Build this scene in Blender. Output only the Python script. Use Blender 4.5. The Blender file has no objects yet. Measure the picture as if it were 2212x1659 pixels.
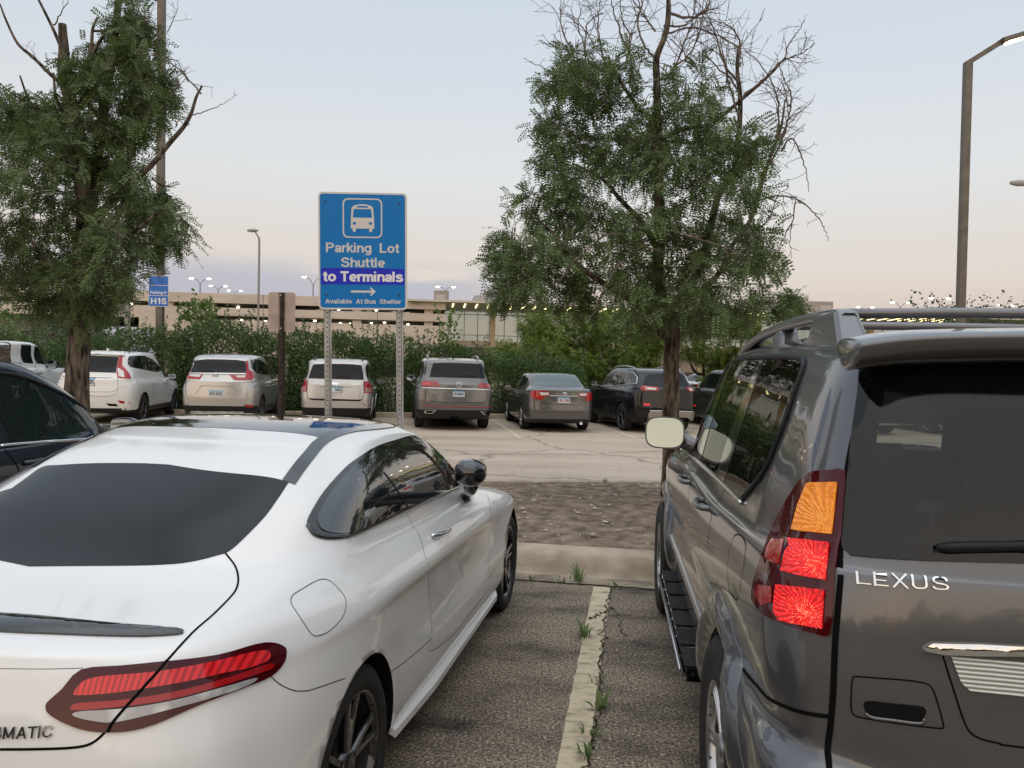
import bpy, bmesh, math, random
import numpy as np
from mathutils import Vector, Matrix
from mathutils.bvhtree import BVHTree

# ---------------------------------------------------------------- camera
SC = bpy.context.scene
COL = SC.collection
R = math.radians
EYE = 1.73
PITCH, ROLL = R(1.53), R(1.34)
F = 1662.0 / 2212.0                      # focal length over picture width
cam_d = bpy.data.cameras.new("camera")
cam_d.sensor_width = 36.0
cam_d.lens = 36.0 * F
cam_d.clip_start = 0.05
cam_d.clip_end = 6000
cam = bpy.data.objects.new("camera", cam_d)
COL.objects.link(cam)
CAM_M = Matrix.Rotation(math.pi / 2 - PITCH, 4, 'X') @ Matrix.Rotation(ROLL, 4, 'Z')
cam.matrix_world = Matrix.Translation((0, 0, EYE)) @ CAM_M
SC.camera = cam
SC.render.resolution_x, SC.render.resolution_y = 1024, 768

# ---------------------------------------------------------------- sky and sun
SUN_AZ = R(180 + 14)                      # the sun has just gone down behind the viewer
SUN_EL = R(2.5)
W = bpy.data.worlds.new("World")
SC.world = W
W.use_nodes = True
nt = W.node_tree
nt.nodes.clear()
def wn(t, **kw):
    n = nt.nodes.new(t)
    for k, v in kw.items():
        setattr(n, k, v)
    return n
sky = wn('ShaderNodeTexSky', sky_type='NISHITA', sun_disc=False)
sky.sun_elevation = SUN_EL
sky.sun_rotation = SUN_AZ
sky.air_density = 1.2
sky.dust_density = 2.0
sky.ozone_density = 2.0
tc = wn('ShaderNodeTexCoord')
sep = wn('ShaderNodeSeparateXYZ')
nt.links.new(tc.outputs['Generated'], sep.inputs[0])
# dusk colours by height above the horizon, on the side away from the sunset; overhead an added bright fill
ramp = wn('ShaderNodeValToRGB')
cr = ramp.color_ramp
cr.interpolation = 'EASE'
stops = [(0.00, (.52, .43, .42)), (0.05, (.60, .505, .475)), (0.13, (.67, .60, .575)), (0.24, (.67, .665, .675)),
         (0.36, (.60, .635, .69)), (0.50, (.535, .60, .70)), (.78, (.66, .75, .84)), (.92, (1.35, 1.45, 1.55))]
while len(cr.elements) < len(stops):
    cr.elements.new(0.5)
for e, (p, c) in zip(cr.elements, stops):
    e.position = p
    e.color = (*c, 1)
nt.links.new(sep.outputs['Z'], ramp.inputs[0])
# the glow left behind by the sun (behind the viewer, -Y)
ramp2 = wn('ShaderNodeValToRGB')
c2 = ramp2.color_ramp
stops2 = [(0.0, (.95, .66, .44)), (0.12, (.90, .71, .54)), (0.30, (.72, .66, .59)), (0.6, (.55, .61, .67)), (.78, (.70, .77, .84)), (.92, (1.35, 1.45, 1.55))]  # top stops repeat the added overhead fill, brighter than dusk
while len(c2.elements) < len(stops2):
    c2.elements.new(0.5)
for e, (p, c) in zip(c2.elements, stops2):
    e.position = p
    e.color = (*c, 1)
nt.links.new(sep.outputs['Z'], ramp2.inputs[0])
back = wn('ShaderNodeMapRange', interpolation_type='SMOOTHSTEP')
back.inputs['From Min'].default_value = 0.25
back.inputs['From Max'].default_value = -0.9
nt.links.new(sep.outputs['Y'], back.inputs[0])
mixb = wn('ShaderNodeMix', data_type='RGBA')
nt.links.new(back.outputs[0], mixb.inputs[0])
nt.links.new(ramp.outputs[0], mixb.inputs[6])
nt.links.new(ramp2.outputs[0], mixb.inputs[7])
# low bank of bluish cloud and thin wisps near the horizon
mp = wn('ShaderNodeMapping')
mp.inputs['Scale'].default_value = (2.6, 2.6, 15)
mp.inputs['Location'].default_value = (1.1, .3, .0)
nt.links.new(tc.outputs['Generated'], mp.inputs[0])
nz = wn('ShaderNodeTexNoise')
nz.inputs['Scale'].default_value = 1.7
nz.inputs['Detail'].default_value = 6
nz.inputs['Roughness'].default_value = .52
nt.links.new(mp.outputs[0], nz.inputs[0])
thr = wn('ShaderNodeMapRange', interpolation_type='SMOOTHSTEP')
thr.inputs['From Min'].default_value = .40
thr.inputs['From Max'].default_value = .54
nt.links.new(nz.outputs[0], thr.inputs[0])
band = wn('ShaderNodeMapRange', interpolation_type='SMOOTHSTEP')
band.inputs['From Min'].default_value = .135
band.inputs['From Max'].default_value = .095
nt.links.new(sep.outputs['Z'], band.inputs[0])
side = wn('ShaderNodeMapRange', interpolation_type='SMOOTHSTEP')
side.inputs['From Min'].default_value = .12
side.inputs['From Max'].default_value = -.12
nt.links.new(sep.outputs['X'], side.inputs[0])
m1 = wn('ShaderNodeMath', operation='MULTIPLY')
m2 = wn('ShaderNodeMath', operation='MULTIPLY')
m3 = wn('ShaderNodeMath', operation='MULTIPLY')
m3.inputs[1].default_value = .9
nt.links.new(thr.outputs[0], m1.inputs[0]); nt.links.new(band.outputs[0], m1.inputs[1])
nt.links.new(m1.outputs[0], m2.inputs[0]); nt.links.new(side.outputs[0], m2.inputs[1])
nt.links.new(m2.outputs[0], m3.inputs[0])
mixc = wn('ShaderNodeMix', data_type='RGBA')
mixc.inputs[7].default_value = (.42, .43, .53, 1)
nt.links.new(m3.outputs[0], mixc.inputs[0])
nt.links.new(mixb.outputs[2], mixc.inputs[6])
# dusk gradient plus the physical sky
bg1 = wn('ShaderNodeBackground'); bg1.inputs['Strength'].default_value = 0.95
bg2 = wn('ShaderNodeBackground'); bg2.inputs['Strength'].default_value = 0.06
add = wn('ShaderNodeAddShader')
out = wn('ShaderNodeOutputWorld')
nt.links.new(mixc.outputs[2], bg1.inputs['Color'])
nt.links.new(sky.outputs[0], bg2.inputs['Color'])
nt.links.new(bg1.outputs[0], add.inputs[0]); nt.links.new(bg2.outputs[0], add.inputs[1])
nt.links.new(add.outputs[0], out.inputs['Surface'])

sun_d = bpy.data.lights.new("sun", 'SUN')
sun_d.energy = 1.0
sun_d.angle = R(120)                       # only the afterglow: a very broad soft source
sun_d.color = (1.0, .80, .62)
sun = bpy.data.objects.new("sun", sun_d)
COL.objects.link(sun)
_e = R(20)
_sd = Vector((math.sin(SUN_AZ) * math.cos(_e), math.cos(SUN_AZ) * math.cos(_e), math.sin(_e)))
sun.rotation_euler = _sd.to_track_quat('Z', 'Y').to_euler()

SC.view_settings.view_transform = 'Standard'
SC.view_settings.look = 'None'
SC.view_settings.exposure = 0.12
SC.view_settings.gamma = 1.0
SC.cycles.max_bounces = 8
SC.cycles.transparent_max_bounces = 12
SC.cycles.caustics_reflective = False
SC.cycles.caustics_refractive = False

# ---------------------------------------------------------------- measuring from the photograph
# D = pixel coordinates at 2212 x 1659
CAM_R = CAM_M.to_3x3()
EYEV = Vector((0, 0, EYE))
def ray(px, py):
    d = CAM_R @ Vector(((px - 1106) / 1662, -(py - 829.5) / 1662, -1))
    return d / d.y
def at(px, py, Y):
    return EYEV + ray(px, py) * Y
def atz(px, py, z):
    d = ray(px, py)
    return EYEV + d * ((z - EYE) / d.z)
def zoomer(x0, y0, k):
    return lambda a, b: ((x0 + a * k) / 1.8227, (y0 + b * k) / 1.8227)
Z1 = zoomer(0, 1000, .45208)
Z2 = zoomer(900, 1050, .45208)
Z3 = zoomer(1500, 1100, .58770)
Z4 = zoomer(2400, 1050, .48222)
Z5 = zoomer(0, 1550, .94937)
Z6 = zoomer(2500, 1150, .69322)
Z7 = zoomer(2500, 2000, .69259)
Z8 = zoomer(1500, 1800, .73780)
ZT1 = zoomer(0, 0, .78370)
ZT2 = zoomer(1900, 0, .78343)
ZS = zoomer(1200, 700, .33156)
ZL = zoomer(0, 1100, .31646)
ZD = zoomer(0, 1400, .33149)
ZG = zoomer(2550, 1650, .48232)
ZW = zoomer(2600, 2300, .43621)
ZM = zoomer(1100, 2500, .31579)

# ---------------------------------------------------------------- objects
def tag(o, label=None, cat=None, group=None, kind=None):
    if label: o['label'] = label
    if cat: o['category'] = cat
    if group: o['group'] = group
    if kind: o['kind'] = kind
    return o
def empty(name, label, cat, loc=(0, 0, 0), rotz=0.0, group=None):
    o = bpy.data.objects.new(name, None)
    o.empty_display_size = .2
    COL.objects.link(o)
    o.location = loc
    o.rotation_euler = (0, 0, rotz)
    return tag(o, label, cat, group)
def link_mesh(name, me, parent=None):
    o = bpy.data.objects.new(name, me)
    COL.objects.link(o)
    if parent is not None:
        o.parent = parent
    return o
class MB:
    """collects shapes, then links them as ONE mesh object"""
    def __init__(s): s.v = []; s.f = []; s.m = []; s.sm = []
    def add(s, vs, fs, mi=0, smooth=False):
        b = len(s.v)
        s.v.extend([tuple(v) for v in vs])
        for f in fs:
            s.f.append([b + i for i in f]); s.m.append(mi); s.sm.append(smooth)
        return s
    def box(s, c, d, rz=0.0, mi=0, bev=0.0, M=None):
        bm = bmesh.new()
        bmesh.ops.create_cube(bm, size=1)
        for v in bm.verts: v.co = Vector((v.co.x * d[0], v.co.y * d[1], v.co.z * d[2]))
        if bev > 0:
            bmesh.ops.bevel(bm, geom=bm.edges[:], offset=bev, segments=2, affect='EDGES')
        T = Matrix.Translation(c) @ Matrix.Rotation(rz, 4, 'Z')
        if M is not None: T = Matrix.Translation(c) @ M.to_4x4()
        bm.verts.index_update()
        s.add([T @ v.co for v in bm.verts], [[v.index for v in f.verts] for f in bm.faces], mi)
        bm.free()
        return s
    def prism(s, pts, d, mi=0):
        """closed outline (3-D points) pushed along d"""
        n = len(pts); d = Vector(d)
        a = [Vector(p) for p in pts]
        vs = a + [p + d for p in a]
        fs = [list(range(n)), list(range(2 * n - 1, n - 1, -1))] + [[i, i + n, (i + 1) % n + n, (i + 1) % n] for i in range(n)]
        return s.add(vs, fs, mi)
    def tube(s, pts, r, n=8, mi=0, cap=True, smooth=True):
        pts = [Vector(p) for p in pts]
        rr = r if hasattr(r, '__len__') else [r] * len(pts)
        vs = []; fs = []
        up = Vector((0, 0, 1))
        t0 = (pts[1] - pts[0]).normalized()
        a = t0.cross(up)
        if a.length < 1e-3: a = t0.cross(Vector((1, 0, 0)))
        a.normalize()
        for i, p in enumerate(pts):
            t = (pts[min(i + 1, len(pts) - 1)] - pts[max(i - 1, 0)])
            if t.length < 1e-9: t = t0
            t.normalize()
            a = a - t * a.dot(t)
            if a.length < 1e-6: a = t.orthogonal()
            a.normalize()
            b = t.cross(a)
            for k in range(n):
                q = 2 * math.pi * k / n
                vs.append(p + (a * math.cos(q) + b * math.sin(q)) * rr[i])
        for i in range(len(pts) - 1):
            for k in range(n):
                fs.append([i * n + k, i * n + (k + 1) % n, (i + 1) * n + (k + 1) % n, (i + 1) * n + k])
        if cap:
            fs.append(list(range(n - 1, -1, -1)))
            fs.append([(len(pts) - 1) * n + k for k in range(n)])
        return s.add(vs, fs, mi, smooth)
    def lathe(s, prof, axis='X', n=32, c=(0, 0, 0), mi=0, smooth=True, arc=None):
        """prof: (along axis, radius)"""
        vs = []; fs = []; m = len(prof); c = Vector(c)
        for k in range(n):
            q = 2 * math.pi * k / n
            for (h, r) in prof:
                if axis == 'X': vs.append(c + Vector((h, r * math.cos(q), r * math.sin(q))))
                elif axis == 'Y': vs.append(c + Vector((r * math.cos(q), h, r * math.sin(q))))
                else: vs.append(c + Vector((r * math.cos(q), r * math.sin(q), h)))
        for k in range(n):
            for i in range(m - 1):
                fs.append([k * m + i, k * m + i + 1, ((k + 1) % n) * m + i + 1, ((k + 1) % n) * m + i])
        return s.add(vs, fs, mi, smooth)
    def build(s, name, mats, parent=None):
        me = bpy.data.meshes.new(name)
        me.from_pydata(s.v, [], s.f)
        for m in (mats if isinstance(mats, (list, tuple)) else [mats]): me.materials.append(m)
        me.polygons.foreach_set('material_index', s.m)
        me.polygons.foreach_set('use_smooth', s.sm)
        me.update()
        return link_mesh(name, me, parent)
def np_mesh(name, verts, faces, mats, mi=None, smooth=False, parent=None):
    """verts (n,3) array, faces (m,4 or 3) array"""
    verts = np.asarray(verts, dtype=np.float32); faces = np.asarray(faces, dtype=np.int32)
    k = faces.shape[1]
    me = bpy.data.meshes.new(name)
    me.vertices.add(len(verts)); me.vertices.foreach_set('co', verts.ravel())
    me.loops.add(faces.size); me.loops.foreach_set('vertex_index', faces.ravel())
    me.polygons.add(len(faces))
    me.polygons.foreach_set('loop_start', np.arange(0, faces.size, k, dtype=np.int32))
    for m in (mats if isinstance(mats, (list, tuple)) else [mats]): me.materials.append(m)
    if mi is not None: me.polygons.foreach_set('material_index', np.asarray(mi, dtype=np.int32))
    me.polygons.foreach_set('use_smooth', np.full(len(faces), smooth))
    me.update(calc_edges=True)
    me.validate()
    return link_mesh(name, me, parent)
def smooth_closed(pts, k=5):
    P = [Vector(p) for p in pts]; n = len(P); out = []
    for i in range(n):
        a, b, c, d = P[i - 1], P[i], P[(i + 1) % n], P[(i + 2) % n]
        for j in range(k):
            t = j / k
            out.append(.5 * ((2 * b) + (c - a) * t + (2 * a - 5 * b + 4 * c - d) * t * t + (3 * b - a - 3 * c + d) * t ** 3))
    return out
def smooth_open(pts, k=5):
    P = [Vector(p) for p in pts]; P = [2 * P[0] - P[1]] + P + [2 * P[-1] - P[-2]]; out = []
    for i in range(1, len(P) - 2):
        a, b, c, d = P[i - 1:i + 3]
        for j in range(k):
            t = j / k
            out.append(.5 * ((2 * b) + (c - a) * t + (2 * a - 5 * b + 4 * c - d) * t * t + (3 * b - a - 3 * c + d) * t ** 3))
    out.append(P[-2])
    return out

# ---------------------------------------------------------------- materials
MATS = {}
def mat(name, col, rough=.5, metal=0.0, coat=0.0, spec=.5, emit=None, estr=0.0, trans=0.0, alpha=1.0, coat_rough=.03):
    if name in MATS: return MATS[name]
    m = bpy.data.materials.new(name); m.use_nodes = True
    b = m.node_tree.nodes['Principled BSDF']
    b.inputs['Base Color'].default_value = (*col, 1)
    b.inputs['Roughness'].default_value = rough
    b.inputs['Metallic'].default_value = metal
    b.inputs['Coat Weight'].default_value = coat
    b.inputs['Coat Roughness'].default_value = coat_rough
    b.inputs['Specular IOR Level'].default_value = spec
    b.inputs['Transmission Weight'].default_value = trans
    if emit is not None:
        b.inputs['Emission Color'].default_value = (*emit, 1)
        b.inputs['Emission Strength'].default_value = estr
    MATS[name] = m
    return m
def nodes(m):
    t = m.node_tree
    return t, t.nodes['Principled BSDF'], (lambda ty, **kw: _nn(t, ty, kw))
def _nn(t, ty, kw):
    n = t.nodes.new(ty)
    for k, v in kw.items(): setattr(n, k, v)
    return n
def ramp_node(t, stops, interp='LINEAR'):
    r = t.nodes.new('ShaderNodeValToRGB'); r.color_ramp.interpolation = interp
    while len(r.color_ramp.elements) < len(stops): r.color_ramp.elements.new(.5)
    for e, (p, c) in zip(r.color_ramp.elements, stops):
        e.position = p; e.color = (*c, 1) if len(c) == 3 else c
    return r
def noisy(m, scale, c1, c2, lo=.35, hi=.65, detail=6, bump=0.0, bscale=None, coord='Object', stretch=None, rough_var=None):
    """mottle the base colour between c1 and c2, optional fine bump"""
    t, b, nn = nodes(m)
    tcn = nn('ShaderNodeTexCoord')
    src = tcn.outputs[coord]
    if stretch:
        mpn = nn('ShaderNodeMapping'); mpn.inputs['Scale'].default_value = stretch
        t.links.new(src, mpn.inputs[0]); src = mpn.outputs[0]
    n1 = nn('ShaderNodeTexNoise'); n1.inputs['Scale'].default_value = scale; n1.inputs['Detail'].default_value = detail
    t.links.new(src, n1.inputs[0])
    r = ramp_node(t, [(lo, c1), (hi, c2)])
    t.links.new(n1.outputs[0], r.inputs[0]); t.links.new(r.outputs[0], b.inputs['Base Color'])
    if rough_var:
        mr = nn('ShaderNodeMapRange'); mr.inputs['From Min'].default_value = .3; mr.inputs['From Max'].default_value = .7
        mr.inputs['To Min'].default_value = rough_var[0]; mr.inputs['To Max'].default_value = rough_var[1]
        t.links.new(n1.outputs[0], mr.inputs[0]); t.links.new(mr.outputs[0], b.inputs['Roughness'])
    if bump > 0:
        n2 = nn('ShaderNodeTexNoise'); n2.inputs['Scale'].default_value = bscale or scale * 4; n2.inputs['Detail'].default_value = 5
        t.links.new(src, n2.inputs[0])
        bp = nn('ShaderNodeBump'); bp.inputs['Strength'].default_value = bump; bp.inputs['Distance'].default_value = .02
        t.links.new(n2.outputs[0], bp.inputs['Height']); t.links.new(bp.outputs[0], b.inputs['Normal'])
    return m
def paint(name, col, metal=0.0, rough=.35, coat=1.0, spec=.5):
    if name in MATS: return MATS[name]
    m = mat(name, col, rough, metal, coat, spec)
    t, b, nn = nodes(m)
    # road film: the lacquer is a little duller in soft blotches
    tcn = nn('ShaderNodeTexCoord'); n1 = nn('ShaderNodeTexNoise')
    n1.inputs['Scale'].default_value = 3.0; n1.inputs['Detail'].default_value = 7; n1.inputs['Roughness'].default_value = .65
    t.links.new(tcn.outputs['Object'], n1.inputs[0])
    mr = nn('ShaderNodeMapRange'); mr.inputs['From Min'].default_value = .35; mr.inputs['From Max'].default_value = .75
    mr.inputs['To Min'].default_value = .02; mr.inputs['To Max'].default_value = .12
    t.links.new(n1.outputs[0], mr.inputs[0]); t.links.new(mr.outputs[0], b.inputs['Coat Roughness'])
    return m
def tint_glass(name, tint=.2, rough=.0, body=(.02, .025, .028)):
    """thin dark car glass: mirror by Fresnel, the rest passes dimmed"""
    if name in MATS: return MATS[name]
    m = bpy.data.materials.new(name); m.use_nodes = True
    t = m.node_tree; t.nodes.clear()
    o = t.nodes.new('ShaderNodeOutputMaterial')
    fr = t.nodes.new('ShaderNodeFresnel'); fr.inputs['IOR'].default_value = 1.55
    tr = t.nodes.new('ShaderNodeBsdfTransparent'); tr.inputs[0].default_value = (tint * .95, tint, tint * .98, 1)
    df = t.nodes.new('ShaderNodeBsdfDiffuse'); df.inputs[0].default_value = (*body, 1)
    gl = t.nodes.new('ShaderNodeBsdfGlossy'); gl.inputs['Roughness'].default_value = rough
    a = t.nodes.new('ShaderNodeAddShader'); mx = t.nodes.new('ShaderNodeMixShader')
    t.links.new(tr.outputs[0], a.inputs[0]); t.links.new(df.outputs[0], a.inputs[1])
    t.links.new(fr.outputs[0], mx.inputs[0]); t.links.new(a.outputs[0], mx.inputs[1]); t.links.new(gl.outputs[0], mx.inputs[2])
    t.links.new(mx.outputs[0], o.inputs[0])
    MATS[name] = m
    return m

M_rubber = noisy(mat('tyre rubber', (.02, .02, .02), .75, spec=.3), 30, (.016, .016, .017), (.032, .031, .03))
M_black = mat('black plastic', (.011, .011, .012), .5, spec=.3)
M_gloss = mat('gloss black', (.006, .006, .007), .08, coat=1.0)
M_gap = mat('panel gap black', (.004, .004, .004), .9, spec=.1)
M_glass = mat('dark privacy glass', (.006, .008, .010), .02, spec=.5)
M_glass2 = mat('clear car glass', (.012, .020, .020), .02, spec=.7)
M_sideglass = mat('reflective side glass', (.016, .018, .019), .015, spec=1.0, coat=1.0)
M_rearglass = mat('dark rear glass', (.006, .007, .009), .02, spec=.32)
M_chrome = mat('chrome', (.75, .75, .76), .08, 1.0)
M_alloy = mat('alloy wheel silver', (.45, .45, .46), .28, .9)
M_alloyd = mat('alloy wheel grey', (.10, .10, .105), .3, .8)
M_disc = mat('brake iron', (.05, .05, .05), .5, .6)
M_under = mat('underbody black', (.008, .008, .008), .9, spec=.1)
M_redlens = mat('red lamp lens', (.36, .006, .010), .10, coat=.4)
M_redlens2 = mat('dark red lamp lens', (.060, .002, .005), .06, spec=.45)
M_clearlens = mat('clear lamp lens', (.62, .60, .58), .12, coat=1.0)
M_whiteplate = mat('plate white', (.62, .66, .68), .4)
M_plateblue = mat('plate blue', (.20, .42, .62), .4)
M_platered = mat('plate red ink', (.35, .06, .06), .5)
M_plateink = mat('plate ink', (.03, .03, .07), .5)
M_mirror = mat('mirror glass', (.34, .37, .38), .02, 1.0)
M_galv = noisy(mat('galvanised steel', (.4, .4, .4), .45, .75), 8, (.30, .30, .29), (.55, .55, .54), stretch=(1, 1, .25))
M_rust = noisy(mat('rusted dark steel', (.04, .03, .022), .7, .2), 14, (.025, .02, .016), (.075, .055, .038))
# ---------------------------------------------------------------- car bodies
def _tang(P, t):
    """finite-difference tangents along axis 0, knots t"""
    m = np.zeros_like(P)
    h = np.diff(t)
    d = np.diff(P, axis=0) / h.reshape(-1, *([1] * (P.ndim - 1)))
    m[0] = d[0]; m[-1] = d[-1]
    for i in range(1, len(P) - 1):
        m[i] = (d[i] * h[i - 1] + d[i - 1] * h[i]) / (h[i] + h[i - 1])
    return m
def _herm(P, t, sub):
    m = _tang(P, t); out = []
    for i in range(len(P) - 1):
        h = t[i + 1] - t[i]
        for j in range(sub):
            s = j / sub
            out.append((2 * s ** 3 - 3 * s * s + 1) * P[i] + (s ** 3 - 2 * s * s + s) * h * m[i] + (-2 * s ** 3 + 3 * s * s) * P[i + 1] + (s ** 3 - s * s) * h * m[i + 1])
    out.append(P[-1])
    return np.array(out)
def body_grid(rings, sub_c=6, sub_l=5):
    G = np.array(rings, dtype=float)                       # levels x 15 x 3
    mir = np.array([-1, 1, 1.])
    g = np.concatenate([(G[:, 1:3] * mir)[:, ::-1], G, (G[:, -3:-1] * mir)[:, ::-1]], axis=1)
    ch = np.sqrt(np.linalg.norm(np.diff(g, axis=1), axis=2)).mean(axis=0) + 1e-4
    t = np.concatenate([[0], np.cumsum(ch)])
    g = _herm(np.swapaxes(g, 0, 1), t, sub_c)[2 * sub_c:-2 * sub_c]
    g = np.swapaxes(g, 0, 1)
    ch = np.sqrt(np.linalg.norm(np.diff(G, axis=0), axis=2)).mean(axis=1) + 1e-4
    t = np.concatenate([[0], np.cumsum(ch)])
    g = _herm(g, t, sub_l)
    g[:, 0, 0] = 0; g[:, -1, 0] = 0
    return g
def body_mesh(rings, crown, sub_c=6, sub_l=5, crown_pow=.7):
    g = body_grid(rings, sub_c, sub_l)
    L, N, _ = g.shape
    V = [tuple(p) for row in g for p in row]; Fq = []
    for i in range(L - 1):
        for j in range(N - 1):
            Fq.append([i * N + j, i * N + j + 1, (i + 1) * N + j + 1, (i + 1) * N + j])
    a = 4 * sub_c; b = N - 1 - 4 * sub_c
    top = g[-1]
    S = top[a:b + 1]; nu = len(S) - 1; nv = a
    rear = top[:a + 1][::-1]; front = top[b:]
    spine = np.zeros((nu + 1, 3))
    # the roof's long curve follows the side edge, lifted by the crown
    e0 = top[0]; e1 = top[-1]
    cum = np.concatenate([[0], np.cumsum(np.linalg.norm(np.diff(S, axis=0), axis=1))]); uu = cum / cum[-1]
    base_z = S[:, 2] - (S[0, 2] + (S[-1, 2] - S[0, 2]) * uu)
    spine[:, 1] = e0[1] + (e1[1] - e0[1]) * uu
    spine[:, 2] = e0[2] + (e1[2] - e0[2]) * uu + base_z
    bump = crown * (4 * uu * (1 - uu)) ** crown_pow
    idx = {}
    for i in range(nu + 1):
        for k in range(nv + 1):
            if i == 0: idx[i, k] = (L - 1) * N + (a - k)
            elif i == nu: idx[i, k] = (L - 1) * N + (b + k)
            elif k == 0: idx[i, k] = (L - 1) * N + (a + i)
            else:
                u = uu[i]; v = k / nv
                p = (1 - v) * S[i] + v * spine[i] + (1 - u) * rear[k] + u * front[k] \
                    - ((1 - u) * (1 - v) * S[0] + u * (1 - v) * S[-1] + (1 - u) * v * spine[0] + u * v * spine[-1])
                p = p.copy(); p[2] += bump[i] * (1 - (1 - v) ** 2.2)
                if k == nv: p[0] = 0
                idx[i, k] = len(V); V.append(tuple(p))
    for i in range(nu):
        for k in range(nv):
            Fq.append([idx[i, k], idx[i + 1, k], idx[i + 1, k + 1], idx[i, k + 1]])
    # mirror
    V = np.array(V); n = len(V)
    on = np.abs(V[:, 0]) < 1e-5; V[on, 0] = 0
    mp = np.arange(n); k = n; ext = []
    for i in range(n):
        if not on[i]:
            mp[i] = k; k += 1; ext.append(V[i] * (-1, 1, 1))
    VV = np.concatenate([V, np.array(ext)])
    FF = [f for f in Fq] + [[mp[i] for i in reversed(f)] for f in Fq]
    # floor
    for j in range(N - 1):
        f = [j + 1, j, mp[j], mp[j + 1]]
        f = [x for q, x in enumerate(f) if x not in f[:q]]
        if len(f) >= 3: FF.append(f)
    return VV, FF

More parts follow.
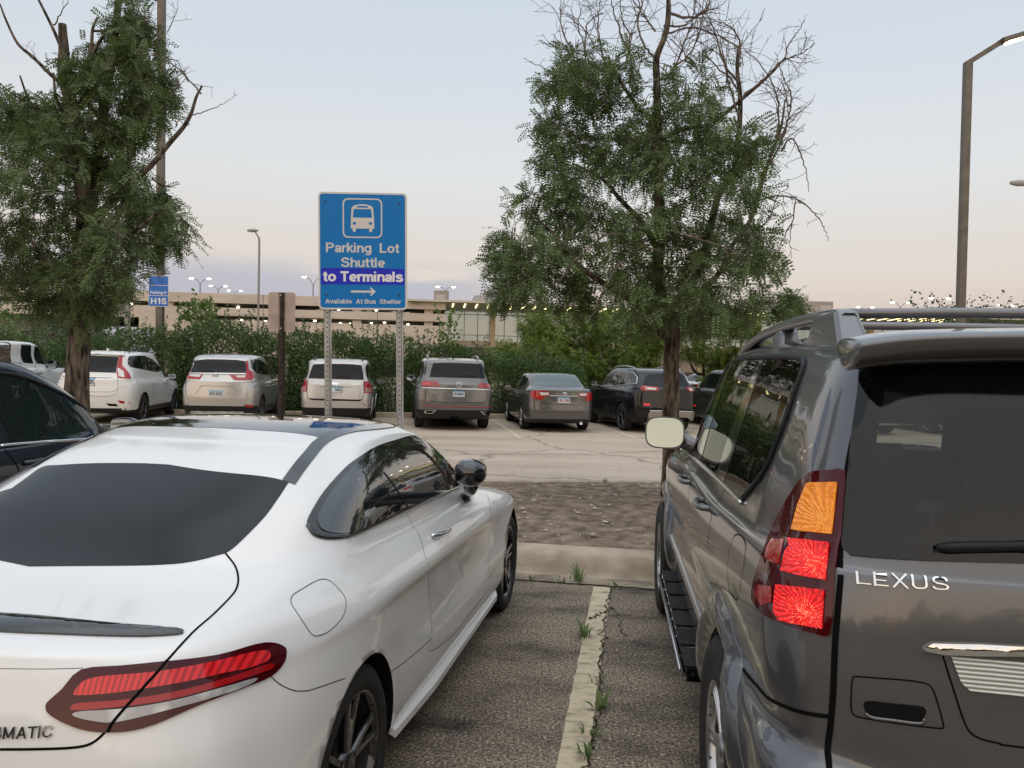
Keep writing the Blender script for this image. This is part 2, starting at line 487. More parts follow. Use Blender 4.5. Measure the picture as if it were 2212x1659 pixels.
class Car:
    def __init__(s, label, cat, loc, psi, name='parked_car', group='cars parked in the lot'):
        s.root = empty(name, label, cat, (loc[0], loc[1], 0), -psi, group)
        s.O = Vector((loc[0], loc[1], 0)); s.psi = psi
        s.c, s.n = math.cos(psi), math.sin(psi)
        s.cut = []
    def loc(s, w):                                           # world -> car
        d = Vector(w) - s.O
        return Vector((d.x * s.c - d.y * s.n, d.x * s.n + d.y * s.c, d.z))
    def body(s, rings, crown, paint_m, wheels, rw, sub=(6, 5), aw=None, crown_pow=.7, cavity=None, windows=None, deep=.30, clad=None):
        V, Fc = body_mesh(rings, crown, *sub, crown_pow=crown_pow)
        me = bpy.data.meshes.new('body'); me.from_pydata([tuple(v) for v in V], [], [[int(i) for i in f] for f in Fc])
        me.materials.append(paint_m); me.materials.append(M_under)
        bm = bmesh.new(); bm.from_mesh(me); bmesh.ops.recalc_face_normals(bm, faces=bm.faces[:])
        s.bvh = BVHTree.FromBMesh(bm)
        bm.to_mesh(me); bm.free()
        for p in me.polygons: p.use_smooth = True
        o = link_mesh('body', me)
        aw = aw or rw + .045
        cutters = []
        hw = max(abs(v[0]) for v in V) + .1
        for (wx, wy) in wheels:
            sg = 1 if wx > 0 else -1
            mb = MB()
            n = 48; ring0 = []; ring1 = []
            for k in range(n):
                q = 2 * math.pi * k / n
                ring0.append((sg * (hw - deep - .1), wy + aw * math.cos(q), rw + aw * math.sin(q)))
                ring1.append((sg * hw, wy + aw * math.cos(q), rw + aw * math.sin(q)))
            mb.add(ring0 + ring1, [list(range(n)), list(range(2 * n - 1, n - 1, -1))] + [[k, k + n, (k + 1) % n + n, (k + 1) % n] for k in range(n)])
            cutters.append(mb.build('cut', M_under))
        if cavity:
            cutters.append(cavity)
        cutters += windows or []
        for cobj in cutters:
            b2 = bmesh.new(); b2.from_mesh(cobj.data); bmesh.ops.recalc_face_normals(b2, faces=b2.faces[:]); b2.to_mesh(cobj.data); b2.free()
            md = o.modifiers.new('cut', 'BOOLEAN'); md.operation = 'DIFFERENCE'; md.solver = 'EXACT'; md.object = cobj
            md.material_mode = 'TRANSFER'
        dg = bpy.context.evaluated_depsgraph_get()
        new = bpy.data.meshes.new_from_object(o.evaluated_get(dg))
        o.modifiers.clear(); o.data = new
        for cobj in cutters: bpy.data.objects.remove(cobj)
        # flat faces on the cuts, smooth lacquer elsewhere
        mats = list(new.materials); iu = next((i for i, m in enumerate(mats) if m == M_under), None)
        for p in new.polygons: p.use_smooth = p.material_index == 0
        o.parent = s.root
        if clad:
            zr, zs, yr = clad; k = len(new.materials); new.materials.append(M_black)
            for p in new.polygons:
                if p.material_index != iu and p.center.z < (zr if p.center.y < yr else zs): p.material_index = k
        s.bodyo = o
        return o
    # -- finding points on the body
    def hit(s, o, d):
        h = s.bvh.ray_cast(o, d)
        return (h[0], h[1]) if h[0] is not None else None
    def trace(s, pts, fn, mirror=False):
        """points of the photograph -> points on this body"""
        out = []
        eye = s.loc(EYEV)
        for (a, b) in pts:
            px, py = fn(a, b)
            d = s.loc(EYEV + ray(px, py)) - eye; d.normalize()
            h = s.hit(eye, d)
            if h is None:
                best = None; L = eye.length
                for k in range(60):
                    p = eye + d * (L - 3 + 6 * k / 59)
                    q = s.bvh.find_nearest(p)
                    if best is None or q[3] < best[1]: best = (q[0], q[3])
                p = best[0]
            else: p = h[0]
            out.append(Vector((-p.x, p.y, p.z)) if mirror else p.copy())
        return out
    def snap(s, p, d, off=0.0):
        d = Vector(d).normalized()
        h = s.hit(Vector(p) - d * 3, d)
        if h is None:
            q = s.bvh.find_nearest(Vector(p)); h = (q[0], q[1])
        return h[0] + h[1] * off, h[1]
    def patch(s, name, pts3, d, m, off=.003, depth=.012, sp=.04, smooth=None, parent=None, label=None, crown=0.0, crown_w=.05):
        """a shaped panel lying on the body: outline -> filled -> pressed on along d; rim turned in"""
        d = Vector(d).normalized()
        pts = smooth_closed(pts3, smooth) if smooth else [Vector(p) for p in pts3]
        u = d.cross(Vector((0, 0, 1)))
        if u.length < .1: u = Vector((1, 0, 0))
        u.normalize(); v = u.cross(d)
        bm = bmesh.new()
        c = sum(pts, Vector()) / len(pts)
        try: f = bm.faces.new([bm.verts.new(((p - c).dot(u), (p - c).dot(v), 0)) for p in pts])
        except ValueError: bm.free(); return None
        xs = [(p - c).dot(u) for p in pts]; ys = [(p - c).dot(v) for p in pts]
        bm.normal_update()
        bmesh.ops.triangulate(bm, faces=bm.faces[:])
        for lo, hi, ax in ((min(xs), max(xs), 0), (min(ys), max(ys), 1)):
            n = max(1, int((hi - lo) / sp))
            for k in range(1, n):
                q = lo + (hi - lo) * k / n
                co = Vector((q, 0, 0)) if ax == 0 else Vector((0, q, 0)); no = Vector((1, 0, 0)) if ax == 0 else Vector((0, 1, 0))
                bmesh.ops.bisect_plane(bm, geom=bm.verts[:] + bm.edges[:] + bm.faces[:], plane_co=co, plane_no=no, dist=1e-6)
        bmesh.ops.remove_doubles(bm, verts=bm.verts[:], dist=1e-5)
        bd = [e for e in bm.edges if len(e.link_faces) == 1]
        bset = {v for e in bd for v in e.verts}
        segs = [(e.verts[0].co.copy(), e.verts[1].co.copy()) for e in bd] if crown else []
        nrm = {}
        for vt in bm.verts:
            w = c + u * vt.co.x + v * vt.co.y
            p, nn = s.snap(w, d, 0)
            if nn.dot(d) > 0: nn = -nn
            h = off
            if crown and vt not in bset:
                dm = min(_segd(vt.co, a, b) for a, b in segs)
                h += crown * math.sin(math.pi / 2 * min(1, dm / crown_w))
            vt.co = p + nn * h; nrm[vt] = nn
        if depth > 0:
            r = bmesh.ops.extrude_edge_only(bm, edges=bd)
            nv = [g for g in r['geom'] if isinstance(g, bmesh.types.BMVert)]
            for vt in nv:
                src = min((q for q in bset), key=lambda q: (q.co - vt.co).length)
                vt.co = vt.co - nrm[src] * depth
        bmesh.ops.recalc_face_normals(bm, faces=bm.faces[:])
        me = bpy.data.meshes.new(name)
        for fc in bm.faces: fc.smooth = True
        # outward normals
        ref = sum((fc.normal for fc in bm.faces if all(vt in nrm for vt in fc.verts)), Vector())
        nref = sum(nrm.values(), Vector())
        if ref.dot(nref) < 0: bmesh.ops.reverse_faces(bm, faces=bm.faces[:])
        bm.to_mesh(me); bm.free(); me.materials.append(m)
        me.set_sharp_from_angle(angle=R(40))
        o = link_mesh(name, me, parent or s.root)
        if label: o['label'] = label
        return o
    def line_pts(s, pts3, d, off, sp=.03, smooth=4):
        pts = smooth_open(pts3, smooth) if smooth else [Vector(p) for p in pts3]
        out = []; N = []
        for i in range(len(pts) - 1):
            n = max(1, int((pts[i + 1] - pts[i]).length / sp))
            for k in range(n): out.append(pts[i].lerp(pts[i + 1], k / n))
        out.append(pts[-1])
        res = [s.snap(p, d, off) for p in out]
        return res
    def seam(s, mb, pts3, d, w=.005, off=.0012, smooth=4):
        """a panel gap: thin dark ribbon following the body"""
        res = s.line_pts(pts3, d, off, smooth=smooth)
        P = [r[0] for r in res]; N = [r[1] for r in res]; vs = []; fs = []
        for i, p in enumerate(P):
            t = (P[min(i + 1, len(P) - 1)] - P[max(i - 1, 0)]).normalized()
            q = t.cross(N[i])
            if q.length < 1e-4: q = Vector((0, 0, 1))
            q.normalize()
            vs += [p - q * w / 2, p + q * w / 2]
        for i in range(len(P) - 1): fs.append([2 * i, 2 * i + 1, 2 * i + 3, 2 * i + 2])
        mb.add(vs, fs, 0, True)
    def bead(s, mb, pts3, d, r=.006, off=.002, n=6, smooth=4, mi=0):
        res = s.line_pts(pts3, d, off, smooth=smooth)
        mb.tube([q[0] for q in res], r, n, mi)
    def text(s, name, txt, p0, p1, h, d, m, off=.004, ext=.004, bold=.0, parent=None, shear=0.0):
        """lettering from p0 to p1 (baseline, car coordinates) pressed on the body along d"""
        vs, fs = text_mesh(txt, bold, ext / h if h else 0, shear)
        p0 = Vector(p0); p1 = Vector(p1)
        wd = max(v[0] for v in vs); u = (p1 - p0); up = Vector((0, 0, 1)) if abs(Vector(d).normalized().z) < .7 else Vector((0, 1, 0))
        res = []
        for (x, y, z) in vs:
            w = p0 + u * (x / wd) + up * (y * h)
            p, nn = s.snap(w, d, 0)
            if nn.dot(Vector(d)) > 0: nn = -nn
            res.append(p + nn * (off + ext * z))
        mb = MB().add(res, fs)
        o = mb.build(name, m, parent or s.root)
        return o
    def wheel(s, x, y, r, w, style='multi', rim_m=None, n=10, hub=.0, rimr=.72):
        sg = 1 if x > 0 else -1
        wh = MB()
        wh.lathe([(-.06, 0), (-.06, r * .46), (-.035, r * .46), (-.035, 0)], 'X', 28)
        wh.lathe([(w / 2 * .84, r * rimr * .95), (.0, r * rimr * .90), (-.09, r * rimr * .90), (-.10, 0)], 'X', 28)
        wo = wh.build('wheel', M_disc, s.root)
        wo.location = (x - sg * w / 2, y, r)
        wo.rotation_euler = (0, 0, 0 if sg > 0 else math.pi)
        ty = MB(); hw = w / 2
        prof = [(-hw * .9, r * rimr), (-hw, r * .80), (-hw, r * .90), (-hw * .86, r * .975)]
        for k in range(6):                                   # tread grooves
            a = -hw * .80 + 1.6 * hw * k / 5
            if k: prof += [(a - .012, r), (a - .010, r - .007), (a - .002, r - .007), (a, r)]
            else: prof += [(a, r)]
        prof += [(hw * .86, r * .975), (hw, r * .90), (hw * 1.02, r * .84), (hw * .96, r * .76), (hw * .90, r * rimr)]
        ty.lathe(prof, 'X', 48)
        ty.build('tyre', M_rubber, wo)
        rm = MB(); R0 = r * rimr
        lip = hw * .88
        rm.lathe([(lip - .03, R0 * .93), (lip, R0 * .95), (lip + .004, R0 * 1.0), (lip - .02, R0 * 1.02), (lip - .02, R0 * .99)], 'X', 44)
        fx = lip - .022
        rm.lathe([(fx - .02, r * .17), (fx + .012, r * .15), (fx + .016, r * .07), (fx + .016, 0)], 'X', 20)
        for k in range(n):
            q = 2 * math.pi * k / n + .2
            if style == 'five':
                for dq in (-.16, .16):
                    _spoke(rm, q + dq * .35, q + dq * 1.05, r * .12, R0 * .97, fx, r * .10, r * .075)
            elif style == 'double':
                for dq in (-.10, .10):
                    _spoke(rm, q + dq, q + dq * .8, r * .12, R0 * .97, fx, r * .06, r * .045)
            else:
                _spoke(rm, q, q, r * .12, R0 * .97, fx, r * .085, r * .065)
        rm.build('rim', rim_m or M_alloy, wo)
        return wo
def _spoke(mb, q0, q1, r0, r1, fx, w0, w1):
    a = Vector((0, math.cos(q0), math.sin(q0))) * r0; b = Vector((0, math.cos(q1), math.sin(q1))) * r1
    t = (b - a).normalized(); s = Vector((1, 0, 0)).cross(t)
    vs = []
    for p, w, x in ((a, w0, fx), (a.lerp(b, .55), (w0 + w1) * .45, fx + .004), (b, w1, fx + .012)):
        P = Vector((x, p.y, p.z))
        vs += [P - s * w / 2 + Vector((-.006, 0, 0)), P - s * w * .36 + Vector((.004, 0, 0)), P + s * w * .36 + Vector((.004, 0, 0)), P + s * w / 2 + Vector((-.006, 0, 0)), P + Vector((-.035, 0, 0))]
    fs = []
    for i in range(2):
        for k in range(5):
            fs.append([i * 5 + k, i * 5 + (k + 1) % 5, (i + 1) * 5 + (k + 1) % 5, (i + 1) * 5 + k])
    mb.add(vs, fs)
def _segd(p, a, b):
    t = b - a; L = t.length_squared
    k = max(0, min(1, (p - a).dot(t) / L)) if L > 0 else 0
    return (p - a - t * k).length
# ---- a plain heavy grotesque drawn with strokes (cap height 1)
def _arc(cx, cy, rx, ry, a0, a1, n=10):
    return [(cx + rx * math.cos(R(a0 + (a1 - a0) * k / n)), cy + ry * math.sin(R(a0 + (a1 - a0) * k / n))) for k in range(n + 1)]
def _cv(*p):
    return [(q.x, q.y) for q in smooth_open([Vector((a, b, 0)) for a, b in p], 4)]
_O = lambda cx, cy, rx, ry: _arc(cx, cy, rx, ry, 0, 360, 20)
_st = lambda x, a=0, b=1: [(x, a), (x, b)]
_n = lambda x0, x1: _cv((x0, .40), (x0 + .07, .57), ((x0 + x1) / 2 + .02, .645), (x1 - .04, .58), (x1, .44)) + [(x1, 0)]
_6 = _cv((.52, .74), (.44, .88), (.30, .92), (.15, .80), (.09, .5), (.10, .25), (.2, .1), (.33, .08), (.48, .14), (.53, .30), (.46, .47), (.32, .53), (.17, .46), (.10, .34))
GLYPH = {' ': ([], .32), 'P': ([_st(.09), [(.09, .91), (.38, .91)] + _arc(.38, .70, .22, .21, 90, -90) + [(.09, .49)]], .74), 'L': ([_st(.09), [(.09, .09), (.58, .09)]], .64),
    'S': ([_cv((.60, .72), (.55, .86), (.36, .92), (.15, .86), (.10, .71), (.18, .58), (.36, .52), (.55, .44), (.62, .29), (.56, .13), (.35, .08), (.13, .14), (.07, .29))], .78), 'T': ([[(0, .91), (.66, .91)], _st(.33, 0, .91)], .70),
    'A': ([[(.06, 0), (.35, .96)], [(.35, .96), (.64, 0)], [(.16, .31), (.54, .31)]], .74), 'B': ([_st(.09), [(.09, .91), (.36, .91)] + _arc(.36, .72, .20, .19, 90, -90) + [(.09, .53)], [(.36, .53)] + _arc(.38, .31, .22, .22, 90, -90) + [(.09, .09)]], .74),
    'H': ([_st(.09), _st(.58), [(.09, .5), (.58, .5)]], .78), 'E': ([_st(.09), [(.09, .91), (.56, .91)], [(.09, .5), (.52, .5)], [(.09, .09), (.58, .09)]], .70), 'X': ([[(.06, 0), (.60, 1)], [(.06, 1), (.60, 0)]], .72), 'U': ([_cv((.09, 1), (.09, .5), (.10, .25), (.2, .1), (.34, .08), (.48, .1), (.58, .25), (.59, .5), (.59, 1))], .78),
    'M': ([_st(.09), _st(.72), [(.11, .97), (.405, .1)], [(.405, .1), (.70, .97)]], .92), 'I': ([_st(.09)], .28), 'C': ([_cv((.62, .68), (.55, .84), (.36, .92), (.15, .82), (.08, .5), (.15, .18), (.36, .08), (.55, .16), (.62, .32))], .76), 'N': ([_st(.09), _st(.59), [(.11, .96), (.57, .04)]], .79), 'J': ([[(.42, 1)] + _cv((.42, .28), (.36, .12), (.24, .08), (.11, .14), (.08, .30))], .60),
    'a': ([_cv((.10, .49), (.15, .61), (.28, .645), (.41, .60), (.44, .47), (.44, .2), (.46, .08), (.51, .05)), _cv((.44, .41), (.27, .37), (.12, .30), (.09, .19), (.16, .09), (.30, .09), (.44, .21))], .58), 'b': ([_st(.09), _O(.31, .365, .22, .28)], .66), 'e': ([[(.10, .36), (.52, .36)] , _arc(.31, .365, .22, .28, 0, 318, 18)], .63),
    'g': ([_O(.31, .365, .22, .28), [(.53, .73)] + _cv((.53, .02), (.46, -.15), (.30, -.19), (.13, -.12))], .66), 'h': ([_st(.09), _n(.09, .49)], .61), 'i': ([_st(.09, 0, .73), _st(.09, .85, 1.0)], .27), 'k': ([_st(.09), [(.48, .73), (.11, .32)], [(.22, .44), (.51, 0)]], .58), 'l': ([_st(.09)], .27),
    'm': ([_st(.09, 0, .73), _n(.09, .42), _n(.42, .75)], .88), 'n': ([_st(.09, 0, .73), _n(.09, .49)], .61), 'o': ([_O(.31, .365, .22, .28)], .64), 'p': ([_st(.09, -.25, .73), _O(.31, .365, .22, .28)], .66), 'r': ([_st(.09, 0, .73), _cv((.09, .38), (.15, .55), (.28, .64), (.40, .64))], .42),
    's': ([_cv((.47, .53), (.42, .62), (.28, .655), (.13, .61), (.09, .52), (.15, .43), (.28, .38), (.44, .32), (.49, .22), (.43, .11), (.28, .075), (.12, .11), (.07, .21))], .57), 't': ([[(.19, .92)] + _cv((.19, .3), (.20, .14), (.28, .08), (.37, .085)), [(.02, .655), (.36, .655)]], .41), 'u': ([_cv((.09, .73), (.09, .27), (.14, .12), (.28, .08), (.43, .15), (.49, .3)), _st(.49, 0, .73)], .61), 'v': ([[(.05, .73), (.27, .03)], [(.27, .03), (.49, .73)]], .56),
    '0': ([_O(.31, .5, .22, .41)], .64), '1': ([[(.06, .72), (.27, .93)], _st(.27, 0, 1)], .50), '2': ([_cv((.09, .70), (.14, .86), (.31, .92), (.49, .84), (.51, .66), (.38, .46), (.18, .26), (.08, .09)) + [(.56, .09)]], .64), '3': ([_cv((.09, .74), (.15, .87), (.31, .92), (.49, .85), (.50, .68), (.42, .56), (.26, .52)), _cv((.26, .52), (.44, .49), (.54, .36), (.53, .2), (.42, .10), (.28, .08), (.12, .13), (.07, .27))], .64),
    '4': ([_st(.42), [(.40, .95), (.07, .28)], [(.04, .27), (.60, .27)]], .66), '5': ([[(.52, .91), (.15, .91)], [(.15, .93), (.12, .48)], _cv((.12, .50), (.28, .58), (.48, .52), (.54, .33), (.48, .15), (.30, .08), (.12, .13), (.08, .26))], .64), '6': ([_6], .64), '7': ([[(.04, .91), (.56, .91)], _cv((.52, .91), (.34, .5), (.24, 0))], .62), '8': ([_O(.31, .72, .20, .20), _O(.31, .30, .23, .22)], .64), '9': ([[(.62 - a, 1 - b) for a, b in _6]], .64)}
_TXT = {}
def text_mesh(txt, bold=0.0, ext=0.05, shear=0.0):
    """-> verts (z: 0 back, up to 1 front), faces; cap height 1, starts at x 0"""
    key = (txt, bold, shear)
    if key in _TXT: return _TXT[key]
    hw = .078 + bold; V = []; Fs = []; x0 = 0; k = 0
    for ch in txt:
        strokes, adv = GLYPH[ch]
        for P in strokes:
            n = len(P); b = len(V); z = 1 - .04 * (k % 5); k += 1
            closed = n > 3 and abs(P[0][0] - P[-1][0]) + abs(P[0][1] - P[-1][1]) < 1e-6
            for i in range(n):
                p = P[i]; q0 = P[i - 1] if i else (P[-2] if closed else P[0]); q1 = P[i + 1] if i < n - 1 else (P[1] if closed else P[-1])
                a = Vector((p[0] - q0[0], p[1] - q0[1])); c = Vector((q1[0] - p[0], q1[1] - p[1]))
                a = a.normalized() if a.length > 1e-6 else c.normalized(); c = c.normalized() if c.length > 1e-6 else a
                t = a + c; t = t.normalized() if t.length > .2 else c
                m = min(1.6, 1 / max(.4, t.dot(c))); nx, ny = -t.y * hw * m, t.x * hw * m
                for sg, zz in ((1, z), (-1, z), (1, 0), (-1, 0)): V.append((x0 + p[0] + sg * nx + shear * p[1], p[1] + sg * ny, zz))
            for i in range(n - 1):
                u, w = b + 4 * i, b + 4 * i + 4
                Fs += [[u, u + 1, w + 1, w], [u + 2, u, w, w + 2], [u + 1, u + 3, w + 3, w + 1]]
            if not closed: Fs += [[b, b + 2, b + 3, b + 1], [b + 4 * n - 4, b + 4 * n - 3, b + 4 * n - 1, b + 4 * n - 2]]
        x0 += adv
    mn = min(v[0] for v in V); V = [(v[0] - mn, v[1], v[2]) for v in V]
    _TXT[key] = (V, Fs)
    return _TXT[key]
def flat_text(mb, txt, o, u, v, width, h, ext, mi=0, bold=0.0):
    """lettering on a flat board: o = left end of the baseline, u/v unit vectors"""
    vs, fs = text_mesh(txt, bold, ext)
    wd = max(q[0] for q in vs); n = Vector(u).cross(Vector(v)).normalized()
    kx = width / wd if width else h
    mb.add([Vector(o) + Vector(u) * (x * kx) + Vector(v) * (y * h) + n * (z * ext) for x, y, z in vs], fs, mi)

# ---- ring helpers: 15 points from the middle of the tail, along the side, to the middle of the nose
def ring(x, y, z):
    if len(z) == 3: z = [z[0]] * 5 + [z[0] * .7 + z[1] * .3, z[0] * .3 + z[1] * .7] + [z[1]] * 3 + [z[1] * .6 + z[2] * .4, z[1] * .25 + z[2] * .75] + [z[2]] * 3
    return list(zip(x, y, z))
RX = [0, .48, .78, .915, .98, 1.0]
RD = [0, .02, .07, .16, .32, .55]
def low_ring(w, yr, yf, wb, z, rc=1.0, nose=1.0, side=None):
    x = [w * a for a in RX] + [w * a for a in (side or (1, 1, 1, 1, 1, .99))] + [w * .88, w * .52, 0]
    y = [yr + a * rc for a in RD] + [0 + wb * .02, wb * .22, wb * .42, wb * .62, wb * .82, wb] + [yf - .34 * nose, yf - .09 * nose, yf]
    return ring(x, y, z)
def top_ring(w, yr, yf, z, rc=1.0, sw=1.0, wr=1.0):
    """greenhouse ring: tail edge yr, windscreen edge yf"""
    span = yf - yr
    x = [w * wr * a for a in RX[:5]] + [w * (wr + (1 - wr) * .4)] + [w] * 4 + [w * .975, w * .88, w * .68, w * .36, 0]
    y = [yr + a * rc * .7 for a in RD[:5]] + [yr + .16 * span] + [yr + span * a for a in (.28, .42, .57, .72)] + [yf - .34 * sw, yf - .20 * sw, yf - .09 * sw, yf - .025 * sw, yf]
    return ring(x, y, z)
def suv(Wd, Lg, H, wb, ro, gc=.24, zb=1.05, hood=1.02, tum=.80, rake=.28, rc=1.0, wsb=.62, roof_f=.36, tail=.0, deckz=None, roof_drop=.03):
    """rings of an estate / SUV body.  wsb: windscreen base as share of wheelbase"""
    w = Wd / 2; yr = -ro; yf = Lg - ro
    r = [low_ring(w * .90, yr + .06, yf - .08, wb, (gc + .02, gc, gc), rc),
         low_ring(w * .965, yr + .02, yf - .02, wb, (gc + .12, gc + .08, gc + .12), rc),
         low_ring(w * .99, yr, yf, wb, (H * .36, H * .32, H * .34), rc),
         low_ring(w, yr + .02, yf + .01, wb, (H * .47, H * .44, H * .44), rc),
         low_ring(w * .985, yr + .045, yf - .02, wb, (zb - .10, zb - .09, hood - .14), rc),
         low_ring(w * .945, yr + .06, yf - .10, wb, (zb, zb, hood - .03), rc, side=(1, 1, 1, 1, .98, .94)),
         top_ring(w * .915, yr + .085 + tail, wb * (1 - .12), (zb + .035, zb + .03, hood + .02), rc, 1.1),
         top_ring(w * .86, yr + .085 + rake * .42 + tail, wb * .73, (zb + .42 * (H - zb), zb + .45 * (H - zb), zb + .5 * (H - zb)), rc * .95, 1.0, wr=.96),
         top_ring(w * (tum + .02), yr + .085 + rake * .80 + tail, wb * (wsb - .03), (H - .13, H - .11, H - .13), rc * .85, .9, wr=.95),
         top_ring(w * (tum - .04), yr + .085 + rake + tail, wb * (wsb - .11), (H - .06 - roof_drop, H - .045, H - .065), rc * .8, .8, wr=.95)]
    return r
def sedan(Wd, Lg, H, wb, ro, gc=.18, zb=.92, deck=1.05, hood=.92, tum=.74, rc=1.1, bl=.42, rt=.62):
    """rings of a saloon: bl = length of the boot lid, rt = share of wheelbase where the roof starts at the back"""
    w = Wd / 2; yr = -ro; yf = Lg - ro; g0 = yr + bl
    r = [low_ring(w * .90, yr + .05, yf - .1, wb, (gc + .04, gc, gc), rc),
         low_ring(w * .96, yr + .01, yf - .02, wb, (gc + .14, gc + .06, gc + .1), rc),
         low_ring(w * .99, yr, yf, wb, (.55, .48, .46), rc),
         low_ring(w, yr + .03, yf - .01, wb, (.74, .66, .62), rc),
         low_ring(w * .98, yr + .05, yf - .06, wb, (deck - .09, zb - .08, hood - .16), rc),
         low_ring(w * .93, yr + .07, yf - .18, wb, (deck - .01, zb, hood - .08), rc, side=(1, 1, 1, 1, .97, .92)),
         top_ring(w * .89, g0, wb * .87, (deck + .04, zb + .035, hood + .02), rc * .8, 1.1, wr=.92),
         top_ring(w * .82, g0 + .28, wb * .71, (deck + .45 * (H - deck), zb + .45 * (H - zb), zb + .5 * (H - zb)), rc * .7, 1.0, wr=.93),
         top_ring(w * (tum + .01), g0 + .52, wb * .575, (H - .11, H - .11, H - .12), rc * .6, .9, wr=.94),
         top_ring(w * (tum - .05), g0 + .68, wb * .51, (H - .055, H - .04, H - .055), rc * .6, .8, wr=.94)]
    return r
# ---------------------------------------------------------------- ground
M_asph = mat('worn dark asphalt', (.06, .055, .05), .85, spec=.3)
def _asph():
    t, b, nn = nodes(M_asph)
    tcn = nn('ShaderNodeTexCoord'); O = tcn.outputs['Object']
    n1 = nn('ShaderNodeTexNoise'); n1.inputs['Scale'].default_value = 1.25; n1.inputs['Detail'].default_value = 8; n1.inputs['Roughness'].default_value = .62
    n2 = nn('ShaderNodeTexNoise'); n2.inputs['Scale'].default_value = 70; n2.inputs['Detail'].default_value = 4; n2.inputs['Roughness'].default_value = .7
    vo = nn('ShaderNodeTexVoronoi'); vo.inputs['Scale'].default_value = 120
    mpn = nn('ShaderNodeMapping'); mpn.inputs['Scale'].default_value = (1, 2.2, 1); mpn.inputs['Rotation'].default_value = (0, 0, .3)
    for n in (n1,): t.links.new(mpn.outputs[0], n.inputs[0])
    t.links.new(O, mpn.inputs[0]); t.links.new(O, n2.inputs[0]); t.links.new(O, vo.inputs[0])
    r1 = ramp_node(t, [(.33, (.070, .062, .058)), (.42, (.20, .172, .142)), (.52, (.315, .272, .218)), (.68, (.40, .345, .275))])
    r2 = ramp_node(t, [(.36, (.12, .115, .115)), (.5, (.62, .60, .58)), (.64, (1.6, 1.5, 1.36))])
    t.links.new(n1.outputs[0], r1.inputs[0]); t.links.new(n2.outputs[0], r2.inputs[0])
    mx = nn('ShaderNodeMix', data_type='RGBA', blend_type='MULTIPLY'); mx.inputs[0].default_value = 1
    t.links.new(r1.outputs[0], mx.inputs[6]); t.links.new(r2.outputs[0], mx.inputs[7])
    r3 = ramp_node(t, [(.0, (1.9, 1.8, 1.7)), (.13, (1, 1, 1))])
    sepv = nn('ShaderNodeSeparateColor'); t.links.new(vo.outputs['Color'], sepv.inputs[0])
    t.links.new(sepv.outputs[0], r3.inputs[0])
    mx2 = nn('ShaderNodeMix', data_type='RGBA', blend_type='MULTIPLY'); mx2.inputs[0].default_value = 1
    t.links.new(mx.outputs[2], mx2.inputs[6]); t.links.new(r3.outputs[0], mx2.inputs[7])
    t.links.new(mx2.outputs[2], b.inputs['Base Color'])
    bp = nn('ShaderNodeBump'); bp.inputs['Strength'].default_value = .55; bp.inputs['Distance'].default_value = .006
    t.links.new(n2.outputs[0], bp.inputs['Height']); t.links.new(bp.outputs[0], b.inputs['Normal'])
_asph()
M_road = mat('bleached old asphalt', (.3, .27, .24), .9, spec=.25)
def _road():
    t, b, nn = nodes(M_road)
    tcn = nn('ShaderNodeTexCoord'); O = tcn.outputs['Object']
    mpn = nn('ShaderNodeMapping'); mpn.inputs['Scale'].default_value = (.35, 1.6, 1); t.links.new(O, mpn.inputs[0])
    n1 = nn('ShaderNodeTexNoise'); n1.inputs['Scale'].default_value = .7; n1.inputs['Detail'].default_value = 9; n1.inputs['Roughness'].default_value = .6
    t.links.new(mpn.outputs[0], n1.inputs[0])
    n2 = nn('ShaderNodeTexNoise'); n2.inputs['Scale'].default_value = 24; n2.inputs['Detail'].default_value = 5; n2.inputs['Roughness'].default_value = .75
    t.links.new(O, n2.inputs[0])
    r1 = ramp_node(t, [(.3, (.40, .325, .250)), (.5, (.505, .415, .325)), (.68, (.57, .475, .38))])
    r2 = ramp_node(t, [(.34, (.62, .61, .60)), (.5, (.95, .95, .94)), (.66, (1.18, 1.17, 1.15))])
    t.links.new(n1.outputs[0], r1.inputs[0]); t.links.new(n2.outputs[0], r2.inputs[0])
    mx = nn('ShaderNodeMix', data_type='RGBA', blend_type='MULTIPLY'); mx.inputs[0].default_value = 1
    t.links.new(r1.outputs[0], mx.inputs[6]); t.links.new(r2.outputs[0], mx.inputs[7])
    # oil-darkened parking end and hairline cracks
    vo = nn('ShaderNodeTexVoronoi', feature='DISTANCE_TO_EDGE'); vo.inputs['Scale'].default_value = .33
    n3 = nn('ShaderNodeTexNoise'); n3.inputs['Scale'].default_value = 1.3; n3.inputs['Detail'].default_value = 5
    t.links.new(O, n3.inputs[0])
    ad = nn('ShaderNodeMix', data_type='RGBA', blend_type='LINEAR_LIGHT'); ad.inputs[0].default_value = .35
    t.links.new(O, ad.inputs[6]); t.links.new(n3.outputs['Color'], ad.inputs[7]); t.links.new(ad.outputs[2], vo.inputs[0])
    r3 = ramp_node(t, [(.0, (.35, .32, .30)), (.010, (.8, .79, .78)), (.022, (1, 1, 1))])
    t.links.new(vo.outputs['Distance'], r3.inputs[0])
    mx2 = nn('ShaderNodeMix', data_type='RGBA', blend_type='MULTIPLY'); mx2.inputs[0].default_value = .8
    t.links.new(mx.outputs[2], mx2.inputs[6]); t.links.new(r3.outputs[0], mx2.inputs[7])
    t.links.new(mx2.outputs[2], b.inputs['Base Color'])
    bp = nn('ShaderNodeBump'); bp.inputs['Strength'].default_value = .3; bp.inputs['Distance'].default_value = .006
    t.links.new(n2.outputs[0], bp.inputs['Height']); t.links.new(bp.outputs[0], b.inputs['Normal'])
_road()
M_conc = noisy(mat('kerb concrete', (.4, .36, .3), .85), 3.2, (.30, .235, .165), (.53, .43, .32), lo=.30, hi=.62, detail=10, bump=.5, bscale=70)
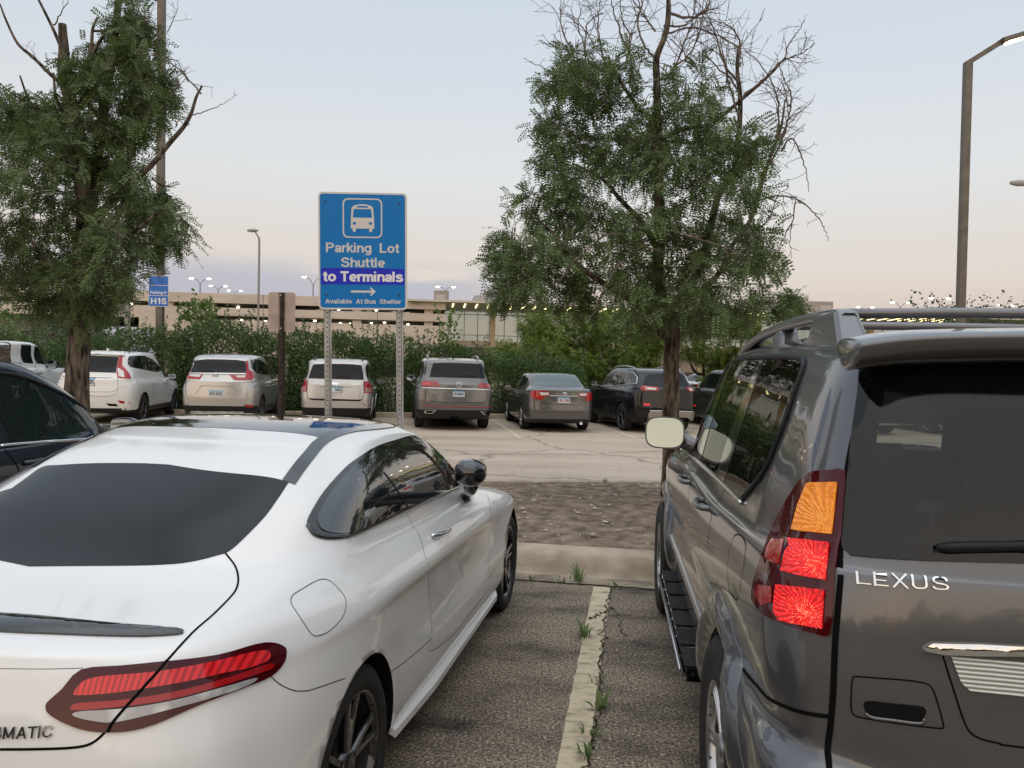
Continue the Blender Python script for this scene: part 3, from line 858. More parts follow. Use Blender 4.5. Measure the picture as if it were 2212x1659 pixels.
M_conc2 = noisy(mat('gutter concrete', (.3, .26, .2), .9), 5, (.22, .18, .135), (.42, .345, .26), lo=.38, hi=.62, detail=10, bump=.5, bscale=80)
M_dirt = noisy(mat('bare dirt', (.12, .09, .06), .95, spec=.2), 6.5, (.120, .090, .066), (.31, .235, .172), detail=9, bump=.4, bscale=50)
M_grassland = noisy(mat('rough ground', (.12, .13, .06), .95, spec=.2), .5, (.10, .095, .055), (.14, .16, .07), detail=8)
M_yellow = mat('worn yellow paint', (.5, .4, .24), .8, spec=.3)
def _yel():
    t, b, nn = nodes(M_yellow)
    tcn = nn('ShaderNodeTexCoord')
    n1 = nn('ShaderNodeTexNoise'); n1.inputs['Scale'].default_value = 9; n1.inputs['Detail'].default_value = 9; n1.inputs['Roughness'].default_value = .72
    mpn = nn('ShaderNodeMapping'); mpn.inputs['Scale'].default_value = (.8, 2.0, 1)
    t.links.new(tcn.outputs['Object'], mpn.inputs[0]); t.links.new(mpn.outputs[0], n1.inputs[0])
    r = ramp_node(t, [(.33, (.10, .09, .075)), (.385, (.40, .34, .24)), (.5, (.64, .54, .38)), (.7, (.72, .62, .46))])
    t.links.new(n1.outputs[0], r.inputs[0]); t.links.new(r.outputs[0], b.inputs['Base Color'])
_yel()

LOT = R(9.36)                                                # our bay
LU = Vector((math.cos(LOT), -math.sin(LOT), 0)); LV = Vector((math.sin(LOT), math.cos(LOT), 0))
def lot(u, v, z=0.0): return LU * u + LV * v + Vector((0, 0, z))
ROW = R(-8.1)                                                # the row across the road
RU = Vector((math.cos(ROW), -math.sin(ROW), 0)); RV = Vector((math.sin(ROW), math.cos(ROW), 0))
ROWO = Vector((0, 20.35, 0))
def row(u, v, z=0.0): return ROWO + RU * u + RV * v + Vector((0, 0, z))

def sheet(name, pts, m, kind='structure'):
    mb = MB().add(pts, [list(range(len(pts)))])
    return tag(mb.build(name, m), kind=kind)
S = 2500
tag(MB().add([(-S, -S, -.012), (S, -S, -.012), (S, S, -.012), (-S, S, -.012)], [[0, 1, 2, 3]]).build('ground', M_grassland), kind='structure')
sheet('road', [(-90, -60, -.004), (90, -60, -.004), row(90, 3.5, -.004), row(-90, 3.5, -.004)], M_road)
sheet('parking_lot', [lot(-60, -45, 0), lot(60, -45, 0), lot(60, 6.05, 0), lot(-60, 6.05, 0)], M_asph)

# island between the bay and the road: gutter, kerb, dirt, far kerb
def far_edge(u): return 10.78 + (u - .34) * .27
def island():
    mb = MB()
    us = [-16 + .5 * k for k in range(73)]
    prof = [(6.04, .004), (6.20, .016), (6.225, .030), (6.245, .07), (6.31, .150), (6.345, .172), (6.44, .180), (6.50, .185), (6.56, .182), (6.565, .10)]
    rng = random.Random(4)
    vs = []
    for u in us:
        j = rng.uniform(-.008, .008)
        vs += [lot(u, v + j, z) for v, z in prof]
    n = len(prof); fs = []
    for i in range(len(us) - 1):
        for k in range(n - 1): fs.append([i * n + k, (i + 1) * n + k, (i + 1) * n + k + 1, i * n + k + 1])
    for q, f_ in enumerate(fs): mb.add([vs[i] for i in f_], [[0, 1, 2, 3]], 1 if q % (n - 1) < 1 else 0, True)
    o = mb.build('kerb', [M_conc, M_conc2]); b9 = bmesh.new(); b9.from_mesh(o.data); bmesh.ops.remove_doubles(b9, verts=b9.verts[:], dist=1e-5); b9.to_mesh(o.data); b9.free(); o.data.set_sharp_from_angle(angle=R(35)); tag(o, kind='structure')
    mb = MB(); vs = []
    prof = [(-.16, .10), (-.155, .155), (.0, .16), (.02, .145), (.03, .0), (.32, .0)]
    for u in us: vs += [lot(u, far_edge(u) + v, z) for v, z in prof]
    n = len(prof); fs = []
    for i in range(len(us) - 1):
        for k in range(n - 1): fs.append([i * n + k, (i + 1) * n + k, (i + 1) * n + k + 1, i * n + k + 1])
    mb.add(vs, fs)
    tag(mb.build('kerb', M_conc), kind='structure')
    # dirt
    rng = np.random.RandomState(3)
    uu = np.linspace(-16, 20, 420); nv = 60; V = []
    from mathutils import noise
    for u in uu:
        v0, v1 = 6.555, far_edge(u) - .15
        for k in range(nv):
            t = k / (nv - 1); v = v0 + (v1 - v0) * t
            z = .145 + .05 * math.sin(math.pi * t) ** .5 + .022 * noise.noise((u * 1.7, v * 1.7, 0)) + .012 * noise.noise((u * 7, v * 7, 3)) + .006 * noise.noise((u * 19, v * 19, 5))
            p = lot(u, v, z); V.append(tuple(p))
    Fq = [[i * nv + k, (i + 1) * nv + k, (i + 1) * nv + k + 1, i * nv + k + 1] for i in range(len(uu) - 1) for k in range(nv - 1)]
    tag(np_mesh('dirt', V, Fq, M_dirt, smooth=True), kind='structure')
island()
# yellow bay line beside the white coupe, one every 2.75 m, and those across the road
def stripe(u, v0, v1, w, f, z, rng):
    mb = MB(); vs = []; n = 60
    for k in range(n + 1):
        v = v0 + (v1 - v0) * k / n
        vs += [f(u - w / 2 + rng.uniform(-.003, .003), v, z), f(u + w / 2 + rng.uniform(-.004, .003), v, z)]
    mb.add(vs, [[2 * k, 2 * k + 1, 2 * k + 3, 2 * k + 2] for k in range(n)])
    return tag(mb.build('road_marking', M_yellow), kind='structure')
rng = random.Random(2)
for k in (-2, -1, 0, 1, 2): stripe(-.24 + 2.75 * k, .9, 6.0, .132, lot, .004, rng)
for k in range(-4, 6): stripe(-.12 + 2.87 * k, -2.6, 3.3, .10, row, .0, rng)
# ---------------------------------------------------------------- the white coupe
P_white = paint('white lacquer', (.80, .79, .775), 0, .35)
def coupe():
    psi = R(10.6)
    r = Vector((math.cos(psi), -math.sin(psi), 0)); f = Vector((math.sin(psi), math.cos(psi), 0))
    O = atz(*Z5(1465, 1470), .33) - r * .82 - f * .13; O.z = 0
    c = Car('white two-door coupe with a black glass roof and black mirrors, nearest on the left', 'car', O, psi, 'parked_coupe', 'cars parked in the near bays')
    xs = [0, .43, .69, .80, .86]
    rings = [
        ring([0, .40, .64, .74, .80, .82, .83, .82, .82, .82, .82, .82, .74, .46, 0], [-.93, -.92, -.85, -.74, -.56, -.4, 0, .5, 1.1, 1.7, 2.3, 2.84, 3.25, 3.5, 3.55], [.24] * 15),
        ring([0, .42, .68, .79, .85, .875, .875, .865, .87, .875, .885, .88, .80, .5, 0], [-.97, -.955, -.89, -.77, -.58, -.40, 0, .5, 1.1, 1.7, 2.3, 2.84, 3.30, 3.55, 3.62], [.34, .34, .34, .33, .32, .3, .28, .27, .27, .27, .28, .30, .30, .30, .30]),
        ring([0, .43, .70, .815, .875, .90, .905, .885, .885, .89, .90, .905, .82, .52, 0], [-1.0, -.985, -.915, -.79, -.59, -.40, 0, .5, 1.1, 1.7, 2.3, 2.84, 3.33, 3.59, 3.66], [.56, .56, .56, .56, .55, .52, .50, .46, .44, .44, .46, .48, .48, .48, .48]),
        ring([0, .43, .695, .81, .868, .90, .912, .880, .868, .868, .885, .90, .79, .49, 0], [-.985, -.965, -.895, -.77, -.57, -.36, 0, .5, 1.1, 1.7, 2.3, 2.84, 3.32, 3.58, 3.65], [.74, .74, .74, .74, .73, .70, .68, .62, .58, .58, .60, .62, .60, .60, .60]),
        ring([0, .43, .685, .79, .848, .885, .905, .890, .882, .880, .890, .892, .77, .47, 0], [-.955, -.935, -.855, -.725, -.52, -.31, 0, .5, 1.1, 1.7, 2.3, 2.84, 3.27, 3.52, 3.59], [.87, .87, .865, .86, .855, .84, .82, .785, .755, .735, .725, .72, .68, .67, .67]),
        ring([0, .43, .685, .785, .842, .882, .905, .908, .905, .902, .898, .89, .765, .465, 0], [-.94, -.92, -.835, -.705, -.50, -.29, 0, .5, 1.1, 1.7, 2.3, 2.84, 3.25, 3.50, 3.57], [.915, .915, .91, .905, .90, .885, .87, .845, .825, .805, .79, .765, .71, .70, .70]),
        ring([0, .42, .665, .755, .81, .85, .87, .875, .87, .865, .865, .85, .71, .43, 0], [-.915, -.895, -.805, -.68, -.475, -.27, 0, .5, 1.1, 1.7, 2.28, 2.80, 3.18, 3.42, 3.48], [.985, .985, .98, .975, .97, .955, .94, .915, .895, .88, .86, .82, .77, .74, .735]),
        ring([0, .41, .63, .715, .77, .805, .825, .825, .82, .815, .80, .77, .60, .36, 0], [-.885, -.86, -.765, -.63, -.43, -.23, .02, .5, 1.1, 1.7, 2.24, 2.68, 3.0, 3.2, 3.26], [1.015, 1.015, 1.01, 1.01, 1.01, 1.00, .99, .965, .945, .93, .91, .87, .82, .79, .785]),
        ring([0, .36, .55, .64, .705, .75, .775, .78, .78, .775, .735, .66, .50, .28, 0], [-.46, -.44, -.375, -.28, -.16, -.02, .14, .5, 1.1, 1.7, 2.1, 2.2, 2.32, 2.36, 2.38], [1.075, 1.075, 1.07, 1.07, 1.075, 1.075, 1.065, 1.025, .99, .965, .96, .975, .985, .99, .99]),
        ring([0, .34, .515, .595, .655, .695, .72, .73, .725, .72, .68, .62, .48, .28, 0], [-.13, -.11, -.06, .02, .10, .20, .32, .6, 1.1, 1.55, 1.76, 1.86, 1.96, 2.0, 2.02], [1.21, 1.21, 1.205, 1.205, 1.205, 1.21, 1.22, 1.215, 1.205, 1.185, 1.185, 1.19, 1.195, 1.195, 1.195]),
        ring([0, .32, .475, .54, .59, .62, .64, .65, .645, .635, .59, .54, .43, .26, 0], [.22, .23, .27, .32, .39, .47, .56, .75, 1.1, 1.38, 1.50, 1.57, 1.63, 1.66, 1.68], [1.345, 1.345, 1.34, 1.33, 1.325, 1.335, 1.35, 1.365, 1.36, 1.345, 1.335, 1.335, 1.34, 1.345, 1.345]),
        ring([0, .30, .44, .495, .535, .56, .575, .585, .58, .565, .52, .48, .38, .23, 0], [.36, .37, .40, .44, .50, .57, .65, .8, 1.1, 1.32, 1.42, 1.48, 1.53, 1.555, 1.57], [1.385, 1.385, 1.38, 1.375, 1.375, 1.38, 1.39, 1.40, 1.395, 1.385, 1.38, 1.38, 1.385, 1.385, 1.385])]
    WH = [(.80, 0), (-.80, 0), (.79, 2.84), (-.79, 2.84)]
    c.body(rings, .045, P_white, WH, .335, (8, 6), aw=.375)
    D = (-.55, .75, -.36)
    rt = (-1, 0, -.15); lf = (1, 0, -.15)
    T = lambda p: c.trace(p, Z5); TM = lambda p: c.trace(p, Z5, True)
    mir = lambda P: [Vector((-p.x, p.y, p.z)) for p in P]
    # rear screen
    top = T([(600, 290), (900, 325), (1197, 368)]); side = T([(1150, 440), (1090, 520), (980, 630), (935, 662)]); bot = T([(820, 692), (700, 708), (500, 714)])
    top = smooth_open([Vector((0, top[0].y + .01, top[0].z))] + top[1:], 5); side = smooth_open([top[-1]] + side, 4)[1:]; bot = smooth_open([side[-1]] + bot + [Vector((0, bot[-1].y - .05, bot[-1].z))], 5)[1:]
    half = top + side + bot
    _old = [Vector((0, top[0].y + .01, top[0].z))] + top[1:] + side + bot + [Vector((0, bot[-1].y - .05, bot[-1].z - .0))]
    tl = T([(450, 289), (350, 291), (250, 297), (175, 305), (110, 350), (50, 393)]); half[0] = T([(600, 290)])[0]; tl = smooth_open([half[0]] + tl, 4)[1:]
    c.patch('rear_window', half + [p for p in mir(half[1:-1])[::-1] if p.y < tl[-1].y - .03] + tl[::-1], (0, .5, -.87), M_rearglass, .002, .01, .05)
    # glass roof panel and black strips down the roof edges
    re = T([(900, 145), (1345, 190)])
    rp = [Vector((0, re[0].y + .01, 1.4)), Vector((.25, re[0].y, 1.4)), Vector((re[1].x, re[1].y, 1.38))]
    st = T([(1600, 120), (1530, 125)])
    rp += [Vector((.525, .9, 1.395)), Vector((.52, 1.2, 1.395)), Vector((.47, 1.42, 1.385)), Vector((.25, 1.53, 1.385)), Vector((0, 1.55, 1.385))]
    c.patch('roof_glass', rp + mir(rp[1:-1])[::-1], (0, 0, -1), M_gloss, .0015, .004, .05)
    for s in (1, -1):
        mb = MB()
        e = T([(1197, 368), (1270, 270), (1345, 190)]); e = [e[0], e[1], e[2], Vector((.545, .9, 1.355)), Vector((.545, 1.2, 1.355)), Vector((.51, 1.40, 1.34))]
        e = e if s > 0 else mir(e)
        c.seam(mb, e, (0, .3, -1), .05, .003)
        mb.build('roof_strip', M_gloss, c.root)
    # side windows
    sw = [(1272, 545), (1290, 490), (1340, 410), (1420, 320), (1480, 270), (1560, 220), (1650, 190), (1720, 175), (1790, 195), (1850, 250), (1900, 330), (1920, 375), (1810, 425), (1690, 480), (1500, 570), (1400, 598), (1310, 590)]
    S3 = T(sw)
    for pts, d in ((S3, rt), (mir(S3), lf)):
        c.patch('window_surround', pts, d, M_gloss, .005, .010, .03, smooth=3)
        cen = sum(pts, Vector()) / len(pts)
        c.patch('side_window', [p.lerp(cen, .055) for p in pts], d, M_sideglass, .008, .004, .03, smooth=3)
    for s in (1, -1):
        mb = MB()
        q = T([(1585, 330), (1610, 360), (1690, 480)])
        c.seam(mb, q if s > 0 else mir(q), rt if s > 0 else lf, .012, .0095)
        mb.build('window_pillar', M_black, c.root)
    for s in (1, -1):
        mb = MB()
        for q in ([(1272, 545), (1310, 590), (1400, 598), (1500, 570), (1690, 480), (1810, 425), (1920, 375)],):
            q = T(q); c.bead(mb, q if s > 0 else mir(q), rt if s > 0 else lf, .007, .004)
        mb.build('window_trim', M_gloss, c.root)
    # seams: boot lid, door, bumper, fuel flap, sill
    mb = MB()
    sms = [[(935, 662), (975, 715), (988, 765), (980, 810), (950, 850), (880, 920), (800, 990), (690, 1110), (590, 1225), (480, 1350), (440, 1400), (380, 1450), (300, 1468), (150, 1474), (0, 1475)],
           [(1680, 485), (1730, 570), (1765, 680), (1778, 800), (1785, 900), (1792, 1010)],
           [(1120, 1170), (1160, 1205), (1215, 1230), (1260, 1233), (1300, 1225), (1430, 1180)],
           [(0, 1140), (180, 1142), (345, 1138)],
           [(1790, 1010), (1782, 1050), (1785, 1068), (1830, 1040), (1900, 975), (2035, 800)], [(1620, 1155), (1700, 1095), (1790, 1015)],
           [(2018, 420), (2035, 520), (2030, 640), (2022, 760)]]
    for q in sms:
        P = T(q)
        for s in (1, -1):
            mb = MB(); c.seam(mb, P if s > 0 else mir(P), D if s > 0 else (.55, .75, -.36), .006 if q is sms[0] else .0012 if q is sms[3] else .0026); mb.build('panel_seam', M_gap, c.root)
    fuel = [(1205, 855), (1215, 835), (1245, 815), (1320, 773), (1365, 775), (1400, 805), (1432, 850), (1432, 895), (1415, 935), (1365, 985), (1315, 1005), (1290, 995), (1265, 960), (1215, 885), (1205, 855)]
    mb = MB(); c.seam(mb, T(fuel), D, .0024)
    mb.build('fuel_flap_seam', M_gap, c.root)
    # boot lip spoiler
    sp = T([(0, 915), (150, 925), (400, 950), (600, 967), (730, 977), (762, 990), (735, 1002), (600, 1010), (400, 1007), (150, 997), (0, 990)])
    k = sp[1].y - .03
    h1 = [Vector((0, sp[0].y - .02, sp[0].z))] + sp[:6]; h2 = sp[6:] + [Vector((0, sp[-1].y - .02, sp[-1].z))]
    allp = h1 + h2; right = allp
    left = mir(allp[1:-1])[::-1]
    c.patch('boot_spoiler', right + left, (-.0, .6, -.8), M_gloss, .006, .012, .02, smooth=2, crown=.012, crown_w=.03)
    # tail lamps
    tl = [(195, 1305), (200, 1280), (260, 1225), (340, 1145), (500, 1130), (690, 1112), (900, 1085), (1060, 1040), (1130, 1035), (1175, 1052), (1183, 1080), (1170, 1120), (1120, 1172), (1020, 1215), (900, 1260), (780, 1310), (650, 1368), (560, 1395), (480, 1404), (400, 1402), (330, 1388), (250, 1355), (205, 1325)]
    L1 = [(312, 1240), (340, 1200), (390, 1178), (480, 1168), (640, 1155), (900, 1108), (1060, 1070), (1110, 1075), (1100, 1110), (1020, 1140), (900, 1165), (650, 1215), (480, 1240), (330, 1250)]
    L2 = [(300, 1300), (330, 1282), (480, 1272), (700, 1240), (950, 1175), (1110, 1120), (1120, 1140), (1050, 1165), (900, 1215), (700, 1268), (480, 1300), (320, 1312)]
    L3 = [(306, 1330), (340, 1316), (480, 1308), (700, 1275), (900, 1222), (1045, 1180), (1050, 1192), (1000, 1218), (900, 1252), (720, 1303), (600, 1335), (470, 1362), (390, 1355), (340, 1345)]
    M_ledred = mat('red lamp strip', (.55, .010, .016), .12, coat=.5, emit=(.9, .03, .03), estr=.08)
    for M_, sc_, a_, b_ in ((M_ledred, 26, (.30, .004, .008), (.70, .016, .022)), ):
        t, bs, nn = nodes(M_); tcn = nn('ShaderNodeTexCoord'); wv = nn('ShaderNodeTexWave', bands_direction='X'); wv.inputs['Scale'].default_value = sc_; wv.inputs['Distortion'].default_value = .5
        t.links.new(tcn.outputs['Object'], wv.inputs[0]); rr = ramp_node(t, [(.1, a_), (.7, b_)]); t.links.new(wv.outputs[0], rr.inputs[0]); t.links.new(rr.outputs[0], bs.inputs['Base Color'])
    M_lampwhite = mat('white lamp strip', (.6, .58, .56), .15, coat=1.0)
    t, bs, nn = nodes(M_lampwhite); tcn = nn('ShaderNodeTexCoord'); vo = nn('ShaderNodeTexVoronoi'); vo.inputs['Scale'].default_value = 22
    t.links.new(tcn.outputs['Object'], vo.inputs[0]); rr = ramp_node(t, [(.0, (.78, .77, .76)), (.6, (.36, .35, .36))]); t.links.new(vo.outputs['Distance'], rr.inputs[0]); t.links.new(rr.outputs[0], bs.inputs['Base Color'])
    for s in (1, -1):
        g = (lambda q: T(q)) if s > 0 else (lambda q: TM(q))
        d = (-.5, .8, -.1) if s > 0 else (.5, .8, -.1)
        lamp = c.patch('tail_lamp', g(tl), d, M_redlens2, .006, .014, .03, smooth=3)
        c.patch('lamp_strip', g(L1), d, M_ledred, .0085, .003, .03, smooth=3, parent=lamp)
        c.patch('lamp_strip', g(L2), d, M_redlens, .0085, .003, .03, smooth=3, parent=lamp)
        c.patch('lamp_reflector', g(L3), d, M_lampwhite, .0085, .003, .03, smooth=3, parent=lamp)
        mb = MB()
        q = [(690, 1111), (590, 1225), (480, 1350), (450, 1402)]
        c.seam(mb, g(q), d, .007, .0095)
        mb.build('lamp_gap', M_gap, lamp)
    # lettering on the boot lid
    p = T([(-25, 1432), (218, 1424)])
    c.text('badge_lettering', '4MATIC', p[0], p[1], .026, (-.3, 1, -.1), M_chrome, .002, .003, bold=-.012)
    # door handle with its cup
    for s in (1, -1):
        hb = T([(1783, 590), (1815, 572), (1850, 560)]); hb = hb if s > 0 else mir(hb)
        mb = MB(); nrm = Vector((s, 0, .1))
        pts = [hb[0] + nrm * .004, hb[0].lerp(hb[2], .15) + nrm * .03, hb[0].lerp(hb[2], .5) + nrm * .036, hb[0].lerp(hb[2], .85) + nrm * .03, hb[2] + nrm * .004]
        mb.tube(smooth_open(pts, 4), [.008] + [.011] * (len(smooth_open(pts, 4)) - 2) + [.008], 8)
        mb.build('door_handle', M_chrome, c.root)
    # folded door mirrors
    for s in (1, -1):
        b0 = T([(1950, 425)])[0]; b0 = b0 if s > 0 else mir([b0])[0]
        eye = c.loc(EYEV)
        px, py = Z5(1952, 325); d0 = c.loc(EYEV + ray(px, py)) - eye
        cen = eye + d0 * ((1.0 - eye.x) / d0.x)
        if s < 0: cen = mir([cen])[0]
        bm = bmesh.new(); bmesh.ops.create_icosphere(bm, subdivisions=3, radius=1)
        for v in bm.verts:
            q = v.co.copy()
            q = Vector([math.copysign(abs(a) ** .85, a) for a in q])
            v.co = Vector((q.x * .078, q.y * .11, q.z * .064 * (1 - .12 * q.y)))
        rot = Matrix.Rotation(R(8) * s, 3, 'Z')
        mb = MB(); bm.verts.index_update()
        mb.add([cen + rot @ v.co for v in bm.verts], [[v.index for v in f.verts] for f in bm.faces], 0, True)
        mb.tube([b0 - Vector((s * .02, 0, 0)), b0.lerp(cen, .45) + Vector((0, 0, -.02)), cen + Vector((0, .02, -.05))], [.04, .034, .04], 12)
        mo = mb.build('door_mirror', M_gloss, c.root)
        bm.free()
    for (x, y) in WH: c.wheel(x + (.085 if x > 0 else -.085), y, .335, .225, 'five', mat('black machined alloy', (.03, .03, .032), .2, .6, 1.0), 5, rimr=.745)
    # exhaust-side diffuser and sill blade
    for s in (1, -1):
        mb = MB()
        mb.prism([(s * .84, .42, .255), (s * .88, .42, .235), (s * .90, .9, .225), (s * .90, 2.3, .225), (s * .86, 2.42, .25)], (0, 0, .03))
        mb.build('side_skirt', P_white, c.root)
    return c
COUPE = coupe()
# ---------------------------------------------------------------- the grey off-roader
P_grey = paint('graphite metallic lacquer', (.112, .113, .120), .55, .28)
M_cabin = mat('cabin trim', (.05, .047, .045), .8)
M_seat = mat('dark seat leather', (.028, .026, .026), .6)
def offroader():
    psi = R(7.3)
    r = Vector((math.cos(psi), -math.sin(psi), 0)); f = Vector((math.sin(psi), math.cos(psi), 0))
    r0 = Vector((math.cos(R(8.5)), -math.sin(R(8.5)), 0)); f0 = Vector((math.sin(R(8.5)), math.cos(R(8.5)), 0))
    O = r0 * (1.30 - .78) + f0 * (2.75 - .9) + r * .78 + f * .9
    c = Car('dark grey four-wheel drive with lit red tail lamps and roof rails, nearest on the right', 'car', O, psi, 'parked_off_roader', 'cars parked in the near bays')
    wb = 2.79
    def bumper(w, xr, ys, z):
        q = low_ring(w, -1.0, 3.58, wb, z, .7)
        xs = [0, .44, .715] + xr
        return [(xs[k], ys[k], q[k][2]) if k < 6 else q[k] for k in range(15)]
    rings = [
        low_ring(.84, -.98, 3.42, wb, (.46, .38, .42), .8),
        bumper(.905, [.83, .90, .905], [-1.02, -1.01, -.985, -.96, -.82, -.56], (.53, .46, .5)),
        bumper(.925, [.865, .94, .945], [-1.04, -1.03, -1.01, -.99, -.84, -.56], (.66, .60, .60)),
        bumper(.925, [.868, .945, .95], [-1.035, -1.025, -1.005, -.995, -.845, -.56], (.765, .70, .70)),
        bumper(.92, [.862, .937, .943], [-1.025, -1.015, -.99, -.975, -.83, -.55], (.80, .745, .75)),
        bumper(.912, [.842, .90, .915], [-1.01, -1.0, -.96, -.91, -.78, -.54], (.845, .80, .82)),
        low_ring(.93, -1.005, 3.56, wb, (.93, .88, .90), .68),
        low_ring(.938, -1.0, 3.55, wb, (1.04, .98, .99), .66),
        low_ring(.932, -.985, 3.5, wb, (1.15, 1.075, 1.06), .64),
        low_ring(.91, -.965, 3.36, wb, (1.25, 1.155, 1.125), .64, side=(1, 1, 1, 1, .985, .96)),
        top_ring(.878, -.945, 2.40, (1.295, 1.20, 1.165), .9, 1.1, wr=1.0),
        top_ring(.812, -.87, 2.10, (1.52, 1.48, 1.47), .9, 1.0, wr=1.0),
        top_ring(.74, -.775, 1.78, (1.735, 1.735, 1.71), .85, .9, wr=1.0),
        top_ring(.70, -.73, 1.66, (1.79, 1.81, 1.78), .8, .8, wr=1.0),
        top_ring(.63, -.68, 1.56, (1.82, 1.845, 1.815), .75, .7, wr=1.0)]
    WH = [(.80, 0), (-.80, 0), (.79, wb), (-.79, wb)]
    # hollow cabin and window openings so the glass can be looked through
    cav = MB()
    A = [(-.66, -.84, 1.0), (.66, -.84, 1.0), (.74, 2.15, 1.0), (-.74, 2.15, 1.0), (-.60, -.62, 1.77), (.60, -.62, 1.77), (.60, 1.45, 1.76), (-.60, 1.45, 1.76)]
    B = [(-.74, -.82, 1.34), (.74, -.82, 1.34), (.78, 2.0, 1.28), (-.78, 2.0, 1.28)]
    V = A[:4] + B + A[4:]
    cav.add(V, [[3, 2, 1, 0], [0, 1, 5, 4], [1, 2, 6, 5], [2, 3, 7, 6], [3, 0, 4, 7], [4, 5, 9, 8], [5, 6, 10, 9], [6, 7, 11, 10], [7, 4, 8, 11], [8, 9, 10, 11]])
    cavo = cav.build('cabin_cut', M_cabin)
    gl = [(-.70, 1.738), (-.735, 1.595), (-.77, 1.42), (-.785, 1.334), (-.785, 1.312), (-.772, 1.300), (-.43, 1.316), (0, 1.322)]
    hl = [(-.655, 1.715), (-.69, 1.59), (-.725, 1.42), (-.742, 1.352), (-.735, 1.342), (-.43, 1.352), (0, 1.357)]
    rgl = hl + [(-x, z) for x, z in hl[-2::-1]] + [(0, 1.735)]
    # side glass outlines (y, z)
    quarter = [(.455, 1.768), (.06, 1.765), (-.18, 1.752), (-.235, 1.735), (-.25, 1.65), (-.26, 1.567), (-.24, 1.49), (-.19, 1.40), (.05, 1.27), (.50, 1.262), (.445, 1.488), (.43, 1.645)]
    reard = [(1.23, 1.762), (.53, 1.757), (.60, 1.58), (.69, 1.41), (.72, 1.265), (1.29, 1.25), (1.285, 1.42), (1.25, 1.61)]
    frontd = [(1.38, 1.742), (1.42, 1.54), (1.45, 1.39), (1.45, 1.245), (2.02, 1.22), (1.90, 1.34), (1.70, 1.547), (1.50, 1.675)]
    wins = []
    m = MB(); m.prism([(x, -1.4, z) for x, z in rgl], (0, .9, 0)); wins.append(m.build('cut', M_cabin))
    for s in (1, -1):
        for poly in (quarter, reard, frontd):
            m = MB(); m.prism([(s * 1.1, y, z) for y, z in poly], (-s * .62, 0, 0)); wins.append(m.build('cut', M_cabin))
    m = MB(); m.prism([(-.62, 2.9, 1.28), (.62, 2.9, 1.28), (.54, 2.9, 1.68), (-.54, 2.9, 1.68)], (0, -1.3, 0)); wins.append(m.build('cut', M_cabin))
    c.body(rings, .035, P_grey, WH, .388, (8, 6), aw=.43, cavity=cavo, windows=wins)
    T6 = lambda p: c.trace(p, Z6); T7 = lambda p: c.trace(p, Z7); TG = lambda p: c.trace(p, ZG); TW = lambda p: c.trace(p, ZW)
    mir = lambda P: [Vector((-p.x, p.y, p.z)) for p in P]
    G = tint_glass('tinted cabin glass', .5, body=(.002, .0022, .0025)); G2 = tint_glass('clear windscreen', .75, body=(.004, .0045, .005))
    BK = (0, 1, 0)
    big = [(x, -1, z) for x, z in gl] + [(-x, -1, z) for x, z in gl[-2::-1]] + [(0, -1, 1.765)]
    for s in (1, -1):
        o = [(-s * x, -1, z) for x, z in [(0, 1.765)] + gl]; q = [(-s * x, -1, z) for x, z in [(0, 1.738)] + hl]
        c.patch('window_surround', o + q[::-1], BK, M_gap, .003, 0, .04)
    c.patch('rear_window', big, BK, G, .006, 0, .04)
    for s in (1, -1):
        d = (-s, 0, 0)
        for nm, poly in (('quarter_window', quarter), ('door_window', reard), ('door_window', frontd)):
            cy = sum(p[0] for p in poly) / len(poly); cz = sum(p[1] for p in poly) / len(poly)
            c.patch(nm, [(s * 1, cy + (y - cy) * 1.02, cz + (z - cz) * 1.03) for y, z in poly], d, G, .003, 0, .04)
        for q in ([(.455, 1.768), (.43, 1.645), (.445, 1.488), (.50, 1.262), (.72, 1.262), (.69, 1.41), (.60, 1.58), (.53, 1.758)], [(1.23, 1.765), (1.25, 1.61), (1.285, 1.42), (1.29, 1.25), (1.45, 1.245), (1.45, 1.39), (1.42, 1.54), (1.38, 1.745)]):
            c.patch('door_pillar', [(s, y, z) for y, z in q], d, M_gloss, .005, .004, .05)
        mb = MB()
        c.bead(mb, [(s, 2.12, 1.205), (s, 1.6, 1.232), (s, .8, 1.248), (s, .3, 1.255), (s, .03, 1.26)], d, .009, .006)
        mb.build('belt_trim', M_chrome, c.root)
        mb = MB()
        c.bead(mb, [(s, .05, 1.268), (s, -.19, 1.40), (s, -.243, 1.49), (s, -.265, 1.567), (s, -.258, 1.70), (s, -.22, 1.752), (s, -.1, 1.770), (s, .3, 1.778), (s, 1.0, 1.776), (s, 1.36, 1.756), (s, 1.52, 1.685), (s, 1.72, 1.555), (s, 2.06, 1.21)], d, .010, .004)
        mb.build('window_seal', M_black, c.root)
    c.patch('windscreen', [(-.66, 2, 1.24), (.66, 2, 1.24), (.58, 2, 1.72), (-.58, 2, 1.72)], (0, -1, 0), G2, .004, 0, .06)
    # tailgate gap
    gap = T6([(1318, 470), (1260, 740), (1205, 1020), (1178, 1380)]) + T7([(1165, 300), (1140, 740), (1118, 1180), (1105, 1479)])
    low = [Vector((gap[-1].x, -1.2, z)) for z in (.70, .62, .55)]
    for q in (gap + low, mir(gap + low)):
        mb = MB(); c.seam(mb, q, BK, .014, .002); mb.build('tailgate_gap', M_gap, c.root)
    def sm(q, d, w, off=.0012):
        mb = MB(); c.seam(mb, q, d, w, off); mb.build('panel_seam', M_gap, c.root)
    sm(T7([(380, 745), (470, 790), (560, 825)]), (.8, .6, 0), .006)
    sm(T7([(560, 825), (640, 950), (780, 1095), (900, 1145), (1105, 1185)]), (.6, .8, 0), .010, .002)
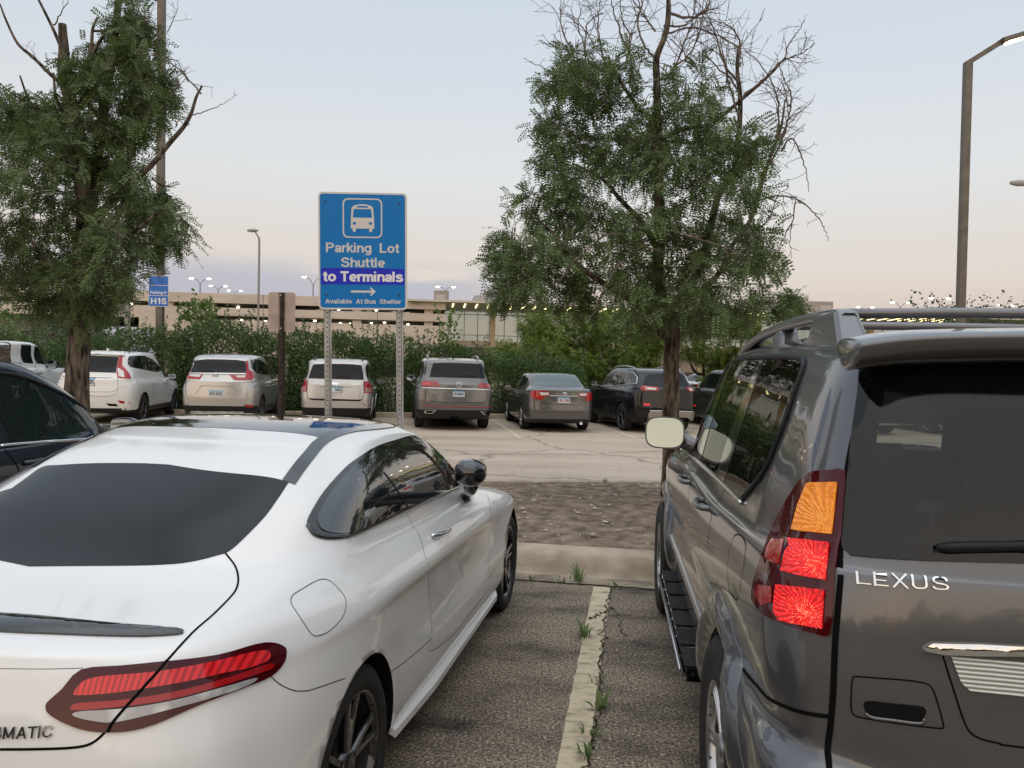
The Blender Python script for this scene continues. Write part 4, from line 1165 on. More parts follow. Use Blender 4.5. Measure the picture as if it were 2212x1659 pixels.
    for q in ([(420, 385), (370, 480), (335, 620), (330, 760)], [(645, 535), (560, 690), (510, 880), (485, 1060)]): sm(TG(q), (1, 0, 0), .005)
    fuel = [(735, 940), (770, 960), (798, 1010), (800, 1060), (785, 1200), (760, 1350), (735, 1470), (705, 1460), (670, 1400), (655, 1300), (655, 1180), (675, 1040), (705, 960), (735, 940)]
    sm(TG(fuel), (1, 0, 0), .004)
    q = T7([(1750, 840), (1800, 1000), (1880, 1235), (1950, 1305), (2080, 1340), (2212, 1362)]); q = q + [Vector((0, q[-1].y, q[-1].z - .005))]
    sm(q + mir(q)[-2::-1], BK, .004)
    # tail lamps
    tl = [(x, y) for x, y in [(1040, 1022), (1205, 1020)]]
    P = T6([(1000, 1035), (1040, 1022), (1120, 1018), (1203, 1020), (1195, 1180), (1180, 1380)]) + T7([(1160, 250), (1135, 500), (1112, 720), (1030, 712), (950, 692), (860, 660), (790, 630), (730, 590), (695, 550), (682, 515), (685, 450), (705, 370), (740, 260), (770, 180), (800, 105)]) + T6([(850, 1235), (900, 1150), (950, 1080)])
    am = T6([(1005, 1098), (1020, 1092), (1162, 1090), (1150, 1230), (1130, 1382), (1030, 1372), (918, 1358), (955, 1220)])
    r1 = T7([(905, 182), (1000, 192), (1116, 206), (1106, 310), (1096, 412), (970, 392), (862, 365), (880, 270)])
    r2 = T7([(835, 442), (960, 456), (1086, 468), (1080, 580), (1074, 684), (960, 662), (850, 640), (822, 590), (826, 510)])
    s1 = T7([(795, 190), (870, 188), (850, 270), (840, 330), (765, 290), (770, 240)])
    s2 = T7([(720, 440), (800, 450), (800, 540), (740, 560), (708, 500)])
    def faceted(name, ctr, stops, est, spokes=30, rad=.075):
        """moulded reflector: spokes round a bulb, broken by small facets"""
        m = mat(name, stops[1], .12, coat=.3, spec=.3, emit=stops[1], estr=est)
        t, b, nn = nodes(m)
        tcn = nn('ShaderNodeTexCoord'); mp_ = nn('ShaderNodeMapping'); mp_.inputs['Rotation'].default_value = (math.pi / 2, 0, 0); mp_.inputs['Location'].default_value = (-ctr.x, ctr.z, 0)
        t.links.new(tcn.outputs['Object'], mp_.inputs[0])
        def M2(op, a, bv=None):
            n = nn('ShaderNodeMath', operation=op)
            for k, v in enumerate((a, bv)):
                if v is None: continue
                if isinstance(v, (int, float)): n.inputs[k].default_value = v
                else: t.links.new(v, n.inputs[k])
            return n.outputs[0]
        sp = nn('ShaderNodeSeparateXYZ'); t.links.new(mp_.outputs[0], sp.inputs[0])
        ang = M2('ARCTAN2', sp.outputs[1], sp.outputs[0]); dist = M2('SQRT', M2('ADD', M2('MULTIPLY', sp.outputs[0], sp.outputs[0]), M2('MULTIPLY', sp.outputs[1], sp.outputs[1])))
        wob = nn('ShaderNodeTexNoise'); wob.inputs['Scale'].default_value = 45; t.links.new(tcn.outputs['Object'], wob.inputs[0])
        spk = M2('SINE', M2('ADD', M2('MULTIPLY', ang, float(spokes)), M2('MULTIPLY', wob.outputs[0], 9.0)))
        vo = nn('ShaderNodeTexVoronoi'); vo.inputs['Scale'].default_value = 230; t.links.new(tcn.outputs['Object'], vo.inputs[0])
        sc = nn('ShaderNodeSeparateColor'); t.links.new(vo.outputs['Color'], sc.inputs[0])
        fall = nn('ShaderNodeMapRange'); fall.inputs['From Min'].default_value = 0; fall.inputs['From Max'].default_value = rad; fall.inputs['To Min'].default_value = .28; fall.inputs['To Max'].default_value = -.12
        t.links.new(dist, fall.inputs[0])
        val = M2('ADD', M2('ADD', M2('MULTIPLY', spk, .16), M2('MULTIPLY', sc.outputs[0], .40)), M2('ADD', fall.outputs[0], .18))
        rr = ramp_node(t, list(zip((.0, .38, .72, .93), stops)))
        t.links.new(val, rr.inputs[0]); t.links.new(rr.outputs[0], b.inputs['Emission Color'])
        bp = nn('ShaderNodeBump'); bp.inputs['Strength'].default_value = .5; bp.inputs['Distance'].default_value = .006
        t.links.new(spk, bp.inputs['Height']); t.links.new(bp.outputs[0], b.inputs['Normal'])
        return m
    cen = lambda P_: sum(P_, Vector()) / len(P_)
    RS = [(.07, .0005, .001), (.42, .003, .005), (.95, .025, .018), (1.0, .50, .22)]
    M_lit = [faceted('lit red lamp upper', cen(r1), RS, 1.0), faceted('lit red lamp lower', cen(r2), RS, 1.0)]
    M_amber = faceted('amber lamp lens', cen(am) + Vector((0, 0, -.02)), [(.26, .06, .003), (.55, .155, .008), (.80, .28, .02), (1.0, .50, .12)], .55, 24, .12)
    for s in (1, -1):
        g = (lambda q: mir(q)) if s > 0 else (lambda q: q)
        d = (-s * .55, .8, 0)
        lamp = c.patch('tail_lamp', g(P), d, M_redlens2, .010, .02, .03, smooth=2)
        c.patch('indicator', g(am), d, M_amber, .017, .006, .03, parent=lamp)
        for q, ml in ((r1, M_lit[0]), (r2, M_lit[1])): c.patch('brake_light', g(q), d, ml, .019, .008, .03, parent=lamp)
        for q in (s1, s2): c.patch('side_reflector', g(q), d, M_redlens, .013, .002, .03, parent=lamp)
    # lettering
    q = T7([(1262, 432), (1782, 470)])
    c.text('badge_lettering', 'LEXUS', q[0], q[1], .025, BK, M_chrome, .002, .006, bold=-.034)
    # chrome garnish over the plate, reversing lamps, grip recess
    q = T7([(1640, 808), (1645, 790), (1685, 765), (1950, 770), (2212, 785)]); q2 = T7([(2212, 840), (1950, 838), (1750, 830)])
    h = q + [Vector((0, q[-1].y, q[-1].z + .003)), Vector((0, q2[0].y, q2[0].z + .003))] + q2
    full = q + [Vector((0, q[-1].y, q[-1].z + .003))] + mir(q)[::-1] + mir(q2)[::-1] + [Vector((0, q2[0].y, q2[0].z + .003))] + q2
    c.patch('plate_garnish', full, BK, M_chrome, .012, .02, .012, crown=.010)
    rl = T7([(1795, 845), (2212, 872)]); rb = T7([(1900, 1035), (1850, 990)])
    x1 = -.17
    lens = [rl[0], Vector((x1, rl[1].y, rl[1].z)), Vector((x1, rl[1].y, rb[0].z - .005)), rb[0], rb[1]]
    M_rev = mat('ribbed clear lens', (.55, .56, .52), .12, coat=1.0)
    t, b, nn = nodes(M_rev)
    wv = nn('ShaderNodeTexWave', bands_direction='Z'); wv.inputs['Scale'].default_value = 34; wv.inputs['Distortion'].default_value = .6
    tcn = nn('ShaderNodeTexCoord'); t.links.new(tcn.outputs['Object'], wv.inputs[0])
    rr = ramp_node(t, [(.2, (.30, .30, .26)), (.6, (.72, .74, .70))]); t.links.new(wv.outputs[0], rr.inputs[0]); t.links.new(rr.outputs[0], b.inputs['Base Color'])
    bp = nn('ShaderNodeBump'); bp.inputs['Strength'].default_value = .5; bp.inputs['Distance'].default_value = .01
    t.links.new(wv.outputs[0], bp.inputs['Height']); t.links.new(bp.outputs[0], b.inputs['Normal'])
    for s in (-1, 1):
        c.patch('reversing_lamp', lens if s < 0 else mir(lens), BK, M_rev, .006, .012, .03)
    pl = [Vector((x, -1.1, z)) for x, z in ((-.155, .985), (.155, .985), (.155, .83), (-.155, .83))]
    c.patch('number_plate', pl, BK, M_whiteplate, .006, .01, .05)
    hp = T7([(1232, 1000), (1240, 968), (1265, 958), (1500, 975), (1620, 990), (1680, 1012), (1715, 1090), (1752, 1225), (1750, 1245), (1725, 1252), (1500, 1225), (1290, 1192), (1240, 1172), (1228, 1120)])
    hi = T7([(1312, 1098), (1480, 1112), (1642, 1132), (1642, 1190), (1625, 1216), (1480, 1200), (1345, 1182), (1312, 1160)])
    mb = MB(); c.seam(mb, hp + [hp[0]], BK, .0032, .0016, smooth=2); mb.build('grip_seam', M_gap, c.root)
    c.patch('tailgate_grip', hi, BK, M_under, .0025, 0, .03, smooth=3)
    mb = MB(); c.bead(mb, T7([(1312, 1165), (1350, 1188), (1480, 1206), (1620, 1222), (1645, 1195)]), BK, .004, .003); mb.build('grip_edge', P_grey, c.root)
    # wiper
    w0 = T6([(1690, 1437)])[0]; w1 = T6([(2150, 1425)])[0]
    u = (w1 - w0).normalized()
    mb = MB()
    arm = [w0 + u * t + Vector((0, -.022 - .01 * math.sin(t * 4), 0)) for t in (0, .03, .15, .25, .36)]
    mb.tube(arm, [.007, .013, .012, .015, .018], 8)
    mb.tube([w0 + u * t + Vector((0, -.008, -.012)) for t in (-.0, .36)], .005, 6)
    mb.lathe([(-.045, 0), (-.045, .02), (.0, .022)], 'Y', 16, tuple(w0 + u * .36 + Vector((0, 0, 0))))
    mb.build('rear_wiper', M_black, c.root)
    # roof spoiler
    mb = MB(); sec = []
    xs = [-.765, -.75, -.72, -.68, -.63, -.57, -.45, -.22, 0, .22, .45, .57, .63, .68, .72, .75, .765]
    for x in xs:
        a = abs(x); k = max(0, (a - .62) / .145); e = k ** 1.6
        drop = .03 * e; back = .10 * (a / .765) ** 2.2; z0 = 1.848 - .022 * (a / .765) ** 2; low = .075 + .012 * e
        P5 = [(-.60, z0 + .004 - drop * .5), (-.78 + back * .3, z0 + .004 - drop * .6), (-.925 + back, z0 - .012 - drop * .5), (-.932 + back, z0 - .026 - drop * .5), (-.90 + back, z0 - low), (-.80 + back * .5, z0 - low - .01), (-.70, z0 - low - .012)]
        sec.append([(x, y, z) for y, z in P5])
    n = 7; vs = [p for s_ in sec for p in s_]
    fs = [[i * n + k, (i + 1) * n + k, (i + 1) * n + (k + 1) % n, i * n + (k + 1) % n] for i in range(len(xs) - 1) for k in range(n)]
    fs += [list(range(n)), [(len(xs) - 1) * n + k for k in range(n)][::-1]]
    mb.add(vs, fs, 0, True)
    so = mb.build('roof_spoiler', P_grey, c.root)
    b2 = bmesh.new(); b2.from_mesh(so.data); bmesh.ops.recalc_face_normals(b2, faces=b2.faces[:]); b2.to_mesh(so.data); b2.free()
    md = so.modifiers.new('s', 'SUBSURF'); md.levels = 2; md.render_levels = 2
    # roof rails with pods, cross bars
    for s in (1, -1):
        mb = MB()
        path = smooth_open([(s * .675, 1.28, 1.80), (s * .665, 1.12, 1.845), (s * .655, .9, 1.88), (s * .645, .5, 1.905), (s * .637, .1, 1.912), (s * .635, -.20, 1.905), (s * .635, -.32, 1.885)], 6)
        vs = []; fs = []
        for p in path:
            for dx, dz in ((-.024, -.020), (-.030, .004), (-.014, .020), (.014, .020), (.030, .004), (.024, -.020)): vs.append((p.x + dx, p.y, p.z + dz))
        for i in range(len(path) - 1):
            for k in range(6): fs.append([i * 6 + k, (i + 1) * 6 + k, (i + 1) * 6 + (k + 1) % 6, i * 6 + (k + 1) % 6])
        fs += [list(range(6)), [(len(path) - 1) * 6 + k for k in range(6)]]
        mb.add(vs, fs, 0, True)
        ro = mb.build('roof_rail', M_gloss, c.root); ro.data.materials[0] = paint('rail grey', (.15, .15, .16), .5, .35)
        for y0, y1, yt0, yt1, zt in ((-.42, .03, -.30, -.05, 1.918), (.40, .62, .45, .55, 1.895)):
            mb = MB(); v = []
            for (yy, zz, hw) in ((y0, 1.79, .048), (yt0, zt, .034), (yt1, zt, .034), (y1, 1.79, .048)):
                v += [(s * .637 - hw, yy, zz), (s * .637 + hw, yy, zz)]
            mb.add(v, [[0, 1, 3, 2], [2, 3, 5, 4], [4, 5, 7, 6], [0, 2, 4, 6], [1, 7, 5, 3], [0, 6, 7, 1]])
            po = mb.build('rail_foot', paint('rail grey', (.15, .15, .16), .5, .35), ro)
            md = po.modifiers.new('b', 'BEVEL'); md.width = .018; md.segments = 3
    for y in (-.17, .62):
        mb = MB()
        mb.tube([(-.63, y, 1.912), (-.3, y, 1.92), (0, y, 1.922), (.3, y, 1.92), (.63, y, 1.912)], .017, 10)
        mb.build('cross_bar', paint('rail grey', (.15, .15, .16), .5, .35), c.root)
    # swollen wheel arches
    for s in (-1, 1):
        for wy in (0, wb):
            out = []
            for k in range(25):
                q = R(-12 + 204 * k / 24); rr = .575 if 30 < k * 8.5 < 180 else .565
                out.append((s, wy + .575 * math.cos(q), .388 + .575 * math.sin(q) * (.96)))
            inn = [(s, wy + .428 * math.cos(R(-12 + 204 * k / 24)), .388 + .428 * math.sin(R(-12 + 204 * k / 24))) for k in range(24, -1, -1)]
            c.patch('wheel_arch_flare', out + inn, (-s, 0, 0), P_grey, .001, .03, .025, crown=.040, crown_w=.065)
        mb = MB()
        mb.box((s * .93, 1.38, .415), (.15, 1.62, .055), bev=.02)
        so = mb.build('running_board', M_gloss, c.root)
        mb = MB()
        for k in range(6):
            mb.box((s * .93, .72 + k * .265, .4465), (.12, .22, .006))
        mb.build('tread_pad', M_rubber, so)
        mb = MB(); mb.tube([(s * 1.008, .62, .425), (s * 1.008, 2.14, .425)], .007, 6); mb.build('board_edge', M_alloy, so)
        mb = MB()
        c.bead(mb, [(s, .52, .66), (s, 1.2, .655), (s, 1.9, .65), (s, 2.26, .655)], (-s, 0, 0), .022, -.004, 8)
        mb.build('door_moulding', P_grey, c.root)
        # door handles
        for a, b in (((455, 700), (510, 690)), ((310, 500), (355, 485))):
            hb = TG([a, b]); hb = hb if s < 0 else mir(hb)
            mid = (hb[0] + hb[1]) / 2; mid, nn_ = c.snap((mid.x, mid.y, mid.z), (-s, 0, 0))
            mb = MB(); o = Vector((s, 0, 0))
            mb.tube(smooth_open([mid + Vector((0, -.10, 0)) - o * .005, mid + Vector((0, -.085, 0)) + o * .035, mid + o * .046, mid + Vector((0, .085, 0)) + o * .035, mid + Vector((0, .10, 0)) - o * .005], 4), .014, 8)
            ho = mb.build('door_handle', P_grey, c.root)
        # door mirrors
        eye = c.loc(EYEV)
        if s < 0:
            px, py = Z6(170, 797); d0 = c.loc(EYEV + ray(px, py)) - eye
            cen = eye + d0 * ((2.02 - eye.y) / d0.y); keep = cen.copy()
        else: cen = Vector((-keep.x, keep.y, keep.z))
        W2, H2 = .112, .092
        TL = Matrix.Rotation(s * R(2), 3, 'Z') @ Matrix.Rotation(R(-11), 3, 'X')
        prof = []
        for k in range(32):
            q = 2 * math.pi * k / 32; cx, sx = math.cos(q), math.sin(q)
            ex = math.copysign(abs(cx) ** .62, cx); ez = math.copysign(abs(sx) ** .62, sx)
            prof.append((ex, ez))
        mb = MB(); vs = []; L = [(0, 1.0), (-.012, 1.03), (.0, 1.06), (.04, 1.05), (.10, .86), (.14, .5), (.15, 0.02)]
        for dy, sc in L:
            for ex, ez in prof: vs.append(cen + TL @ Vector((-s * ex * W2 * sc, dy, ez * H2 * sc)))
        fs = []
        for i in range(len(L) - 1):
            for k in range(32): fs.append([i * 32 + k, i * 32 + (k + 1) % 32, (i + 1) * 32 + (k + 1) % 32, (i + 1) * 32 + k])
        mb.add(vs, fs, 0, True)
        base, _ = c.snap((s, 2.12, 1.22), (-s, 0, 0))
        mb.tube([base - Vector((s * .05, 0, 0)), base + Vector((s * .05, -.02, .0)), cen + Vector((-s * .07, .06, -.03))], [.055, .05, .05], 10)
        mo = mb.build('door_mirror', P_grey, c.root)
        mg = MB()
        mg.add([cen + TL @ Vector((-s * ex * W2 * .985, .002, ez * H2 * .985)) for ex, ez in prof], [list(range(32))])
        go = mg.build('mirror_glass', mat('tinted mirror glass', (.37, .42, .385), .02, 1.0), mo)
    for (x, y) in WH: c.wheel(math.copysign(.955 if y < 1 else .975, x), y, .388, .255, 'double', M_alloy, 6, rimr=.60)
    # seats and head rests seen through the glass
    for (x, y, z) in ((-.42, .15, 1.02), (.0, .15, 1.02), (.42, .15, 1.02), (-.40, 1.0, 1.05), (.40, 1.0, 1.05)):
        mb = MB()
        mb.box((x, y, z + .02), (.40, .12, .52), bev=.05, M=Matrix.Rotation(R(12), 3, 'X'))
        so = mb.build('seat_back', M_seat, c.root)
        mb = MB(); mb.box((x, y - .09, z + .37), (.26, .10, .19), bev=.045)
        mb.tube([(x - .05, y - .07, z + .25), (x - .05, y - .09, z + .34)], .008, 6); mb.tube([(x + .05, y - .07, z + .25), (x + .05, y - .09, z + .34)], .008, 6)
        mb.build('head_rest', M_seat, so)
    return c
OFFROADER = offroader()
# ---------------------------------------------------------------- the other cars
P_silver = paint('warm silver lacquer', (.50, .48, .455), .55, .30)
P_lsilver = paint('pale silver lacquer', (.52, .50, .48), .5, .32)
P_gun = paint('gunmetal lacquer', (.105, .10, .10), .5, .30)
P_mid = paint('mid grey lacquer', (.15, .147, .148), .5, .30)
P_black = paint('black lacquer', (.006, .007, .009), 0, .3, .8, .15)
P_navy = paint('blue black lacquer', (.010, .013, .022), .1, .3, .9, .2)
BK = Vector((0, 1, 0)); LFT = Vector((1, 0, 0)); RGT = Vector((-1, 0, 0))
def rearwin(c, pts, fn, zmax, d=BK):
    P = [Vector((p.x, p.y, min(p.z, zmax - .02 * (p.x / .7) ** 2))) for p in c.trace(pts, fn)]
    return c.patch('rear_window', P, d, M_rearglass, .006, .012, .06)
def mirr(P): return [Vector((-p.x, p.y, p.z)) for p in P]
def plate(c, q, fn, txt, ink, frame=True, part=1.0):
    """number plate given by its four corners in the photograph"""
    P = c.trace(q, fn)
    ce = sum(P, Vector()) / 4
    if frame: c.patch('plate_frame', [ce + (p - ce) * 1.09 for p in P], BK, M_black, .012, .014, .2)
    po = c.patch('number_plate', P, BK, M_whiteplate, .016, .006, .2)
    top = [P[0], P[1], P[1].lerp(P[2], .22), P[0].lerp(P[3], .22)]
    c.patch('plate_band', top, BK, M_plateblue, .0175, 0, .2, parent=po)
    a = P[3].lerp(P[0], .20); b = P[2].lerp(P[1], .20); h = (P[0] - P[3]).length * .52
    a2 = a.lerp(b, 1 - part + .06); b2 = a.lerp(b, .95)
    c.text('plate_lettering', txt, a2, b2, h, BK, ink, .018, .001, parent=po)
def pair_mirror(c, y, z, w, m, only=(1, -1), size=(.10, .075)):
    for s in only:
        base, _ = c.snap((s * w, y, z - .04), (-s, 0, 0))
        cen = base + Vector((s * .16, .02, .07))
        mb = MB(); L = [(-.0, .93), (.015, 1.0), (.07, .98), (.12, .8), (.16, .42), (.17, .05)]
        n = 20; vs = []
        for dy, sc in L:
            for k in range(n):
                q = 2 * math.pi * k / n; cx, sx = math.cos(q), math.sin(q)
                vs.append(cen + Vector((math.copysign(abs(cx) ** .7, cx) * size[0] * sc, dy - .06, math.copysign(abs(sx) ** .7, sx) * size[1] * sc)))
        mb.add(vs, [[i * n + k, i * n + (k + 1) % n, (i + 1) * n + (k + 1) % n, (i + 1) * n + k] for i in range(len(L) - 1) for k in range(n)], 0, True)
        mb.tube([base - Vector((s * .03, 0, 0)), cen + Vector((0, .0, -.03))], .03, 8)
        mo = mb.build('door_mirror', m, c.root)
        g = MB(); g.add([cen + Vector((math.copysign(abs(math.cos(q)) ** .7, math.cos(q)) * size[0] * .94, -.058, math.copysign(abs(math.sin(q)) ** .7, math.sin(q)) * size[1] * .94)) for q in [2 * math.pi * k / n for k in range(n)]], [list(range(n))])
        g.build('mirror_glass', M_mirror, mo)
def rails(c, y0, y1, x, z, m, h=.055, r=.018):
    for s in (1, -1):
        p = [(s * x, y0, 0), (s * x, y0 + .14, h), (s * x, (y0 + y1) / 2, h + .01), (s * x, y1 - .14, h), (s * x, y1, 0)]
        P = []
        for (a, b, e) in p:
            q, _ = c.snap((a, b, z), (0, 0, -1)); P.append(q + Vector((0, 0, e)))
        mb = MB(); mb.tube(smooth_open(P, 5), r, 8); mb.build('roof_rail', m, c.root)
def seams(c, lst, fn, d, w=.008):
    for q in lst:
        mb = MB(); c.seam(mb, c.trace(q, fn), d, w, .002); mb.build('panel_seam', M_gap, c.root)
def chrome(c, q, fn, d, r=.012, m=None, name='trim_strip'):
    mb = MB(); c.bead(mb, c.trace(q, fn), d, r, .004); return mb.build(name, m or M_chrome, c.root)
def handles(c, ys, z, m, only=(1, -1)):
    for s in only:
        for y in ys:
            p, n = c.snap((s, y, z), (-s, 0, 0)); o = Vector((s, 0, 0))
            mb = MB(); mb.tube([p - Vector((0, .10, 0)), p + o * .035 - Vector((0, .08, 0)), p + o * .035 + Vector((0, .08, 0)), p + Vector((0, .10, 0))], .013, 6)
            mb.build('door_handle', m, c.root)
def skirt(c, w, y0, y1, z0, z1, m=None, rear=None, name='lower_cladding', both=(1, -1)):
    """dark plastic along the sills and under the bumper"""
    for s in both:
        c.patch(name, [(s, y0, z0 + .05), (s, y0, z1), (s, y1, z1), (s, y1, z0 + .05)], (-s, 0, 0), m or M_black, .004, .01, .12)
    if rear:
        x, za, zb2 = rear; za += .09
        c.patch('bumper_cladding', [(-x, -1, za), (-x, -1, zb2), (0, -1, zb2), (x, -1, zb2), (x, -1, za)], BK, m or M_black, .004, .01, .10)
def arches(c, WH, r0, r1, rw, m=None):
    for (x, y) in WH:
        s = 1 if x > 0 else -1
        o = [(s, y + r1 * math.cos(R(a)), rw + r1 * math.sin(R(a))) for a in range(-25, 206, 11)]
        i = [(s, y + r0 * math.cos(R(a)), rw + r0 * math.sin(R(a))) for a in range(205, -26, -11)]
        c.patch('arch_trim', o + i, (-s, 0, 0), m or M_black, .006, .012, .08)
def place(px, Yrear, ro, psi):
    p = at(px, 790, Yrear)
    return Vector((p.x + math.sin(psi) * ro, p.y + math.cos(psi) * ro, 0))
GRP = 'cars parked across the road'
def wheels4(WH, c, r, w, style, rm, n):
    for (x, y) in WH: c.wheel(x, y, r, w, style, rm, n)

def volvo_like():
    psi = R(-8.1); ro = .98; wb = 2.77
    c = Car('white estate car with tall red tail lamps, half hidden by the left tree trunk', 'car', place(197, 18.75, ro, psi), psi, 'parked_suv', GRP)
    P_w2 = paint('white estate lacquer', (.74, .73, .71), 0, .35)
    r = suv(1.88, 4.63, 1.83, wb, ro, .26, 1.08, 1.0, .80, .42, 1.05)
    WH = [(.92, 0), (-.92, 0), (.92, wb), (-.92, wb)]
    c.body(r, .04, P_w2, [(.80, y) if x > 0 else (-.80, y) for x, y in WH], .365, (5, 4), aw=.41, clad=(.36, .38, -.5))
    rearwin(c, [(868, 938), (1000, 942), (1200, 950), (1478, 962), (1458, 1060), (1440, 1162), (1250, 1156), (1000, 1150), (748, 1148), (790, 1050), (832, 975)], ZL, 1.68)
    for q, k in (([(1482, 950), (1526, 948), (1522, 1010), (1518, 1070), (1570, 1125), (1612, 1180), (1632, 1238), (1550, 1235), (1470, 1226), (1448, 1165), (1462, 1070)], [(1460, 1110), (1480, 1105), (1540, 1150), (1548, 1222), (1478, 1208)]),
                 ([(872, 935), (830, 972), (775, 1050), (715, 1082), (655, 1110), (642, 1212), (705, 1215), (715, 1160), (742, 1140), (790, 1060)], [(665, 1120), (710, 1112), (705, 1160), (660, 1170)])):
        d = Vector((-.5, .85, 0)) if q[0][0] > 1200 else Vector((.5, .85, 0))
        l = c.patch('tail_lamp', c.trace(q, ZL), d, M_redlens, .010, .015, .06)
        c.patch('lamp_reflector', c.trace(k, ZL), d, M_clearlens, .014, .004, .06, parent=l)
    seams(c, [[(690, 200), (678, 230), (680, 345), (700, 400), (740, 425), (1000, 430), (1200, 432), (1345, 430), (1390, 395), (1402, 360), (1398, 225), (1390, 208)]], ZD, BK)
    seams(c, [[(610, 470), (1030, 475), (1240, 488), (1370, 460), (1400, 405), (1440, 372), (1500, 375)]], ZD, BK, .006)
    chrome(c, [(752, 247), (1040, 252), (1312, 260)], ZD, BK, .016)
    plate(c, [(950, 268), (1122, 270), (1118, 354), (946, 350)], ZD, '7251', M_plateink, part=.5)
    for q in ([(1395, 533), (1460, 538), (1540, 550), (1541, 577), (1425, 566)],): c.patch('bumper_reflector', c.trace(q, ZD), BK, M_redlens, .006, .01, .1)
    c.patch('exhaust_tip', c.trace([(1262, 567), (1380, 575), (1408, 604), (1290, 598)], ZD), BK, M_gap, .006, .01, .1)
    skirt(c, .95, .45, 2.3, .30, .40, rear=(.86, .26, .40))
    sw = c.trace([(1600, 962), (1650, 950), (1720, 948), (1800, 952), (1890, 990), (1985, 1085), (2012, 1132), (1940, 1152), (1820, 1130), (1700, 1106), (1620, 1090), (1592, 1055), (1590, 1000)], ZL)
    for P, d in ((sw, RGT), (mirr(sw), LFT)):
        c.patch('side_window', P, d, M_glass, .004, .008, .08)
    for s in (1, -1):
        P = c.trace([(1690, 950), (1715, 1105)], ZL); P2 = c.trace([(1800, 952), (1880, 1142)], ZL)
        for q in (P, P2):
            mb = MB(); c.seam(mb, q if s > 0 else mirr(q), RGT if s > 0 else LFT, .04, .006); mb.build('door_pillar', M_gloss, c.root)
        for q in ([(1.0, .62, 1.10), (1.0, .66, .8), (1.0, .55, .52)], [(1.0, 1.62, 1.05), (1.0, 1.68, .7), (1.0, 1.62, .42)]):
            mb = MB(); c.seam(mb, [(s * a, b, e) for a, b, e in q], RGT if s > 0 else LFT, .008, .002); mb.build('panel_seam', M_gap, c.root)
    handles(c, (.75, 1.72), 1.0, P_w2)
    c.patch('high_brake_light', c.trace([(1128, 898), (1260, 902), (1400, 910), (1380, 918), (1128, 914)], ZL), BK, M_redlens2, .01, .01, .1)
    c.patch('roof_spoiler', [(-.62, -.6, 1.685), (-.5, -.6, 1.72), (0, -.6, 1.735), (.5, -.6, 1.72), (.62, -.6, 1.685), (0, -.6, 1.70)], BK, P_w2, .05, .06, .1)
    mb = MB(); p, _ = c.snap((-.0, .1, 2), (0, 0, -1)); mb.prism([p + Vector((0, -.10, -.01)), p + Vector((0, .12, -.01)), p + Vector((0, -.05, .07)), p + Vector((0, -.09, .07))], (.03, 0, 0)); mb.build('roof_aerial', P_w2, c.root)
    rails(c, -.2, 1.3, .60, 1.9, M_black, .03, .015)
    pair_mirror(c, 1.95, 1.10, 1, P_w2)
    wheels4(WH, c, .365, .24, 'double', M_alloyd, 7)
    return c
